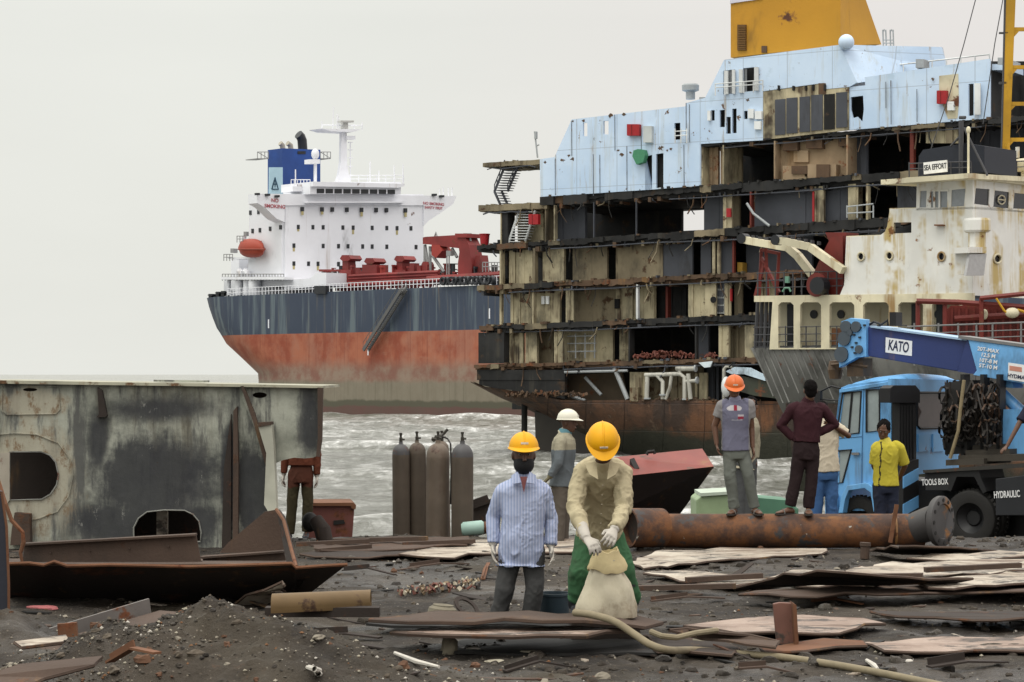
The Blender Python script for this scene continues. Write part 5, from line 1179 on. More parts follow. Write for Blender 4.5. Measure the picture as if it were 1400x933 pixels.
    mb = MB(); ring([(-20, 596), (20, 592.5), (50, 594), (80, 606), (96, 628), (100, 650), (94, 678), (78, 700), (50, 710), (10, 711)], .008); ring([(3, 528), (80, 529), (82, 560), (76, 566), (8, 567), (2, 561)], .008); mb.build('weld_seam', soot, fp)
    mk('stiffener', rust_m, [(319, 562), (324, 556), (326, 640), (325, 744), (318, 746)], -.10, -.001); mk('stiffener', rustd_m, [(306, 640), (316, 566), (316, 748), (303, 750)], -.04, -.001)
    mk('bracket_edge', rust_m, [(329, 528), (332.5, 528), (348, 566), (367, 632), (364, 640), (345, 574)], -.12, -.001); mk('bracket', soot, [(333, 530), (350, 570), (362, 632), (350, 590), (331, 545)], -.06, -.002)
    mk('tab', rustd_m, [(133, 530), (139, 534), (146, 568), (145, 570), (132, 571), (135, 566)], -.09, -.002)
    mk('post', paint('post_pale', (.40, .40, .33), .3, .5, 3), [(352, 580), (371, 579), (374, 610), (378, 697), (366, 699), (361, 690), (364, 620)], -.28, -.05); mk('post_cap', rust_m, [(352, 578), (371, 577), (371, 581), (353, 584)], -.30, -.04)
    mk('lug', rust_m, [(20, 701), (40, 703), (41, 744), (14, 746), (16, 724)], -.15, -.003)
    mk('bent_flange', paint('block_flange', (.30, .27, .22), .4, .3, 3), [(-40, 622), (13, 619), (13, 684), (2, 700), (-40, 690)], -.03, -.001)
block()

def trough():
    root = thing('rusty_plate_girder', P(240, 832, 20.6), 'long dark rusty plate girder with brown beams on top, lying before the hull section', 'girder')
    mb = MB(); top = [(10, 771), (40, 770), (60, 773), (74, 768), (92, 774), (150, 772.5), (260, 775), (330, 773), (399, 770.5), (405, 776.5), (440, 774), (475, 772)]
    n = len(top); rows = []
    for k, (yy, D) in enumerate(((0, 20.0), (.35, 20.35), (.75, 20.9), (1, 21.3))):
        rows.append([P((x-(65 if x > 430 else 0)*yy if x > 400 else x), y+(836-y)*yy-(14*yy if x > 330 else 0), D) for x, y in top])
    mb.grid(rows); mb.grid([[p+V((0, .03, .012)) for p in r] for r in rows])
    mb.build('side_plate', rustd_m, root, True, fix=False)
    mb = MB(); mb.tube([P(x, y, 19.99) for x, y in top], .017, 6); mb.build('torn_edge', edge_m, root)
    mb = MB(); poly3(mb, [(10, 771, 20.02), (399, 771, 20.02), (399, 764, 22.0), (10, 764, 22.0)], (0, 0, -.02)); mb.build('top_plate', rust_m, root)
    def ibeam(a, b, c, d, D, name):
        mb = MB(); poly3(mb, [(*a, D), (*b, D), (*c, D), (*d, D)], (0, .02, 0))
        for p, q, zz in ((a, b, 0), (d, c, 0)):
            mb.bar(P(p[0], p[1], D+.03), P(q[0], q[1], D+.03), .16, .018)
        for i in range(4): f = .15+.23*i; x = a[0]+(b[0]-a[0])*f; mb.box(P(x, a[1]+(b[1]-a[1])*f+14, D-.01), (.012, .03, .012))
        mb.build(name, rust_m, root)
    ibeam((34, 744), (268, 731), (275, 769), (30, 773), 20.7, 'beam'); ibeam((276, 762), (388, 754), (392, 771), (280, 773), 21.2, 'beam')
    mb = MB(); poly3(mb, [(300, 756, 21.6), (312, 742, 21.6), (362, 700, 21.6), (378, 697, 21.6), (388, 725, 21.6), (393, 757, 21.6)], (0, .03, 0)); mb.build('gusset', rust_m, root)
    mb = MB(); poly3(mb, [(378, 697, 21.5), (385, 706, 21.3), (398, 752, 20.6), (403, 774, 20.2), (392, 770, 20.6), (384, 730, 21.3)], (.03, .03, 0)); mb.build('gusset', rustd_m, root); mb = MB(); mb.tube([P(378, 697, 21.45), P(388, 712, 21.2), (P(399, 754, 20.5)), P(405, 775, 20.0)], .018, 6); mb.build('torn_edge', edge_m, root)
    mb = MB(); mb.tube([P(-2, 655, 20.2), P(8, 690, 20.1), P(16, 712, 20.1), P(31, 728, 20.1), P(32, 742, 20.1), P(28, 756, 20.1), P(30, 768, 20.1)], [.012, .02, .022, .02, .022, .018, .014], 6); mb.build('bent_strip', edge_m, root)
    o = thing('upright_plate', P(-5, 830, 18.5), 'dark upright steel plate cut off by the left edge of the photo', 'steel plate')
    mb = MB(); poly3(mb, [(-60, 660, 18.5), (2, 672, 18.5), (9, 720, 18.5), (12, 800, 18.5), (12, 850, 18.5), (-60, 850, 18.5)], (0, .05, 0)); mb.build('plate', paint('blue_black', (.022, .024, .034), .35, .2, 2), o)
    mb = MB(); mb.tube([P(2, 672, 18.49), P(9, 720, 18.49), P(12, 800, 18.49), P(12, 840, 18.49)], .012, 5); mb.build('edge', edge_m, o)
trough()

def sheet(label, pts, mat=pale_m, th=.022, lift=0.03, group='cut steel plates strewn over the mud', bend=.0, edge=True, name='steel_plate'):
    """flat cut plate; pts = (px, py[, height above the yard])"""
    q = []
    for p in pts:
        z = (p[2] if len(p) > 2 else lift); g = G(p[0], p[1], z)
        q.append(g)
    # finer outline, cut by torch
    rr = random.Random(len(label)+int(pts[0][0])); out = []
    for i, a in enumerate(q):
        b = q[(i+1) % len(q)]; k = max(1, min(14, int((b-a).length/.22)))
        for j in range(k):
            p = a.lerp(b, j/k)
            if j: p += V((rr.uniform(-.05, .05), rr.uniform(-.12, .12), rr.uniform(-.015, .02)))
            out.append(p)
    mb = MB(); mb.prism(out, V((0, 0, -th))); c = V((0, 0, 0))
    for p in out: c += p
    c /= len(out)
    o = mb.build(name, mat, None, origin=c); tag(o, label, 'steel plate', group)
    if edge:
        mb = MB(); mb.tube([p+V((0, 0, -th*.5)) for p in out+out[:1]], th*.62, 5, False); mb.build('cut_edge', rust_m, o).location = (0, 0, 0)
    return o
# build() takes the root of the parent as origin, so children of a one-mesh thing share its frame
sheet('pale plate reaching under the big rusty pipe from the left', [(862, 768), (905, 752), (1010, 749), (1130, 750), (1122, 757), (1060, 760), (1015, 764), (950, 770), (880, 777)], lift=.05)
sheet('long pale plate lying behind the two yellow-helmet men', [(545, 757), (600, 745), (660, 738), (780, 736), (866, 741), (840, 752), (780, 755), (660, 757), (600, 762)], lift=.06)
sheet('thin tapering pale plate beside the green trousers, pointing left', [(880, 783), (960, 781), (1052, 792), (1068, 799), (1000, 801), (930, 794)], lift=.06)
sheet('pale plate just behind the dark ridged plate', [(1048, 790), (1072, 783), (1110, 779), (1220, 786), (1180, 800), (1090, 801)], lift=.05)
sheet('raised dark plate with its ridge lifted over a black gap', [(1004, 803, .05), (1060, 789, .20), (1118, 779, .33), (1160, 782, .33), (1240, 788, .26), (1330, 790, .2), (1300, 796, .16), (1220, 797, .16), (1120, 797, .1)], rustd_m, lift=.2)
sheet('wide pale plate at right, in front of the truck crane', [(1155, 785), (1195, 772), (1290, 768), (1420, 766), (1450, 776), (1330, 784), (1240, 790)], lift=.12)
sheet('narrow whitish plate under the truck, second from the pipe flange', [(1240, 763), (1290, 757), (1440, 752), (1450, 758), (1330, 766)], lift=.10)
sheet('dark triangular plate tilted up just right of the pipe flange', [(1188, 752, .06), (1230, 746, .24), (1300, 747, .2), (1362, 752, .08), (1280, 757, .06)], rustd_m, lift=.1)
sheet('long pale plate at the right edge with a brown lower rim', [(1240, 795), (1310, 788), (1450, 778), (1460, 795), (1360, 800), (1270, 803)], lift=.15)
sheet('rust brown plate beneath the pale plates at the right', [(1010, 812), (1100, 806), (1280, 800), (1460, 795), (1460, 806), (1200, 812), (1080, 815)], rust_m, lift=.10)
sheet('dark thin plate lying alone on the mud at far right', [(1190, 835), (1290, 837), (1460, 833), (1460, 842), (1330, 847), (1230, 842)], rustd_m, lift=.09)
sheet('pinkish plate behind the short upright rusty stub', [(935, 855), (1000, 847), (1060, 842), (1180, 845), (1210, 852), (1120, 866), (1010, 865)], pink_m, lift=.08)
sheet('pinkish strip at the lower right edge', [(1175, 878), (1250, 873), (1460, 868), (1460, 885), (1330, 888), (1210, 889)], pink_m, lift=.05)
sheet('long rusty strip running right from the upright stub', [(1040, 885), (1090, 878), (1180, 876), (1185, 882), (1100, 889), (1045, 892)], edge_m, lift=.06)
sheet('rusty bar-like plate between hose and upright stub', [(915, 860, .2), (940, 858, .2), (1065, 876, .14), (1060, 884, .12), (960, 872, .12)], rust_m, lift=.15)
sheet('long thin plate with rusty front rim at the feet of the two yellow-helmet men', [(505, 846, .25), (560, 841, .26), (690, 837, .27), (850, 837, .26), (905, 850, .2), (880, 856, .21), (800, 847, .27), (690, 844, .28), (560, 849, .26)], rust_m, lift=.18, th=.03)
o_ = thing('steel_box', P(826, 872, 18.05), 'low rusty steel box under the boots of the bending man', 'steel box'); mb_ = MB(); mb_.box(P(826, 840, 18.05)-V((0, 0, .10)), (.56, .62, .20)); mb_.build('body', rustd_m, o_, bevel=.01)
sheet('black-stained plate under the thin rusty one, below the men', [(500, 852, .10), (620, 846, .10), (860, 848, .10), (880, 858, .08), (620, 857, .08)], black_m, lift=.1, edge=False)  # black sheet paints in the shade of the gap between the plates
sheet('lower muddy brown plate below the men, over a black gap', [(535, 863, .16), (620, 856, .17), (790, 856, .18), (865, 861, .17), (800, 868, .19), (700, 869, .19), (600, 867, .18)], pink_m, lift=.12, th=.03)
sheet('black oily plate in the gap below the men', [(600, 890), (640, 868), (890, 866), (935, 880), (900, 893)], black_m, lift=.035, edge=False)  # the hollow's shade is put in as a black sheet
sheet('dark plate left of the hose at the bottom', [(880, 868), (930, 862), (1010, 885), (1000, 895), (900, 890)], rustd_m, lift=.06)
sheet('brown plate at the foot of the gas cylinders', [(425, 745), (520, 735), (640, 733), (650, 742), (560, 750), (440, 752)], rust_m, lift=.08)
sheet('dark plate poking left from under the cylinders', [(410, 757), (470, 750), (575, 748), (560, 758), (470, 762)], rustd_m, lift=.05)
sheet('bright torn plate corner by the yellow half pipe', [(322, 824, .05), (360, 806, .22), (386, 794, .30), (389, 799, .28), (384, 812, .1), (360, 826, .03)], pale_m, lift=.1)
sheet('pale plate peeping out under the girder at left', [(20, 877, .3), (90, 868, .32), (95, 876, .3), (30, 884, .28)], pale_m, lift=.3)
sheet('rusty sheet at the bottom left corner', [(-20, 925, .3), (60, 905, .34), (140, 897, .36), (128, 908, .34), (60, 926, .28), (30, 940, .25), (-20, 945, .25)], rust_m, lift=.3)
for i, (x, y, l, a, z) in enumerate(((455, 742, .9, .1, .1), (520, 738, 1.2, -.2, .12), (470, 750, .7, .5, .08), (600, 742, .9, .05, .1), (1205, 788, .8, -.3, .2), (1330, 776, 1.0, .1, .2), (990, 790, .8, .2, .1), (930, 803, 1.1, -.15, .06))):
    g = G(x, y, z); mb = MB(); d = V((math.cos(a), math.sin(a), .04)); mb.bar(g-d*l*.5, g+d*l*.5, .10, .05)
    lb = ('short rusty bar by the red tank at left', 'rusty bar lying before the gas cylinders', 'stubby rusty bar nearest the left girder', 'rusty bar between cylinders and striped shirt', 'rusty bar slanting over the pale right plates', 'rusty bar at far right before the truck', 'rusty bar right of the sack on pale plate', 'rusty bar on mud beside the green trousers')[i]
    tag(mb.build('steel_bar', rust_m, None), lb, 'steel bar', 'loose rusty bars')

def beams_front():
    o = thing('angle_beam', P(135, 870, 16.3), 'long rusty angle beam slanting up over the mud at lower left', 'beam')
    mb = MB(); a, b = P(-20, 912, 15.6), P(238, 838, 17.2); mb.bar(a, b, .30, .02); mb.build('flange', rust_m, o)
    mb = MB(); mb.bar(P(60, 876, 16.6), P(205, 832, 17.3), .02, .16); mb.build('web', paint('web_grey', (.14, .125, .115), .4, .3, 3), o)
    mb = MB(); mb.bar(P(92, 852, 16.2), P(94, 876, 16.2), .14, .05); mb.build('stub', edge_m, o)
    o = thing('half_pipe', P(440, 835, 18.5), 'ochre half pipe lying on the mud beside the mound', 'pipe')
    mb = MB(); a = P(372, 829, 18.3); b = P(507, 823, 18.9); d = (b-a).normalized(); x = V((0, 1, 0)); rows = []
    for k in range(15):
        an = math.pi*(-.12+1.24*k/14); off = V((0, math.cos(an)*.105, math.sin(an)*.105)); rows.append([a+off+d*(b-a).length*j/6 for j in range(7)])
    mb.grid(rows); mb.grid([[p*1.0+V((0, 0, -.012)) for p in r] for r in rows]); mb.build('shell', paint('ochre_pipe', (.15, .095, .04), .5, .3, 3, rc=(.07, .035, .02)), o, True, fix=False)
    mb = MB(); mb.box((a+b)/2-V((0, -.05, .07)), ((b-a).length*.98, .16, .08)); mb.build('fill', rustd_m, o)
    o = thing('rusty_stub', G(1078, 884, .05), 'short rusty plate stub standing upright in the mud at lower right', 'steel stub')
    mb = MB(); c = G(1078, 884, .03); D = c.y; poly3(mb, [(1062, 882, D), (1057, 826, D), (1066, 824, D), (1084, 825, D), (1089, 828, D), (1092, 880, D)], (0, .05, 0)); mb.build('web', paint('stub_rust', (.16, .075, .055), .45, .4, 4, rc=(.07, .06, .05)), o, bevel=.006)
    mb = MB(); poly3(mb, [(1084, 825, D-.1), (1089, 828, D-.1), (1092, 880, D-.1), (1087, 884, D-.1)], (0.0, .2, 0)); mb.build('flange', edge_m, o)
    o = thing('bollard_stub', G(1182, 764), 'small round steel stub standing on the pale plates below the pipe', 'steel stub')
    mb = MB(); g = G(1182, 764); mb.lathe([(.055, 0), (.055, .14), (.065, .15), (.065, .19), (.02, .19)], g, V((.05, 0, 1)), 12); mb.build('shaft', rust_m, o)
beams_front()

def big_pipe():
    t = NT('orange_rust_pipe'); c = t.mix(t.ramp(t.noise(3.2, 8, .7), .38, .62), (.050, .026, .018), (.155, .062, .022)); c = t.mix(t.ramp(t.noise(2.1, 7, .7, t.map(loc=(4, 4, 4))), .56, .62), c, (.048, .045, .045)); c = t.mix(t.ramp(t.noise(1.3, 5, .6, t.map((.6, 2, 2), loc=(1, 2, 3))), .60, .68, 0, .9), c, (.22, .10, .028)); c = t.mix(t.ramp(t.noise(9, 4, .6, t.map(loc=(4, 2, 4))), .70, .72), c, (.35, .33, .28))
    t.bump(t.noise(8, 8, .7), .5, .015); pm = t.out(c, .75)
    o = thing('big_rusty_pipe', P(1080, 750, 27.5), 'long orange-rusted pipe lying across the yard under the standing men', 'pipe')
    def tubev(q, x0, x1, yc, D, r, n=40): 
        a = P(x0, yc, D); b = P(x1, yc, D); q.rings([[a.lerp(b, i/14)+V((0, math.cos(u)*r, math.sin(u)*r)) for u in [2*math.pi*k/n for k in range(n)]] for i in range(15)])
    mb = MB(); tubev(mb, 903, 1262, 726, 27.45, .214); mb.build('barrel', pm, o, True)
    for x in (1222, 908): mb = MB(); tubev(mb, x-1.5, x+1.5, 726, 27.45, .224); mb.build('weld_ring', paint('ring_rust', (.25, .13, .05), .5, 0, 4), o, True)
    mb = MB(); mb.bar(P(1217, 742, 27.2), P(1226, 690, 27.2), .05, .03); mb.build('strap', edge_m, o)
    d = V((.78, -.60, .02)).normalized(); c0 = P(1284, 713, 27.1); fm = paint('flange_grey', (.055, .052, .052), .5, .2, 3, rc=(.26, .11, .025))
    mb = MB(); mb.lathe([(.02, -.02), (.30, -.03), (.315, 0), (.315, .05), (.30, .06), (.22, .065), (.21, .05), (.02, .05)], c0, d, 40); fl = mb.build('end_flange', fm, o, True)
    x, y, _ = frame_from(d)
    for k in range(12):
        an = 2*math.pi*k/12; mb = MB(); mb.lathe([(.002, 0), (.026, 0), (.026, .012), (.002, .012)], c0+d*.055+(x*math.cos(an)+y*math.sin(an))*.262, d, 10); mb.build('bolt_hole', black_m, fl)
    mb = MB(); mb.tube([P(1255, 722, 27.4), P(1272, 716, 27.25), c0], [.205, .215, .22], 30); mb.build('neck', fm, o, True)
    o2 = thing('short_rusty_pipe', P(884, 750, 27.0), 'short wider rusty pipe piece at the left end of the long pipe', 'pipe')
    mb = MB(); a = P(858, 722, 26.9); b = P(904, 722, 27.15); dd = (b-a).normalized(); mb.lathe([(.22, 0), (.243, 0), (.243, (b-a).length), (.225, (b-a).length), (.22, 0)], a, dd, 36, False); mb.build('barrel', pm, o2, True)
    mb = MB(); mb.lathe([(.01, .05), (.22, .05), (.22, .07), (.01, .07)], a+dd*.1, dd, 24); mb.build('inner_wall', rustd_m, o2)
big_pipe()

def cylinders():
    gm = paint('cylinder_grey', (.090, .070, .052), .42, .6, 4, .6, .5, rc=(.085, .05, .035), sc=(.06, .045, .035), var=.15); gm2 = paint('cylinder_brown', (.13, .10, .075), .35, .6, 4, .6, .4, rc=(.12, .07, .05), sc=(.08, .05, .035)); top_m = paint('cylinder_top', (.062, .060, .062), .35, .4, 5, grime=.6)
    brass = plain('valve_brass', (.06, .055, .045), .4, .6)
    def cyl(x0, x1, yt, yb, D, m, label, top=None):
        yb += 13
        r = (x1-x0)/2/F*D; c = P((x0+x1)/2, yb, D); H = (yb-yt)/F*D; ax = V((random.uniform(-.02, .02), .0, 1))
        o = thing('gas_cylinder', c, label, 'gas cylinder', 'tall steel gas cylinders by the water')
        sh = H-r*1.35
        prof = [(r*.8, 0), (r*.97, .02), (r, .05), (r, sh*.5), (r, sh-.02)]+[(r*math.cos(k*math.pi/2/7)*.78+r*.22*(1-k/7)**.5, sh+r*1.1*math.sin(k*math.pi/2/7)) for k in range(1, 7)]+[(r*.22, sh+r*1.15), (r*.22, sh+r*1.35), (.01, sh+r*1.35)]
        mb = MB(); mb.lathe(prof[:5], c, ax, 28); b = mb.build('body', m, o, True)
        mb = MB(); mb.lathe(prof[4:], c, ax, 28); mb.build('shoulder', top or m, o, True)
        t = c+ax.normalized()*H; mb = MB(); mb.lathe([(.024, -.02), (.024, .05), (.016, .055), (.016, .09), (.022, .095), (.022, .12), (.004, .125)], t, ax, 12); mb.tube([t+V((0, 0, .03)), t+V((.05, -.02, .03))], .014, 8); mb.build('valve', brass, o)
        return o
    cyl(537, 561, 604, 725, 30.2, gm, 'leftmost dark grey gas cylinder of the row', top_m); cyl(560, 584, 602, 724, 30.3, gm, 'dark grey gas cylinder second from left in the row'); cyl(582, 614, 602, 732, 29.8, gm2, 'brownish gas cylinder in front, middle of the row', gm2); cyl(597, 616, 601, 728, 30.4, gm2, 'gas cylinder half hidden in the middle, carrying the hose')
    cyl(617, 647, 603, 734, 29.6, gm, 'separate gas cylinder at right of the row, blue-grey shoulder', top_m)
    o = thing('gas_regulator', P(600, 598, 30.2), 'gas regulator and black hose on the middle gas cylinders', 'regulator')
    mb = MB(); mb.tube([P(592, 604, 30), P(596, 597, 30), P(606, 594, 30.2), P(612, 587, 30.2)], .02, 8); mb.tube([P(590, 600, 30), P(602, 602, 30)], .025, 8); mb.sphere(P(601, 597, 30.1), .035); mb.build('valve', brass, o)
    mb = MB(); mb.tube([P(604, 597, 30.1), P(612, 600, 30.1), P(616, 607, 30), P(617, 640, 30), P(616, 690, 30)], .012, 6); mb.build('hose', plain('hose_black', (.02, .018, .017)), o)
cylinders()

def boats():
    o = thing('red_steel_scow', P(900, 700, 37), 'red-topped black steel pontoon end behind the bending man', 'pontoon')
    D = 37; red = paint('scow_red', (.19, .04, .03), .50, .5, 1.6, grime=.35, rc=(.12, .06, .04)); blk = paint('scow_black', (.016, .011, .010), .4, .3, 1.4)
    mb = MB(); q = [P(838, 625.5, D), P(960, 613.5, D+.6), P(976, 638, D-.5), P(838, 653, D-.8)]; mb.prism(q, V((0, .06, -.04))); mb.build('top_plate', red, o)
    mb = MB(); a = [P(838, 653.5, D-.8), P(976, 638.5, D-.5), P(932, 700, D+.4), P(900, 745, D+.8), P(868, 745, D), P(845, 700, D-.4)]; mb.prism(a, V((0, 2.2, 0))); mb.build('hull', blk, o)
    mb = MB(); mb.tube([P(884, 622, D-.1), P(886, 618, D-.1), P(894, 617, D-.1), P(895, 621, D-.1)], .03, 6); mb.build('cleat', black_m, o); mb = MB(); mb.prism([P(861, 628, D-.35), P(867, 626, D-.35), P(874, 640, D-.5), P(868, 642, D-.5)], V((0, .05, -.1))); mb.build('cleat', black_m, o)
    o = thing('green_boat', P(1010, 700, 31), 'pale green plastic boat behind the man in the orange helmet', 'boat'); K = VP((0, 31), (1, .0))
    g1 = paint('boat_lime', (.25, .33, .19), .35, .5, 2, rc=(.22, .19, .06), grime=.6); g2 = paint('boat_green', (.085, .20, .13), .25, .4, 2)
    mb = MB(); K.poly(mb, [(952, 684), (962, 676), (1000, 674), (1030, 676), (1030, 760), (952, 760)], 0, 1); mb.build('bow', g1, o, bevel=.03); mb = MB(); K.poly(mb, [(1030.5, 680), (1078, 684), (1092, 696), (1092, 760), (1030.5, 760)], .05, .9); mb.build('side', g2, o, bevel=.03)
    mb = MB(); K.poly(mb, [(958, 674.5), (1002, 672), (1034, 675), (1034, 678), (1000, 676), (958, 679)], -.03, 1.03); mb.build('gunwale', plain('boat_rim', (.40, .46, .38)), o)
    o = thing('sea_green_drum', P(645, 735, 29), 'small pale turquoise container lying left of the striped shirt', 'container')
    mb = MB(); a = P(631, 724, 29.2); b = P(662, 721, 29.2); mb.tube([a, a.lerp(b, .1), a.lerp(b, .9), b], [.07, .095, .095, .07], 16); mb.build('body', paint('turq', (.33, .48, .42), .15, .3, 3), o, True); mb = MB(); mb.tube([b, P(668, 721, 29.2)], .075, 14); mb.build('cap', edge_m, o)
    o = thing('rusty_tank', P(457, 724, 31.5), 'low rust-red steel tank at the water edge, right of the brown overalls', 'tank')
    K = VP((0, 32.6), (1, .12)); mb = MB(); K.poly(mb, [(418, 690), (485, 689), (481, 745), (418, 745)], 0, .9); mb.build('body', paint('tank_red', (.14, .05, .04), .5, .4, 3), o, bevel=.01); mb = MB(); K.poly(mb, [(418, 688), (483, 687.5), (487, 691), (486, 697), (480, 695), (480, 692), (418, 692)], -.05, .95); mb.build('lip', edge_m, o); mb = MB(); K.poly(mb, [(456, 712), (470, 711), (472, 716), (456, 718)], -.02, 0); mb.build('slot', black_m, o)
    o = thing('dark_drum', P(434, 748, 28.5), 'dark dented drum leaning on a round lump, left of the tank', 'drum')
    mb = MB(); mb.tube([P(446, 748, 28.4), P(441, 725, 28.4), P(432, 711, 28.5)], [.10, .11, .09], 14); mb.build('body', rustd_m, o, True); mb = MB(); mb.sphere(P(424, 714, 28.7), (.11, .1, .13)); mb.build('cap', black_m, o, True)
    o = thing('dark_ramp', P(560, 735, 30.8), 'long dark steel rail slanting behind the gas cylinders', 'rail'); mb = MB(); mb.bar(P(646, 690, 30.9), P(668, 682, 30.9), .1, .12); mb.prism([P(646, 692, 30.9), P(672, 682, 30.9), P(672, 728, 30.9), P(646, 735, 30.9)], V((0, .1, 0))); mb.build('web', rustd_m, o)
boats()

def on_mud(px, py, up=.0):
    g = G(px, py, .05)
    for _ in range(8): g = G(px, py, gz(g.x, g.y)+up)
    return g
def small_things():
    # bucket, sack, hose
    o = thing('blue_bucket', P(757, 855, 18.9), 'grey-blue plastic bucket between the two men in yellow helmets', 'bucket'); m = plain('bucket_blue', (.028, .045, .058), .45); c = P(757, 855, 18.9)
    mb = MB(); mb.lathe([(.12, 0), (.125, .01), (.147, .255), (.157, .26), (.157, .28), (.145, .28), (.12, .02), (.01, .02)], c, V((0, 0, 1)), 28); mb.build('body', m, o, True); mb = MB(); mb.tube([c+V((.15*math.cos(a), -.02-.05*math.sin(a), .27-.12*math.sin(a))) for a in [k*math.pi/10 for k in range(11)]], .004, 5); mb.build('handle', plain('wire', (.3, .3, .3), .4, .6), o)
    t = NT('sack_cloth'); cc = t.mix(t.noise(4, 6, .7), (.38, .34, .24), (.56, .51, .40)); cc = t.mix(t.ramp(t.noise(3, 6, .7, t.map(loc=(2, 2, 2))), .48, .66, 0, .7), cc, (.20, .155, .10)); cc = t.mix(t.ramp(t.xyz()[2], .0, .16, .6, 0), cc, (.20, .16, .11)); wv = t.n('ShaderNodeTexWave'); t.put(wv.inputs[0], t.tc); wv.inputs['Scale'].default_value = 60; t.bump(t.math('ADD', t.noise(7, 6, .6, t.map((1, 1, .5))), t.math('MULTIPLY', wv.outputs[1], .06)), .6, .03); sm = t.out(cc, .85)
    base = P(833, 846, 17.38); prof = [(0, .200, .13), (.015, .248, .16), (.05, .255, .165), (.10, .240, .165), (.16, .222, .155), (.22, .20, .145), (.28, .175, .125), (.33, .15, .11), (.37, .125, .095), (.40, .11, .085), (.43, .105, .08), (.47, .10, .075)]
    rg = []
    for h, rx, ry in prof:
        row = []
        for k in range(48):
            a = 2*math.pi*k/48; w = 1+.085*math.sin(a*8+h*7+2*noise.noise(V((a, h*8, 0))))*min(1, max(0, h-.1)*4)+.20*noise.noise(V((math.cos(a)*1.5, math.sin(a)*1.5, h*6)))+.07*noise.noise(V((math.cos(a)*4, math.sin(a)*4, h*14)))
            row.append(base+V((math.cos(a)*rx*w-.02*h*2, math.sin(a)*ry*w, h+.012*noise.noise(V((math.cos(a)*3, math.sin(a)*3, h*9))))))
        rg.append(row)
    o = thing('cloth_sack', base, 'pale yellowish cloth sack held open by the bending man', 'sack'); mb = MB(); mb.rings(rg); mb.build('bag', sm, o, True)
    rg = []
    for h, rx, ry in ((.43, .10, .08), (.385, .135, .10), (.375, .15, .115), (.40, .155, .12), (.45, .135, .105), (.50, .105, .085), (.545, .095, .075), (.55, .085, .065), (.46, .08, .06)):
        rg.append([base+V((math.cos(a)*rx*(1+.07*math.sin(a*5+h*20)+.12*noise.noise(V((a, h*15, 2))))-.02, math.sin(a)*ry*(1+.06*math.sin(a*7)), h+.018*math.sin(a*2+1)+.02*noise.noise(V((math.cos(a)*2, math.sin(a)*2, h*6))))) for a in [2*math.pi*k/40 for k in range(40)]])
    mb = MB(); mb.rings(rg, False); mb.build('rolled_mouth', plain('sack_mouth', (.52, .43, .24), .85, var=.15, bump=.4), o, True)
    o = thing('air_hose', G(1000, 892, .05), 'thick tan hose snaking from the sack towards the lower right corner', 'hose'); pts = [P(786, 838, 16.6), P(810, 841, 16.4), P(840, 850, 16.2), P(868, 868, 16.1), P(890, 882, 16.0), P(915, 889, 16.05)]+[on_mud(x, y, .03) for x, y in ((950, 889), (985, 892), (1060, 898), (1120, 906), (1180, 916), (1260, 932), (1340, 950))]
    # smooth path
    sp = []
    for i in range(len(pts)-1):
        p0, p1, p2, p3 = pts[max(i-1, 0)], pts[i], pts[i+1], pts[min(i+2, len(pts)-1)]
        for j in range(6): u = j/6; sp.append(.5*((2*p1)+(p2-p0)*u+(2*p0-5*p1+4*p2-p3)*u*u+(3*p1-p0-3*p2+p3)*u**3))
    mb = MB(); mb.tube(sp, .028, 10); mb.build('tube', plain('hose_tan', (.20, .165, .105), .75, var=.2, bump=.3), o, True)
    mb = MB(); mb.tube([P(980, 862, 16.5), P(950, 866, 16.3), P(925, 872, 16.2), P(905, 870, 16.2), P(890, 864, 16.3)], .022, 8); tag(mb.build('hose_loop', plain('hose_tan', (.20, .165, .105)), None, True), 'short hose loop lying under the rusty bar left of the stub', 'hose')
    # stones one can point to, rags and scraps
    def stone(name, label, cat, px, py, sx, sy, sz, mat, z=None, seed=0, grp=None):
        g = G(px, py, .05); 
        for _ in range(6): g = G(px, py, gz(g.x, g.y)); 
        if z is not None: g = G(px, py, z)
        mb = MB(); mb.sphere((0, 0, 0), (1, 1, 1), 14, 9)
        mb.v = [V((v.x*sx, v.y*sy, v.z*sz))*(1+.35*noise.noise(v*1.3+V((seed, 0, 0)))+.15*noise.noise(v*3+V((seed, 5, 0))))+g for v in mb.v]
        o = mb.build(name, mat, None, True, origin=g); tag(o, label, cat, grp)
    ps = plain('stone_pale', (.34, .31, .24), .85, var=.2, bump=.4); pw = plain('stone_white', (.50, .47, .42), .85, var=.15, bump=.4); rg_ = plain('rag_grey', (.17, .15, .11), .9, var=.25, bump=.5)
    S_ = 'pale stones and rags on the mud'
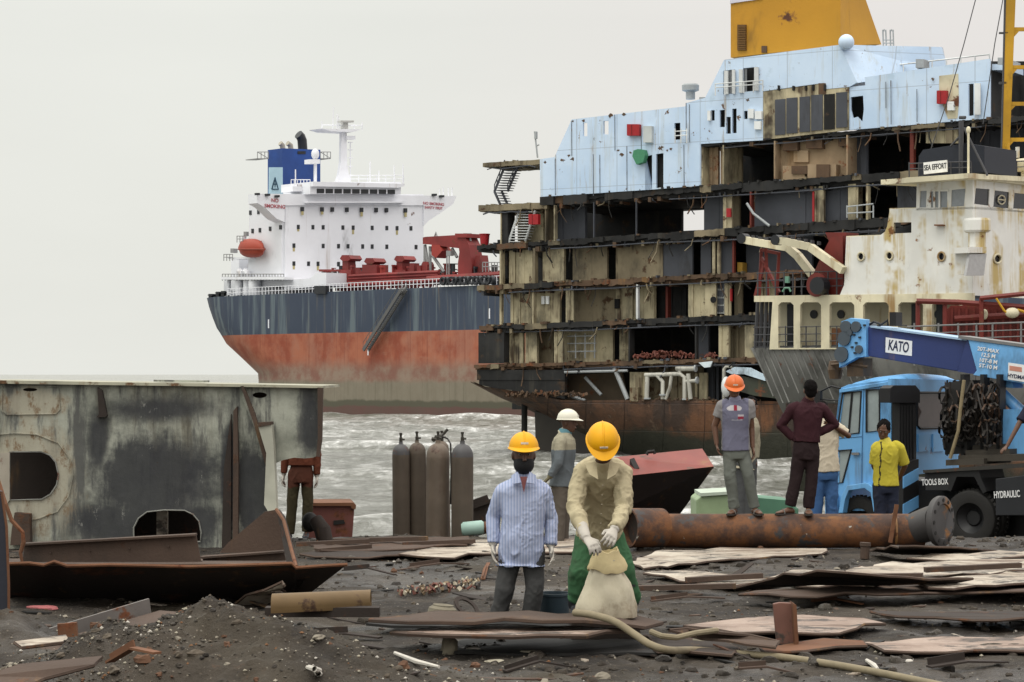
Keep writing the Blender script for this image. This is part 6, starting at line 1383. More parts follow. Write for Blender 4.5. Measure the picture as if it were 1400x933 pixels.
    for a in (('stone', 'pale stone on the left slope of the near mound', 'stone', 219, 871, .035, .03, .03, ps), ('stone', 'white stone at the front foot of the near mound', 'stone', 318, 921, .055, .04, .035, pw), ('stone', 'small pale stone near the crest of the mound', 'stone', 285, 838, .035, .03, .02, ps), ('stone', 'grey stone at the very bottom beside the white one', 'stone', 300, 930, .04, .03, .025, ps), ('stone', 'flat pale stone high on the mound, left of centre', 'stone', 258, 833, .07, .05, .018, ps), ('rag', 'olive rag lump standing below the black gap', 'rag', 614, 888, .07, .06, .11, rg_), ('stone', 'broken yellowish slab below the black gap', 'stone', 680, 905, .10, .06, .02, ps), ('stone', 'pale lump right of the olive rag', 'stone', 648, 890, .06, .04, .03, pw), ('stone', 'flat beige stone under the lower brown plate', 'stone', 725, 893, .09, .05, .02, ps), ('rag', 'khaki rag hung on the hose left of the stub', 'rag', 960, 883, .12, .07, .06, rg_), ('rag', 'khaki lump where the hose passes the stub', 'rag', 1063, 898, .08, .06, .05, rg_), ('stone', 'whitish scrap under the plate right of the sack', 'stone', 905, 872, .07, .05, .03, pw), ('stone', 'small white shard on the mud right of the stub', 'stone', 1243, 905, .03, .02, .02, pw), ('bottle', 'white torn bottle lying before the pipe flange', 'bottle', 1288, 731, .05, .05, .05, pw), ('rag', 'pink rag on the dirt heap at far left', 'rag', 58, 832, .14, .06, .03, plain('rag_pink', (.36, .12, .12), .9))):
        stone(*a[:9], seed=a[3]*.37, grp=S_ if a[0] != 'bottle' else None)
    for i, (pts, lb) in enumerate((([(400, 905), (430, 915), (460, 925)], 'white split stick on the right foot of the mound'), ([(410, 911), (435, 921), (455, 931)], 'second white stick just below the split one'), ([(540, 893), (570, 905), (600, 912)], 'pale strip of torn tarpaulin left of the olive rag'), ([(120, 875), (150, 872), (165, 868)], 'short grey stick on the angle beam'), ([(1185, 903), (1195, 910), (1200, 915)], 'thin yellow stick in the mud at lower right'))):
        g = []
        for x, y in pts:
            q = G(x, y, .05)
            for _ in range(6): q = G(x, y, gz(q.x, q.y)+.02)
            g.append(q)
        mb = MB(); mb.tube(g, [.014, .02, .012], 7); tag(mb.build('stick', pw, None), lb, 'stick', 'pale sticks and strips')
    # litter line: colourful torn packaging behind the man in the striped shirt
    rr = random.Random(3); cols = [((.36, .32, .24), 'lit_a'), ((.16, .065, .05), 'lit_b'), ((.05, .045, .04), 'lit_c'), ((.22, .16, .10), 'lit_d')]
    mb = MB(); 
    for i in range(170):
        u = rr.random(); x = 545+110*u; y = 812-14*u+rr.uniform(-5, 5); g = G(x, y, .05)
        for _ in range(4): g = G(x, y, gz(g.x, g.y)+.02)
        mb.mi = rr.randrange(4); s = rr.uniform(.008, .032); mb.box(g+V((0, 0, rr.uniform(0, .03))), (s*2, s*1.5, s*.6), Quaternion((rr.random(), rr.random(), rr.random(), rr.random())).normalized().to_matrix())
    kind(mb.build('litter', [plain(n, c, .8) for c, n in cols], None), 'stuff')['label'] = 'strip of torn colourful litter trodden into the mud'
    o = thing('clay_pot', G(612, 838, .03), 'dull round pot half sunk in mud left of the striped-shirt man', 'pot'); g = G(604, 846, .06); mb = MB(); mb.lathe([(.10, 0), (.13, .04), (.12, .09), (.09, .11), (.09, .12), (.07, .11)], g, V((.1, 0, 1)), 18); mb.build('body', rg_, o, True); mb = MB(); mb.lathe([(.09, 0), (.13, 0), (.13, .015), (.09, .015), (.09, 0)], g+V((.2, .5, .04)), V((.5, -.4, .7)), 18, False); mb.build('ring', rustd_m, o)
    # gravel: too many to count
    mb = MB(); ico = [(0, 0, 1), (.9, 0, .1), (-.4, .8, 0), (-.5, -.8, .1), (.1, .1, -1)]; fs = [(0, 1, 2), (0, 2, 3), (0, 3, 1), (4, 2, 1), (4, 3, 2), (4, 1, 3)]
    for i in range(15000):
        y = 11.5+rr.random()**1.7*22; x = rr.uniform(-1, 1)*y*.27
        if rr.random() < .5: x = rr.gauss(-2.1, 1.1); y = rr.gauss(14.7, .9)
        if y < 11 or noise.noise(V((x*.9, y*.9, 2))) < rr.uniform(-.5, .25): continue
        s = (.004+.016*rr.random()**3)*(1+.03*(y-14)); z = gz(x, y); a = rr.uniform(0, 6.3); ca, sa = math.cos(a), math.sin(a); f = rr.uniform(.5, 1.6)
        mb.mi = 0 if rr.random() < .72 else rr.choice((1, 1, 2, 3))
        mb.add([(x+(vx*ca-vy*sa*f)*s, y+(vx*sa+vy*ca*f)*s, z+vz*s*.7+.3*s) for vx, vy, vz in ico], fs)
    kind(mb.build('gravel', [plain('grav_a', (.075, .065, .052), .9), plain('grav_b', (.30, .27, .21), .9), plain('grav_c', (.45, .42, .37), .9), plain('grav_d', (.17, .085, .04), .9)], None, fix=False), 'stuff')
    # rubble: mid-sized lumps over the heap and the near ground
    mb = MB(); rb = [plain('rub_a', (.045, .038, .030), .9, var=.3, bump=.5), plain('rub_b', (.085, .068, .050), .9, var=.3, bump=.5), plain('rub_c', (.21, .185, .145), .9, var=.25, bump=.5), plain('rub_d', (.10, .05, .028), .9, var=.3, bump=.5)]
    for i in range(1500):
        y = 12.5+rr.random()**1.5*17; x = rr.uniform(-1, 1)*y*.27
        if i < 650: x = rr.gauss(-2.2, 1.2); y = rr.gauss(14.9, 1.0)
        if noise.noise(V((x*1.1, y*1.1, 4))) < rr.uniform(-.5, .2): continue
        s = .010+.034*rr.random()**4; z = gz(x, y); tmp = MB(); tmp.sphere((0, 0, 0), (1, 1, 1), 8, 5); sd = rr.random()*50; a_ = rr.uniform(0, 6); ca, sa = math.cos(a_), math.sin(a_); k1 = rr.uniform(.8, 1.9); k2 = rr.uniform(.5, 1); mb.mi = rr.choice((0, 0, 1, 1, 1, 2, 3))
        mb.add([V((x+(v.x*ca*k1-v.y*sa)*q*s, y+(v.x*sa*k1+v.y*ca)*q*s, z+v.z*k2*q*s)) for v, q in ((v, 1+.55*noise.noise(v*1.5+V((sd, 0, 0)))) for v in tmp.v)], tmp.f)
    kind(mb.build('rubble', rb, None, fix=False), 'stuff')
    # bent strips, offcuts and torn angle pieces, each a thing
    for i, (x0, y0, x1, y1, w_, m_, lb) in enumerate(((-10, 862, 70, 856, .10, rust_m, 'rusty offcut at the left edge above the pale plate'), (150, 905, 215, 893, .07, edge_m, 'small rusty offcut on the left foot of the mound'), (430, 868, 520, 872, .08, rustd_m, 'dark offcut half buried right of the mound'), (455, 893, 500, 885, .05, rust_m, 'short rusty offcut near the split white sticks'), (690, 918, 780, 912, .06, rustd_m, 'dark offcut in the olive mud at bottom centre'), (1010, 914, 1085, 920, .06, rust_m, 'rusty offcut under the hose at lower right'), (1270, 912, 1370, 905, .09, rustd_m, 'dark offcut near the bottom right corner'), (560, 776, 640, 771, .07, rust_m, 'rusty offcut in the wet mud left of the men'), (470, 780, 540, 786, .06, rustd_m, 'dark offcut in the wet mud before the girder end'), (660, 792, 668, 770, .05, edge_m, 'rusty offcut just behind the striped shirt'), (890, 822, 990, 818, .06, rust_m, 'rusty offcut on mud right of the sack'), (1110, 822, 1180, 826, .05, edge_m, 'rusty offcut between dark ridge and pink plate'))):
        a_ = on_mud(x0, y0, .02); b_ = on_mud(x1, y1, .03); o = thing('steel_offcut', (a_+b_)/2, lb, 'steel offcut', 'loose steel offcuts'); mb = MB(); mid = (a_+b_)/2+V((0, 0, rr.uniform(.02, .06)))
        mb.bar(a_, mid, w_, .014); mb.bar(mid, b_, w_*rr.uniform(.7, 1.1), .014); mb.build('flange', m_, o)
        mb = MB(); mb.bar(a_+V((0, w_*.5, w_*.3)), mid+V((0, w_*.5, w_*.35)), .012, w_*.7); mb.build('web', m_, o)
    # flakes and strips of scrap trodden into the yard
    mb = MB()
    for i in range(420):
        y = 14+rr.random()*17; x = rr.uniform(-1, 1)*y*.26
        if y < 17.5 and x < -.9: continue
        z = gz(x, y)+rr.uniform(-.015, .012); L = .03+.34*rr.random()**3; wd = rr.uniform(.01, .06); a = rr.gauss(0, .9); d = V((math.cos(a), math.sin(a), rr.gauss(0, .12))); q = V((-d.y, d.x, 0)); c = V((x, y, z))
        mb.mi = rr.choice((0, 0, 1, 1, 1, 2, 3, 3)); e = [c+d*L*u+q*wd*v*rr.uniform(.6, 1.4) for u, v in ((-1, -1), (0, -1.2), (1, -.7), (1.05, .6), (.1, 1.1), (-.95, .8))]; mb.prism(e, V((0, 0, .012)))
    kind(mb.build('scrap_flakes', [rust_m, rustd_m, pale_m, black_m], None), 'stuff')
    # clods of mud
    mb = MB()
    for i in range(4200):
        y = 11.5+rr.random()*19; x = rr.uniform(-1, 1)*y*.27
        if noise.noise(V((x*.7, y*.7, 9))) < rr.uniform(-.3, .3): continue
        
        s = .008+.050*rr.random()**4
        if x < -.3 and y < 16.6: s = min(s, .008+.03*rr.random()**2)
        z = gz(x, y); b = len(mb.v); tmp = MB(); tmp.sphere((0, 0, 0), (1, 1, 1), 7, 5)
        sd = rr.random()*50; mb.add([V((x, y, z))+V((v.x*s*1.3, v.y*s*1.2, v.z*s*.9))*(1+.5*noise.noise(v*1.4+V((sd, 0, 0)))) for v in tmp.v], tmp.f)
    kind(mb.build('mud_clods', bpy.data.materials['dark_mud'], None, True, fix=False), 'stuff')
small_things()
# ---------------------------------------------------------------- the workers
def dressed(name, mb, mat, root, voxel=.011, sm=3, wr=0.0, col=None, seed=0, parent=None):
    """close the overlapping limbs into ONE continuous surface, soften it, then crease it like cloth"""
    o = V(root.location); me = bpy.data.meshes.new('tmp'); me.from_pydata([tuple(p-o) for p in mb.v], [], mb.f)
    bm = bmesh.new(); bm.from_mesh(me); bmesh.ops.recalc_face_normals(bm, faces=bm.faces[:]); bm.to_mesh(me); bm.free()
    ob = bpy.data.objects.new('tmp', me); COL.objects.link(ob)
    m = ob.modifiers.new('r', 'REMESH'); m.mode = 'VOXEL'; m.voxel_size = voxel; m.use_smooth_shade = True
    if sm: s = ob.modifiers.new('s', 'SMOOTH'); s.factor = .5; s.iterations = sm
    bpy.context.view_layer.update(); me2 = bpy.data.meshes.new_from_object(ob.evaluated_get(bpy.context.evaluated_depsgraph_get()))
    bpy.data.objects.remove(ob); bpy.data.meshes.remove(me)
    if wr:
        me2.update(); nr = [v.normal.copy() for v in me2.vertices]; k = V((seed, seed*.7, 0))
        for v, n in zip(me2.vertices, nr):
            p = v.co; q = V((p.x*11+p.z*3, p.y*11, p.z*8-p.x*4))
            r1 = max(0, 1-abs(noise.noise(q*.8+k))*4); r2 = max(0, 1-abs(noise.noise(V((p.x*24-p.z*9, p.y*24, p.z*15+p.x*8))+k))*3.5)
            v.co = p+n*wr*(noise.noise(p*6+k)*.7+r1*.85*max(0, .4+noise.noise(p*4-k))+r2*.40*max(0, .4+noise.noise(p*5+k)))
    for i in range(len(me2.materials)): pass
    me2.materials.clear(); me2.materials.append(mat)
    me2.polygons.foreach_set('use_smooth', [True]*len(me2.polygons)); me2.polygons.foreach_set('material_index', [0]*len(me2.polygons))
    if col:
        at = me2.color_attributes.new('cloth_colour', 'FLOAT_COLOR', 'POINT')
        for i, v in enumerate(me2.vertices): c = col(v.co+o, v.normal); at.data[i].color = (*c, 1)
    me2.name = name; r = bpy.data.objects.new(name, me2); COL.objects.link(r); r.parent = parent or root
    return r
def dyed(name, rough=.9, dirt=.3):
    if name in MATS: return MATS[name]
    t = NT(name); a = t.n('ShaderNodeAttribute', attribute_name='cloth_colour'); c = t.mix(t.noise(5, 5), a.outputs[0], t.mix(.5, a.outputs[0], (0.02, .018, .015)))
    c = t.mix(t.ramp(t.noise(3.5, 6, .7, t.map(loc=(1, 2, 3))), .55, .75, 0, dirt), c, (.05, .045, .035)); t.bump(t.noise(60, 4), .25, .004)
    MATS[name] = t.out(c, rough, 0, .15); return MATS[name]
def skin_mat(name, c):
    if name in MATS: return MATS[name]
    t = NT(name); MATS[name] = t.out(t.mix(t.noise(14, 5), tuple(q*.8 for q in c), tuple(q*1.2 for q in c)), .48, 0, .4); return MATS[name]

TORSO = [(-.24, .150, .108), (-.08, .165, .118), (.12, .155, .113), (.38, .150, .110), (.62, .168, .118), (.78, .176, .112), (.88, .150, .098), (.95, .105, .080), (1.0, .070, .062)]
def torso(mb, pel, nck, hips, shs, add=0, lo=None, bow=V((0, 0, 0)), belly=0, prof=TORSO, sc=1.0):
    mid = (pel+nck)/2+bow; L = (nck-pel); rg = []
    for t, w, d in prof:
        if lo is not None and t < lo: continue
        tt = max(t, 0); c = pel*(1-tt)**2+(2*mid-(pel+nck)/2)*2*tt*(1-tt)+nck*tt*tt
        if t < 0: c = pel+(mid-pel).normalized()*(t*L.length)
        a = hips.lerp(shs, min(1, max(0, t))).normalized(); tan = (nck-pel).normalized() if bow.length < .001 else ((mid-pel).lerp(nck-mid, min(1, max(0, t)))).normalized(); b = tan.cross(a).normalized(); a = b.cross(tan).normalized()
        k = add*(1 if t < .9 else .5); ww = (w*sc+k); dd = d*sc+k+belly*math.exp(-((t-.2)/.25)**2)
        rg.append([c+a*(math.copysign(abs(math.cos(u))**.85, math.cos(u))*ww)+b*(math.copysign(abs(math.sin(u))**.85, math.sin(u))*dd) for u in [2*math.pi*j/20 for j in range(20)]])
    mb.rings(rg)
def limb(mb, pts, rs):
    pts = [V(p) for p in pts]; P2 = []; R2 = []
    for i in range(len(pts)-1):
        for j in range(4): P2.append(pts[i].lerp(pts[i+1], j/4)); R2.append(rs[i]+(rs[i+1]-rs[i])*j/4)
    P2.append(pts[-1]); R2.append(rs[-1]); mb.tube(P2, R2, 14)
    for p, r in list(zip(pts, rs))[:-1]: mb.sphere(p, r*.98, 12, 8)
def head(mb, c, up, fw, s=1.0):
    sd = fw.cross(up).normalized()
    pr = [(-.122, .026, .030, .045), (-.112, .040, .046, .034), (-.085, .056, .070, .018), (-.05, .066, .084, .008), (-.01, .072, .090, .002), (.03, .075, .094, -.002), (.065, .071, .090, -.006), (.095, .056, .074, -.008), (.117, .030, .042, -.010), (.122, .01, .015, -.01)]
    mb.rings([[c+(up*h+fw*(o+math.sin(u)*d)+sd*math.cos(u)*w)*s for u in [2*math.pi*j/18 for j in range(18)]] for h, w, d, o in pr])
    mb.tube([c+(up*.02+fw*.088)*s, c+(up*-.012+fw*.100)*s, c+(up*-.036+fw*.109)*s], [.009*s, .012*s, .017*s], 8); mb.sphere(c+(up*-.068+fw*.086)*s, (.024*s, .018*s, .013*s)); mb.tube([c+(up*.033+fw*.080+sd*.045)*s, c+(up*.036+fw*.088)*s, c+(up*.033+fw*.080-sd*.045)*s], .012*s, 6)
    for q in (-1, 1): mb.sphere(c+(sd*q*.078+up*-.008-fw*.008)*s, V((.012, .022, .032))*s)
def eyes(c, up, fw, root, s=1.0):
    sd = fw.cross(up).normalized()
    for q in (-1, 1):
        mb = MB(); mb.sphere(c+(sd*q*.031+up*.012+fw*.0835)*s, .0105*s, 10, 8); e = mb.build('eye', plain('eye_white', (.20, .18, .16), .5), root, True)
        mb = MB(); mb.sphere(c+(sd*q*.031+up*.011+fw*.0905)*s, .0058*s, 8, 6); mb.build('iris', plain('eye_dark', (.012, .008, .006), .2), e, True)
def hand(mb, w, d, n, side=1, curl=.5, s=1.0, spread=1.0):
    d = V(d).normalized(); n = V(n); n = (n-d*n.dot(d)).normalized(); th = d.cross(n)*side
    pr = [(-.02, .026, .021), (.01, .029, .020), (.04, .037, .017), (.075, .043, .016), (.097, .042, .012)]
    mb.rings([[w+(d*h+th*math.cos(u)*a+n*math.sin(u)*b)*s for u in [2*math.pi*j/12 for j in range(12)]] for h, a, b in pr])
    for off, L in ((.034, .068), (.0115, .078), (-.0115, .072), (-.034, .056)):
        p = w+(d*.088+th*off)*s; dr = (d+th*off*3*spread).normalized(); pts = [p]; ang = 0
        for k, f in enumerate((.42, .32, .26)): ang += curl*(.6 if k == 0 else .75); p = p+(dr*math.cos(ang)+n*math.sin(ang))*L*f*s*1.05; pts.append(p)
        mb.tube(pts, [.0098*s, .0094*s, .0088*s, .0070*s], 8); mb.sphere(pts[-1], .0072*s, 8, 6); mb.sphere(pts[1], .0096*s, 8, 6)
    p = w+(d*.030+th*.030)*s; q = p+(d*.034+th*.026+n*.008)*s; mb.tube([p-th*.01*s, q, q+(d*.030+th*(.010-.012*curl)+n*.016)*s], [.0135*s, .0115*s, .0085*s], 8)
def foot(mb, a, d, r=.035, L=.25, g=None):
    d = V(d); d.z = 0; d.normalize(); sd = V((-d.y, d.x, 0)); z0 = a.z-.075 if g is None else g
    pr = [(-.06, .025, .05), (-.03, .033, .075), (.03, .038, .08), (.09, .043, .055), (.14, .046, .038), (.18, .038, .028), (.20, .018, .018)]
    mb.rings([[V((a.x, a.y, z0))+d*h+sd*math.cos(u)*w+V((0, 0, (math.sin(u)*.5+.5)*t)) for u in [2*math.pi*j/12 for j in range(12)]] for h, w, t in pr])
def helmet(root, c, up, fw, mat, s=1.0, label=True, peak=.05, ridge=True):
    sd = fw.cross(up).normalized(); b = c+up*.033*s-fw*.004*s
    def ring(rx, ry, h, pk=0): return [b+(sd*math.cos(u)*rx+fw*(math.sin(u)*ry+(pk*max(0, math.sin(u))**1.5))+up*(h-(pk*.28*max(0, math.sin(u))**2)))*s for u in [2*math.pi*j/36 for j in range(36)]]
    rg = [ring(.118*math.cos(k*math.pi/20)+.002, .140*math.cos(k*math.pi/20)+.002, .012+.125*math.sin(k*math.pi/20)) for k in range(11)]
    mb = MB(); mb.rings([ring(.110, .132, .0)]+rg); hm = mb.build('helmet', mat, root, True)
    mb = MB(); mb.rings([ring(.112, .134, .006), ring(.128, .150, .002, peak), ring(.130, .152, .006, peak), ring(.118, .140, .020)], False); mb.build('brim', mat, hm, True)
    if ridge:
        mb = MB()
        for off in (-.026, 0, .026):
            mb.tube([b+(sd*off+fw*math.cos(a)*(.140-.9*abs(off))+up*(.012+math.sin(a)*(.127-.6*abs(off))))*s for a in [math.pi*(.14+.72*k/12) for k in range(13)]], .0065*s, 6)
        mb.build('ridge', mat, hm, True)
    if label:
        mb = MB(); q = []
        for u, h in ((-.03, .048), (.03, .048), (.03, .064), (-.03, .064)): q.append(b+(sd*u+fw*(.1335-.05*(h-.04))+up*h)*s)
        mb.prism(q, fw*.004*s); mb.build('badge', plain('badge_white', (.55, .52, .44), .6, var=.3, scale=40), hm)
    return hm
def hair(root, c, up, fw, s=1.0, vol=1.0):
    sd = fw.cross(up).normalized(); mb = MB(); M = Matrix((sd, fw, up)).transposed()
    mb.sphere(c+(up*.040-fw*.020)*s, V((.088*vol, .100*vol, .098*vol))*s, 24, 16, M); mb.sphere(c+(up*-.010-fw*.045)*s, V((.078, .062, .085))*s, 20, 12, M)
    mb.v = [p+(p-c).normalized()*(.014*noise.noise(p*30)+.010*noise.noise(p*80)) for p in mb.v]
    return mb.build('hair', plain('hair_black', (.006, .005, .005), .95, spec=.1, bump=.8, scale=60), root, True)

SK_D = (.085, .041, .026); SK_M = (.105, .050, .029)
white_glove = cloth('glove_white', (.42, .39, .345), var=.2, da=.6)
yellow_hat = plain('helmet_yellow', (.70, .335, .003), .5, var=.07, spec=.25)

def standing(label, D, j, skin, shirt, trou, sleeve=1.0, fw=V((0, -1, 0)), hfw=None, hup=V((0, 0, 1)), hat=None, hair_on=False, hem=-.3, loose=.022, gloves=None, feet='shoe', shcol=None, wr=.010, hs=1.0, eye=True, belly=0, curl=.45, palms=None, fdir=None, body_v=.0068, seed=0, legr=(.095, .080, .072), trcol=None, bow=V((0, 0, 0)), group=None, name='person', ts=1.0, ground=None):
    """j: joints in the place, taken where the photograph has them"""
    J = {k: P(v[0], v[1], D+(v[2] if len(v) > 2 else 0)) for k, v in j.items()}
    base = V(((J['anR'].x+J['anL'].x)/2, D, min(J['anR'].z, J['anL'].z)-.08)); root = thing(name, base, label, 'person', group)
    hfw = (hfw or fw).normalized(); hup = hup.normalized(); hup = (hup-hfw*hup.dot(hfw)).normalized()
    shs = (J['shL']-J['shR']).normalized(); hips = (J['hipL']-J['hipR']).normalized(); sk = skin_mat('skin_%d' % int(skin[0]*1000), skin)
    pel, nck, hc = J['pel'], J['nck'], J['head']
    # the body: one continuous surface from head to toes
    mb = MB(); torso(mb, pel, nck, hips, shs, -.018, bow=bow, sc=ts); head(mb, hc, hup, hfw, hs); mb.tube([nck-(nck-pel).normalized()*.06, nck, hc-hup*.07*hs-hfw*.012], [.075, .060, .054], 14)
    for s in 'RL':
        limb(mb, [J['sh'+s], J['el'+s], J['wr'+s]], [.050, .040, .029]); limb(mb, [J['hip'+s], J['kn'+s], J['an'+s]], [.075, .052, .036])
        d = (J['ha'+s]-J['wr'+s]); n = (palms or {}).get(s) or (V((1 if s == 'R' else -1, -.2, 0)))
        hand(mb, J['wr'+s], d, n, 1 if s == 'R' else -1, curl)
        fd = (fdir or {}).get(s, fw); foot(mb, J['an'+s], fd, g=ground)
    dressed('body', mb, sk, root, body_v, 2)
    if eye: eyes(hc, hup, hfw, root, hs)
    # shirt
    mb = MB(); pr = [(t, w, d) for t, w, d in TORSO if t > hem]
    if hem < -.24: pr = [(hem, .186, .140)]+pr
    torso(mb, pel, nck, hips, shs, loose, bow=bow, prof=pr, belly=belly, sc=ts)
    for s in 'RL':
        a, b, c = J['sh'+s], J['el'+s], J['wr'+s]; up_ = a+(nck-a)*.25
        if sleeve >= 1: limb(mb, [up_, a, b, b.lerp(c, min(1, sleeve-.0)*.96)], [.070, .070*ts+.002, .058, .048])
        else: limb(mb, [up_, a, a.lerp(b, sleeve)], [.072, .074*ts, .072])
    sh = dressed('shirt', mb, shirt, root, .0082, 4, wr*1.15, shcol, seed)
    mb = MB(); ax = (hc-hup*.08-nck).normalized(); xx, yy, _ = frame_from(ax); 
    mb.rings([[nck+ax*h+(xx*math.cos(u)+yy*math.sin(u))*r for u in [2*math.pi*q/20 for q in range(20)]] for h, r in ((-.035, .085), (.012, .076), (.040, .069), (.040, .063), (-.03, .07))], False); mb.build('collar', shirt if not shcol else plain('collar_'+name+str(int(seed)), shcol(nck, V((0, 0, 1)))), sh, True)
    # trousers
    mb = MB(); torso(mb, pel, nck, hips, shs, .004, prof=[(-.26, .150, .112), (-.16, .165, .120), (-.02, .162, .116), (.12, .150, .108)], sc=ts)
    for s in 'RL': limb(mb, [J['hip'+s], J['kn'+s], J['an'+s]], list(legr))
    dressed('trousers', mb, trou, root, .0115, 3, wr*1.1, trcol, seed+9)
    if gloves:
        for s in 'RL':
            mb = MB(); n = (palms or {}).get(s) or V((1 if s == 'R' else -1, -.2, 0)); hand(mb, J['wr'+s], J['ha'+s]-J['wr'+s], n, 1 if s == 'R' else -1, curl, 1.16, 1.3); d = (J['wr'+s]-J['el'+s]).normalized()
            limb(mb, [J['wr'+s]-d*.13, J['wr'+s]-d*.02, J['wr'+s]+d*.015], [.050, .042, .034]); dressed('glove', mb, gloves, root, .0062, 1, .003, None, seed+3)
    if feet == 'sandal':
        for s in 'RL':
            a = J['an'+s]; fd = V((fdir or {}).get(s, fw)); fd.z = 0; fd.normalize(); sd = V((-fd.y, fd.x, 0)); z = (a.z-.075 if ground is None else ground)
            mb = MB(); mb.prism([V((a.x, a.y, z-.016))+fd*h+sd*w for h, w in ((-.075, -.03), (-.075, .03), (0, .044), (.12, .054), (.19, .045), (.215, 0), (.19, -.045), (.12, -.054), (0, -.044))], V((0, 0, .02))); so = mb.build('sandal', plain('sandal_dark', (.035, .028, .024)), root)
            mb = MB(); mb.tube([V((a.x, a.y, z))+fd*.10+sd*math.cos(q)*.05+V((0, 0, .055*math.sin(q))) for q in [math.pi*k/8 for k in range(9)]], .008, 6); mb.build('strap', plain('strap_grey', (.12, .11, .10)), so)
    elif feet:
        for s in 'RL':
            mb = MB(); fd = (fdir or {}).get(s, fw); foot(mb, J['an'+s], fd, g=(J['an'+s].z-.078 if ground is None else ground-.004)); mb.v = [J['an'+s]+V(((p-J['an'+s]).x*1.14, (p-J['an'+s]).y*1.14, (p-J['an'+s]).z*1.06)) for p in mb.v]
            if feet == 'boot': limb(mb, [J['an'+s]+(J['kn'+s]-J['an'+s])*.62, J['an'+s], J['an'+s]-V((0, 0, .03))], [.082, .066, .055])
            dressed('boot' if feet == 'boot' else 'shoe', mb, plain('boot_dark', (.014, .015, .019), .5), root, .009, 2)
    if hat is not None: helmet(root, hc+hup*.012*(hs-1)*8, hup, hfw, hat, 1+(hs-1)*.3)
    if hair_on: hair(root, hc, hup, hfw, hs)
    return root, J, hup, hfw, sh
UP = V((0, 0, 1))
def front_x(px, w): return abs(px) < w

# striped shirt, face mask, yellow helmet
stripe = cloth('shirt_striped', (.27, .32, .48), ((.40, .44, .58), 40), var=.12, da=.4)
r, J, hu, hf, sh = standing('man in blue striped shirt, black face mask and yellow helmet, arms hanging in white gloves', 18.6,
    dict(head=(716, 622, -.03), nck=(715.5, 652), pel=(713, 748), shR=(687, 672), shL=(742, 674), elR=(674, 707, .06), elL=(754, 709, .06), wrR=(674, 744, 0), wrL=(753, 746, 0), haR=(675, 760, -.03), haL=(755, 762, -.05), hipR=(699, 754), hipL=(729, 754), knR=(690, 806, -.03), knL=(731, 804, -.03), anR=(679, 852, .04), anL=(723, 853, 0)),
    SK_D, stripe, cloth('trousers_grey', (.055, .055, .055), var=.25), hat=yellow_hat, hem=-.26, loose=.026, gloves=white_glove, feet='shoe', wr=.015, seed=1, hfw=V((.05, -1, -.06)), belly=.02, curl=.35, hs=1.17)
mb = MB(); c = J['head']; mb.sphere(c-hu*.078+hf*.030, (.088, .100, .086), 24, 16); [mb.tube([c-hu*.06+V((k*.078, -.055, 0)), c-hu*.03+V((k*.094, -.01, 0)), c-hu*.015+V((k*.096, .02, 0))], .005, 6) for k in (-1, 1)]; mb.build('face_mask', plain('mask_black', (.010, .010, .012), .85), r, True)
mb = MB()
for k in (-1, 1): mb.prism([P(716+k*8, 645, 18.44), P(716+k*17, 650, 18.5), P(716+k*15, 662, 18.43), P(716+k*3.5, 660, 18.40)], V((0, .012, -.004)))
mb.build('collar_point', stripe, sh, bevel=.003)
mb = MB(); mb.prism([P(711, 652, 18.43), P(721, 652, 18.43), P(716.3, 674, 18.415)], V((0, .01, 0))); mb.build('undershirt', plain('undershirt_red', (.16, .05, .05)), sh)
mb = MB(); n = 9
for k in range(n): t = k/(n-1); y = 664+(751-664)*t; mb.sphere(P(716-1.5*t, y, 18.6-.155-.01*math.sin(t*3)), .0045, 8, 6)
mb.build('shirt_buttons', plain('button_white', (.34, .35, .42)), sh, True)

# bending man with the sack
bf = V((0.02, -.72, -.68)); bu = V((0, -.70, .72))
r, J, hu, hf, sh = standing('man bending over the sack in khaki shirt, green trousers and yellow helmet', 18.0,
    dict(head=(824, 607, -.52), nck=(825, 634, -.40), pel=(820, 733, .06), shR=(797, 645, -.34), shL=(853, 647, -.34), elR=(785, 692, -.48), elL=(854, 696, -.50), wrR=(801, 735, -.80), wrL=(840, 724, -.78), haR=(815, 750, -.90), haL=(833, 741, -.92), hipR=(803, 736, .05), hipL=(839, 736, .05), knR=(794, 786, -.06), knL=(855, 784, -.06), anR=(787, 826, .02), anL=(864, 822, .02)),
    SK_D, cloth('shirt_khaki', (.40, .345, .225), var=.16, da=.35), cloth('trousers_green', (.042, .110, .052), var=.3, da=.5), hat=None, hem=-.20, loose=.030, gloves=white_glove, feet='boot', wr=.022, seed=4, fw=V((0, -1, 0)), hfw=bf, hup=bu, eye=False, bow=V((0, -.02, .10)), curl=.75, palms={'R': V((.4, -.3, -.8)), 'L': V((-.5, -.3, -.8))}, legr=(.098, .084, .068), ts=1.0)
helmet(r, J['head'], hu, hf, yellow_hat, 1.06, True, .055)
mb = MB()
for q in ((806, 637), (842, 637)):
    k = 1 if q[0] > 824 else -1; D0 = 17.42
    mb.prism([P(824+k*9, 631, D0+.03), P(824+k*25, 634, D0+.05), P(824+k*18, 649, D0-.02), P(824+k*6, 656, D0-.05)], V((0, .015, -.008)))
mb.build('collar_flap', bpy.data.materials['shirt_khaki'], sh, bevel=.004)
mb = MB()
for k in range(5): mb.sphere(P(824-.6*k, 664+k*13, 17.44+.03*k), .007, 8, 6)
mb.build('shirt_buttons', plain('button_khaki', (.25, .22, .15)), sh, True)

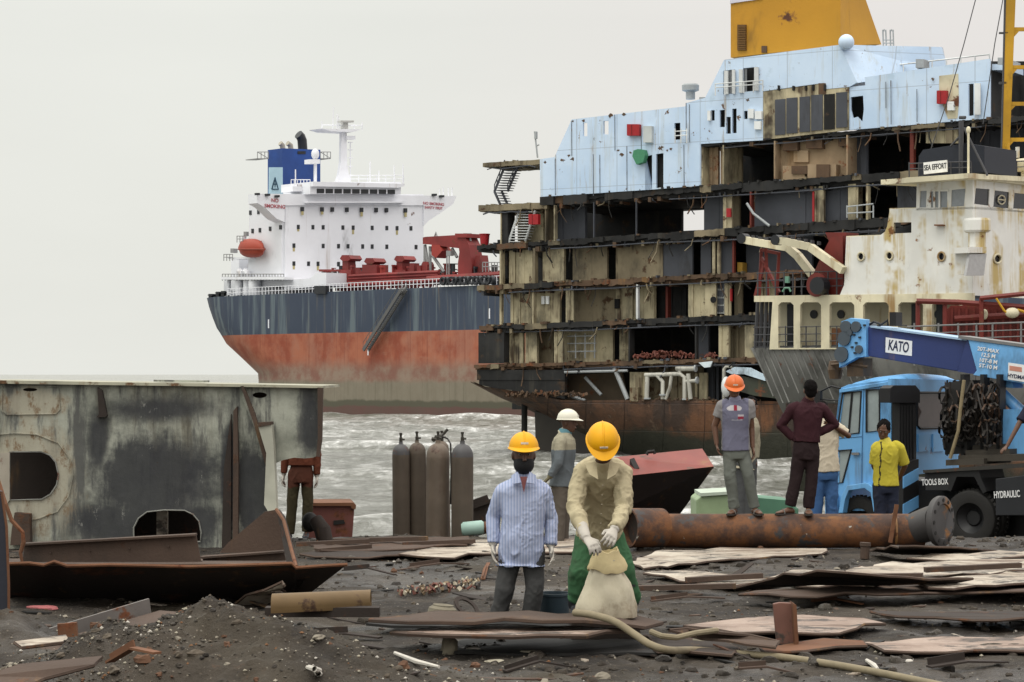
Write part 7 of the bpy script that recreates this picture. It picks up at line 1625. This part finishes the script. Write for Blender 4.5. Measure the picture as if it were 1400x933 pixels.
# white helmet, seen from the side
j3 = dict(head=(777, 578), nck=(772, 592, .02), pel=(768, 660), shR=(767, 605, -.17), shL=(774, 603, .17), elR=(763, 634, -.25), elL=(775, 630, .22), wrR=(752, 652, -.24), wrL=(772, 655, .2), haR=(745, 659, -.24), haL=(776, 665, .2), hipR=(766, 664, -.09), hipL=(770, 664, .09), knR=(765, 702, -.1), knL=(771, 702, .09), anR=(764, 744, -.1), anL=(770, 742, .09))
def c3(p, n):
    d = (p.z-P(772, 600, 28).z); return (.36, .33, .24) if (d > -.14 and p.y < 29) else (.13, .15, .165)
r, J, hu, hf, sh = standing('man with white helmet and grey work jacket, turned sideways behind the two yellow helmets', 28.0, j3, SK_D, dyed('jacket_grey'), cloth('trousers_taupe', (.10, .085, .07)), fw=V((.9, -.25, 0)), hat=plain('helmet_white', (.62, .60, .50), .4, var=.05), hem=-.1, loose=.03, gloves=cloth('glove_olive', (.13, .115, .07)), shcol=c3, seed=6, feet='shoe', eye=False)
mb = MB(); k = J['nck']; mb.lathe([(.085, -.04), (.085, .03), (.07, .05), (.07, -.02)], k+V((.005, 0, 0)), V((.15, 0, 1)), 18, False); mb.build('scarf', cloth('scarf_teal', (.11, .23, .27)), r, True)

# on the pipe: orange helmet, lavender T-shirt
def c4(p, n):
    px = 700+p.x/p.y*F; py = HY-(p.z-CZ)/p.y*F
    if px < 987.5 or px > 1023.5: return (.26, .25, .25)
    if p.y < 27.38:
        if ((px-1004)/10.5)**2+((py-558.5)/4.2)**2 < 1 and py < 561.5: return (.60, .58, .60) if abs(px-1005.5) > 2.4 else (.35, .03, .06)
        if 1008.5 < px < 1016.5 and 567 < py < 573: return (.30, .03, .06) if py > 569.3 else (.55, .52, .55)
        if 1000 < px < 1015 and 573.8 < py < 575: return (.4, .4, .45)
    return (.165, .165, .235)
jean4 = cloth('jeans_faded', (.125, .135, .120), var=.25)
pz4 = P(1000, 702.5, 27.42).z
standing('man standing on the big rusty pipe in orange helmet and lavender T-shirt', 27.45,
    dict(head=(1004, 531, -.02), nck=(1005, 547), pel=(1006, 611), shR=(987, 555), shL=(1024, 554), elR=(977, 583, .04), elL=(1027.5, 586, .04), wrR=(980, 608), wrL=(1029, 612), haR=(982, 618, -.02), haL=(1031, 624, -.02), hipR=(997.5, 615), hipL=(1014, 615), knR=(998, 650, -.04), knL=(1023, 650, -.04), anR=(1004, 695, .02), anL=(1031.5, 694, .02)),
    SK_M, dyed('tshirt_dyed', dirt=.15), jean4, sleeve=.55, hat=plain('helmet_orange', (.55, .115, .018), .4, var=.06), hem=-.2, loose=.02, feet='sandal', shcol=c4, seed=8, hfw=V((0, -1, -.35)), hup=V((0, -.3, 1)), legr=(.092, .074, .066), fdir={'R': V((-.45, -1, 0)), 'L': V((.3, -1, 0))}, ground=pz4, wr=.008)
# someone mostly hidden right behind him
standing('dark-haired man mostly hidden behind the one in the orange helmet', 29.6,
    dict(head=(1027, 556), nck=(1024, 571), pel=(1018, 625), shR=(1006, 578), shL=(1031, 578), elR=(1008, 603), elL=(1034, 604), wrR=(1012, 622), wrL=(1033, 627), haR=(1013, 632), haL=(1034, 636), hipR=(1011, 630), hipL=(1026, 630), knR=(1012, 668), knL=(1026, 668), anR=(1012, 729), anL=(1024, 729)),
    SK_M, cloth('shirt_sand', (.30, .27, .20)), cloth('trousers_ash', (.075, .078, .080)), hair_on=True, feet='shoe', seed=31, loose=.01, body_v=.009, wr=.006, ts=.9)
# maroon shirt, seen from the back, hands on hips
standing('man in maroon shirt seen from behind, hands on hips, standing on the pipe', 27.45,
    dict(head=(1108, 534, -.02), nck=(1105, 549), pel=(1102, 612), shR=(1126, 560), shL=(1084, 559), elR=(1142, 581, .05), elL=(1067, 582, .05), wrR=(1117, 593, .02), wrL=(1085, 600, .02), haR=(1110, 596, .0), haL=(1090, 606, .0), hipR=(1110, 616), hipL=(1094, 616), knR=(1110, 650), knL=(1089, 650), anR=(1105, 695), anL=(1080, 692)),
    SK_M, cloth('shirt_maroon', (.035, .012, .016), var=.25, da=.2), cloth('trousers_wine', (.020, .012, .013), var=.25, da=.2), sleeve=1.0, fw=V((0, 1, 0)), hair_on=True, eye=False, hem=-.06, loose=.016, feet='sandal', seed=11, fdir={'R': V((-.1, -1, 0)), 'L': V((-1, -.4, 0))}, ground=pz4, palms={'R': V((-1, 0, -.2)), 'L': V((1, 0, -.2))}, legr=(.095, .078, .070), trcol=None, curl=.6)
# cream shirt, jeans
standing('man in cream shirt and blue jeans, one arm raised, standing at the truck door', 29.4,
    dict(head=(1124, 562, .02), nck=(1127, 577), pel=(1129, 640), shR=(1144, 585, .05), shL=(1115, 584), elR=(1160, 596, .05), elL=(1112, 610), wrR=(1140, 583, -.16), wrL=(1115, 632), haR=(1131, 577, -.16), haL=(1116, 641), hipR=(1136, 644), hipL=(1121, 644), knR=(1137, 690), knL=(1117, 690), anR=(1138, 728), anL=(1114, 728)),
    SK_M, cloth('shirt_cream', (.52, .46, .36), var=.08, da=.12), cloth('jeans_blue', (.045, .105, .24), var=.25, da=.2), sleeve=.8, fw=V((0.3, 1, 0)), hair_on=True, eye=False, hem=-.2, feet='shoe', seed=14, loose=.02, palms={'R': V((-.5, -1, 0))})
# yellow shirt
def c7(p, n):
    px = 700+p.x/p.y*F; py = HY-(p.z-CZ)/p.y*F
    if p.y < 28.6 and abs(px-(1205.5-(py-600)*.055+(0.7*math.sin(py*.35)))) < (0.75+.55*(math.sin(py*.75) > .3)) and py > 603: return (.035, .03, .02)
    return (.56, .475, .05)
standing('young man in yellow shirt with dark placket, looking down beside the truck cab', 28.6,
    dict(head=(1208, 588, -.03), nck=(1210, 604), pel=(1211, 660), shR=(1198, 613), shL=(1230, 613), elR=(1195, 637, .05), elL=(1237, 637, .06), wrR=(1203, 655, .16), wrL=(1229, 656, .16), haR=(1210, 661, .17), haL=(1222, 662, .17), hipR=(1203, 663), hipL=(1219, 663), knR=(1203, 700), knL=(1220, 700), anR=(1203, 733), anL=(1221, 733)),
    SK_M, dyed('shirt_yellow', dirt=.12), cloth('trousers_navy', (.018, .022, .038)), sleeve=.9, hair_on=True, hem=-.2, feet='shoe', shcol=c7, seed=17, hfw=V((-.25, -1, -.5)), hup=V((0, -.45, 1)), loose=.02, ts=.92, body_v=.0075)
# brown overalls behind the hull section
def c8(p, n):
    py = HY-(p.z-CZ)/p.y*F; return (.105, .036, .022) if py < 666+3*noise.noise(p*9) else (.058, .048, .024)
standing('worker in brown overalls and white gloves, upper body hidden by the hull section', 31.5,
    dict(head=(412, 566), nck=(412, 582), pel=(412, 644), shR=(396, 590), shL=(429, 590), elR=(390, 622), elL=(434, 622), wrR=(388, 648), wrL=(433, 650), haR=(386, 662), haL=(434, 667), hipR=(402.5, 648), hipL=(420, 648), knR=(399.5, 688), knL=(421, 686), anR=(396, 730), anL=(419, 727)),
    SK_D, cloth('overall_brown', (.115, .036, .020), var=.2), dyed('overall_dyed'), hem=-.05, gloves=white_glove, trcol=c8, feet="shoe", seed=21, loose=.03, sleeve=1.0, hat=yellow_hat, legr=(.094, .078, .068))
# seated on the truck, only an arm comes into the photograph
rt, J, a, b, c = standing('person in dark sleeves seated on the truck bed, one bare forearm propped on it', 33.0,
    dict(head=(1432, 520), nck=(1432, 536), pel=(1432, 602, .1), shR=(1415, 545), shL=(1449, 545), elR=(1394, 578, -.1), elL=(1456, 575), wrR=(1377, 610, -.15), wrL=(1452, 600, -.1), haR=(1367, 618, -.18), haL=(1448, 608, -.15), hipR=(1424, 606), hipL=(1440, 606), knR=(1428, 622, -.42), knL=(1446, 622, -.42), anR=(1430, 660, -.45), anL=(1448, 660, -.45)),
    SK_M, cloth('shirt_ink', (.014, .015, .028), da=.1), cloth('trousers_black', (.02, .02, .022)), sleeve=.93, hair_on=True, feet='shoe', seed=25, body_v=.0085, palms={'R': V((0, 0, -1))})
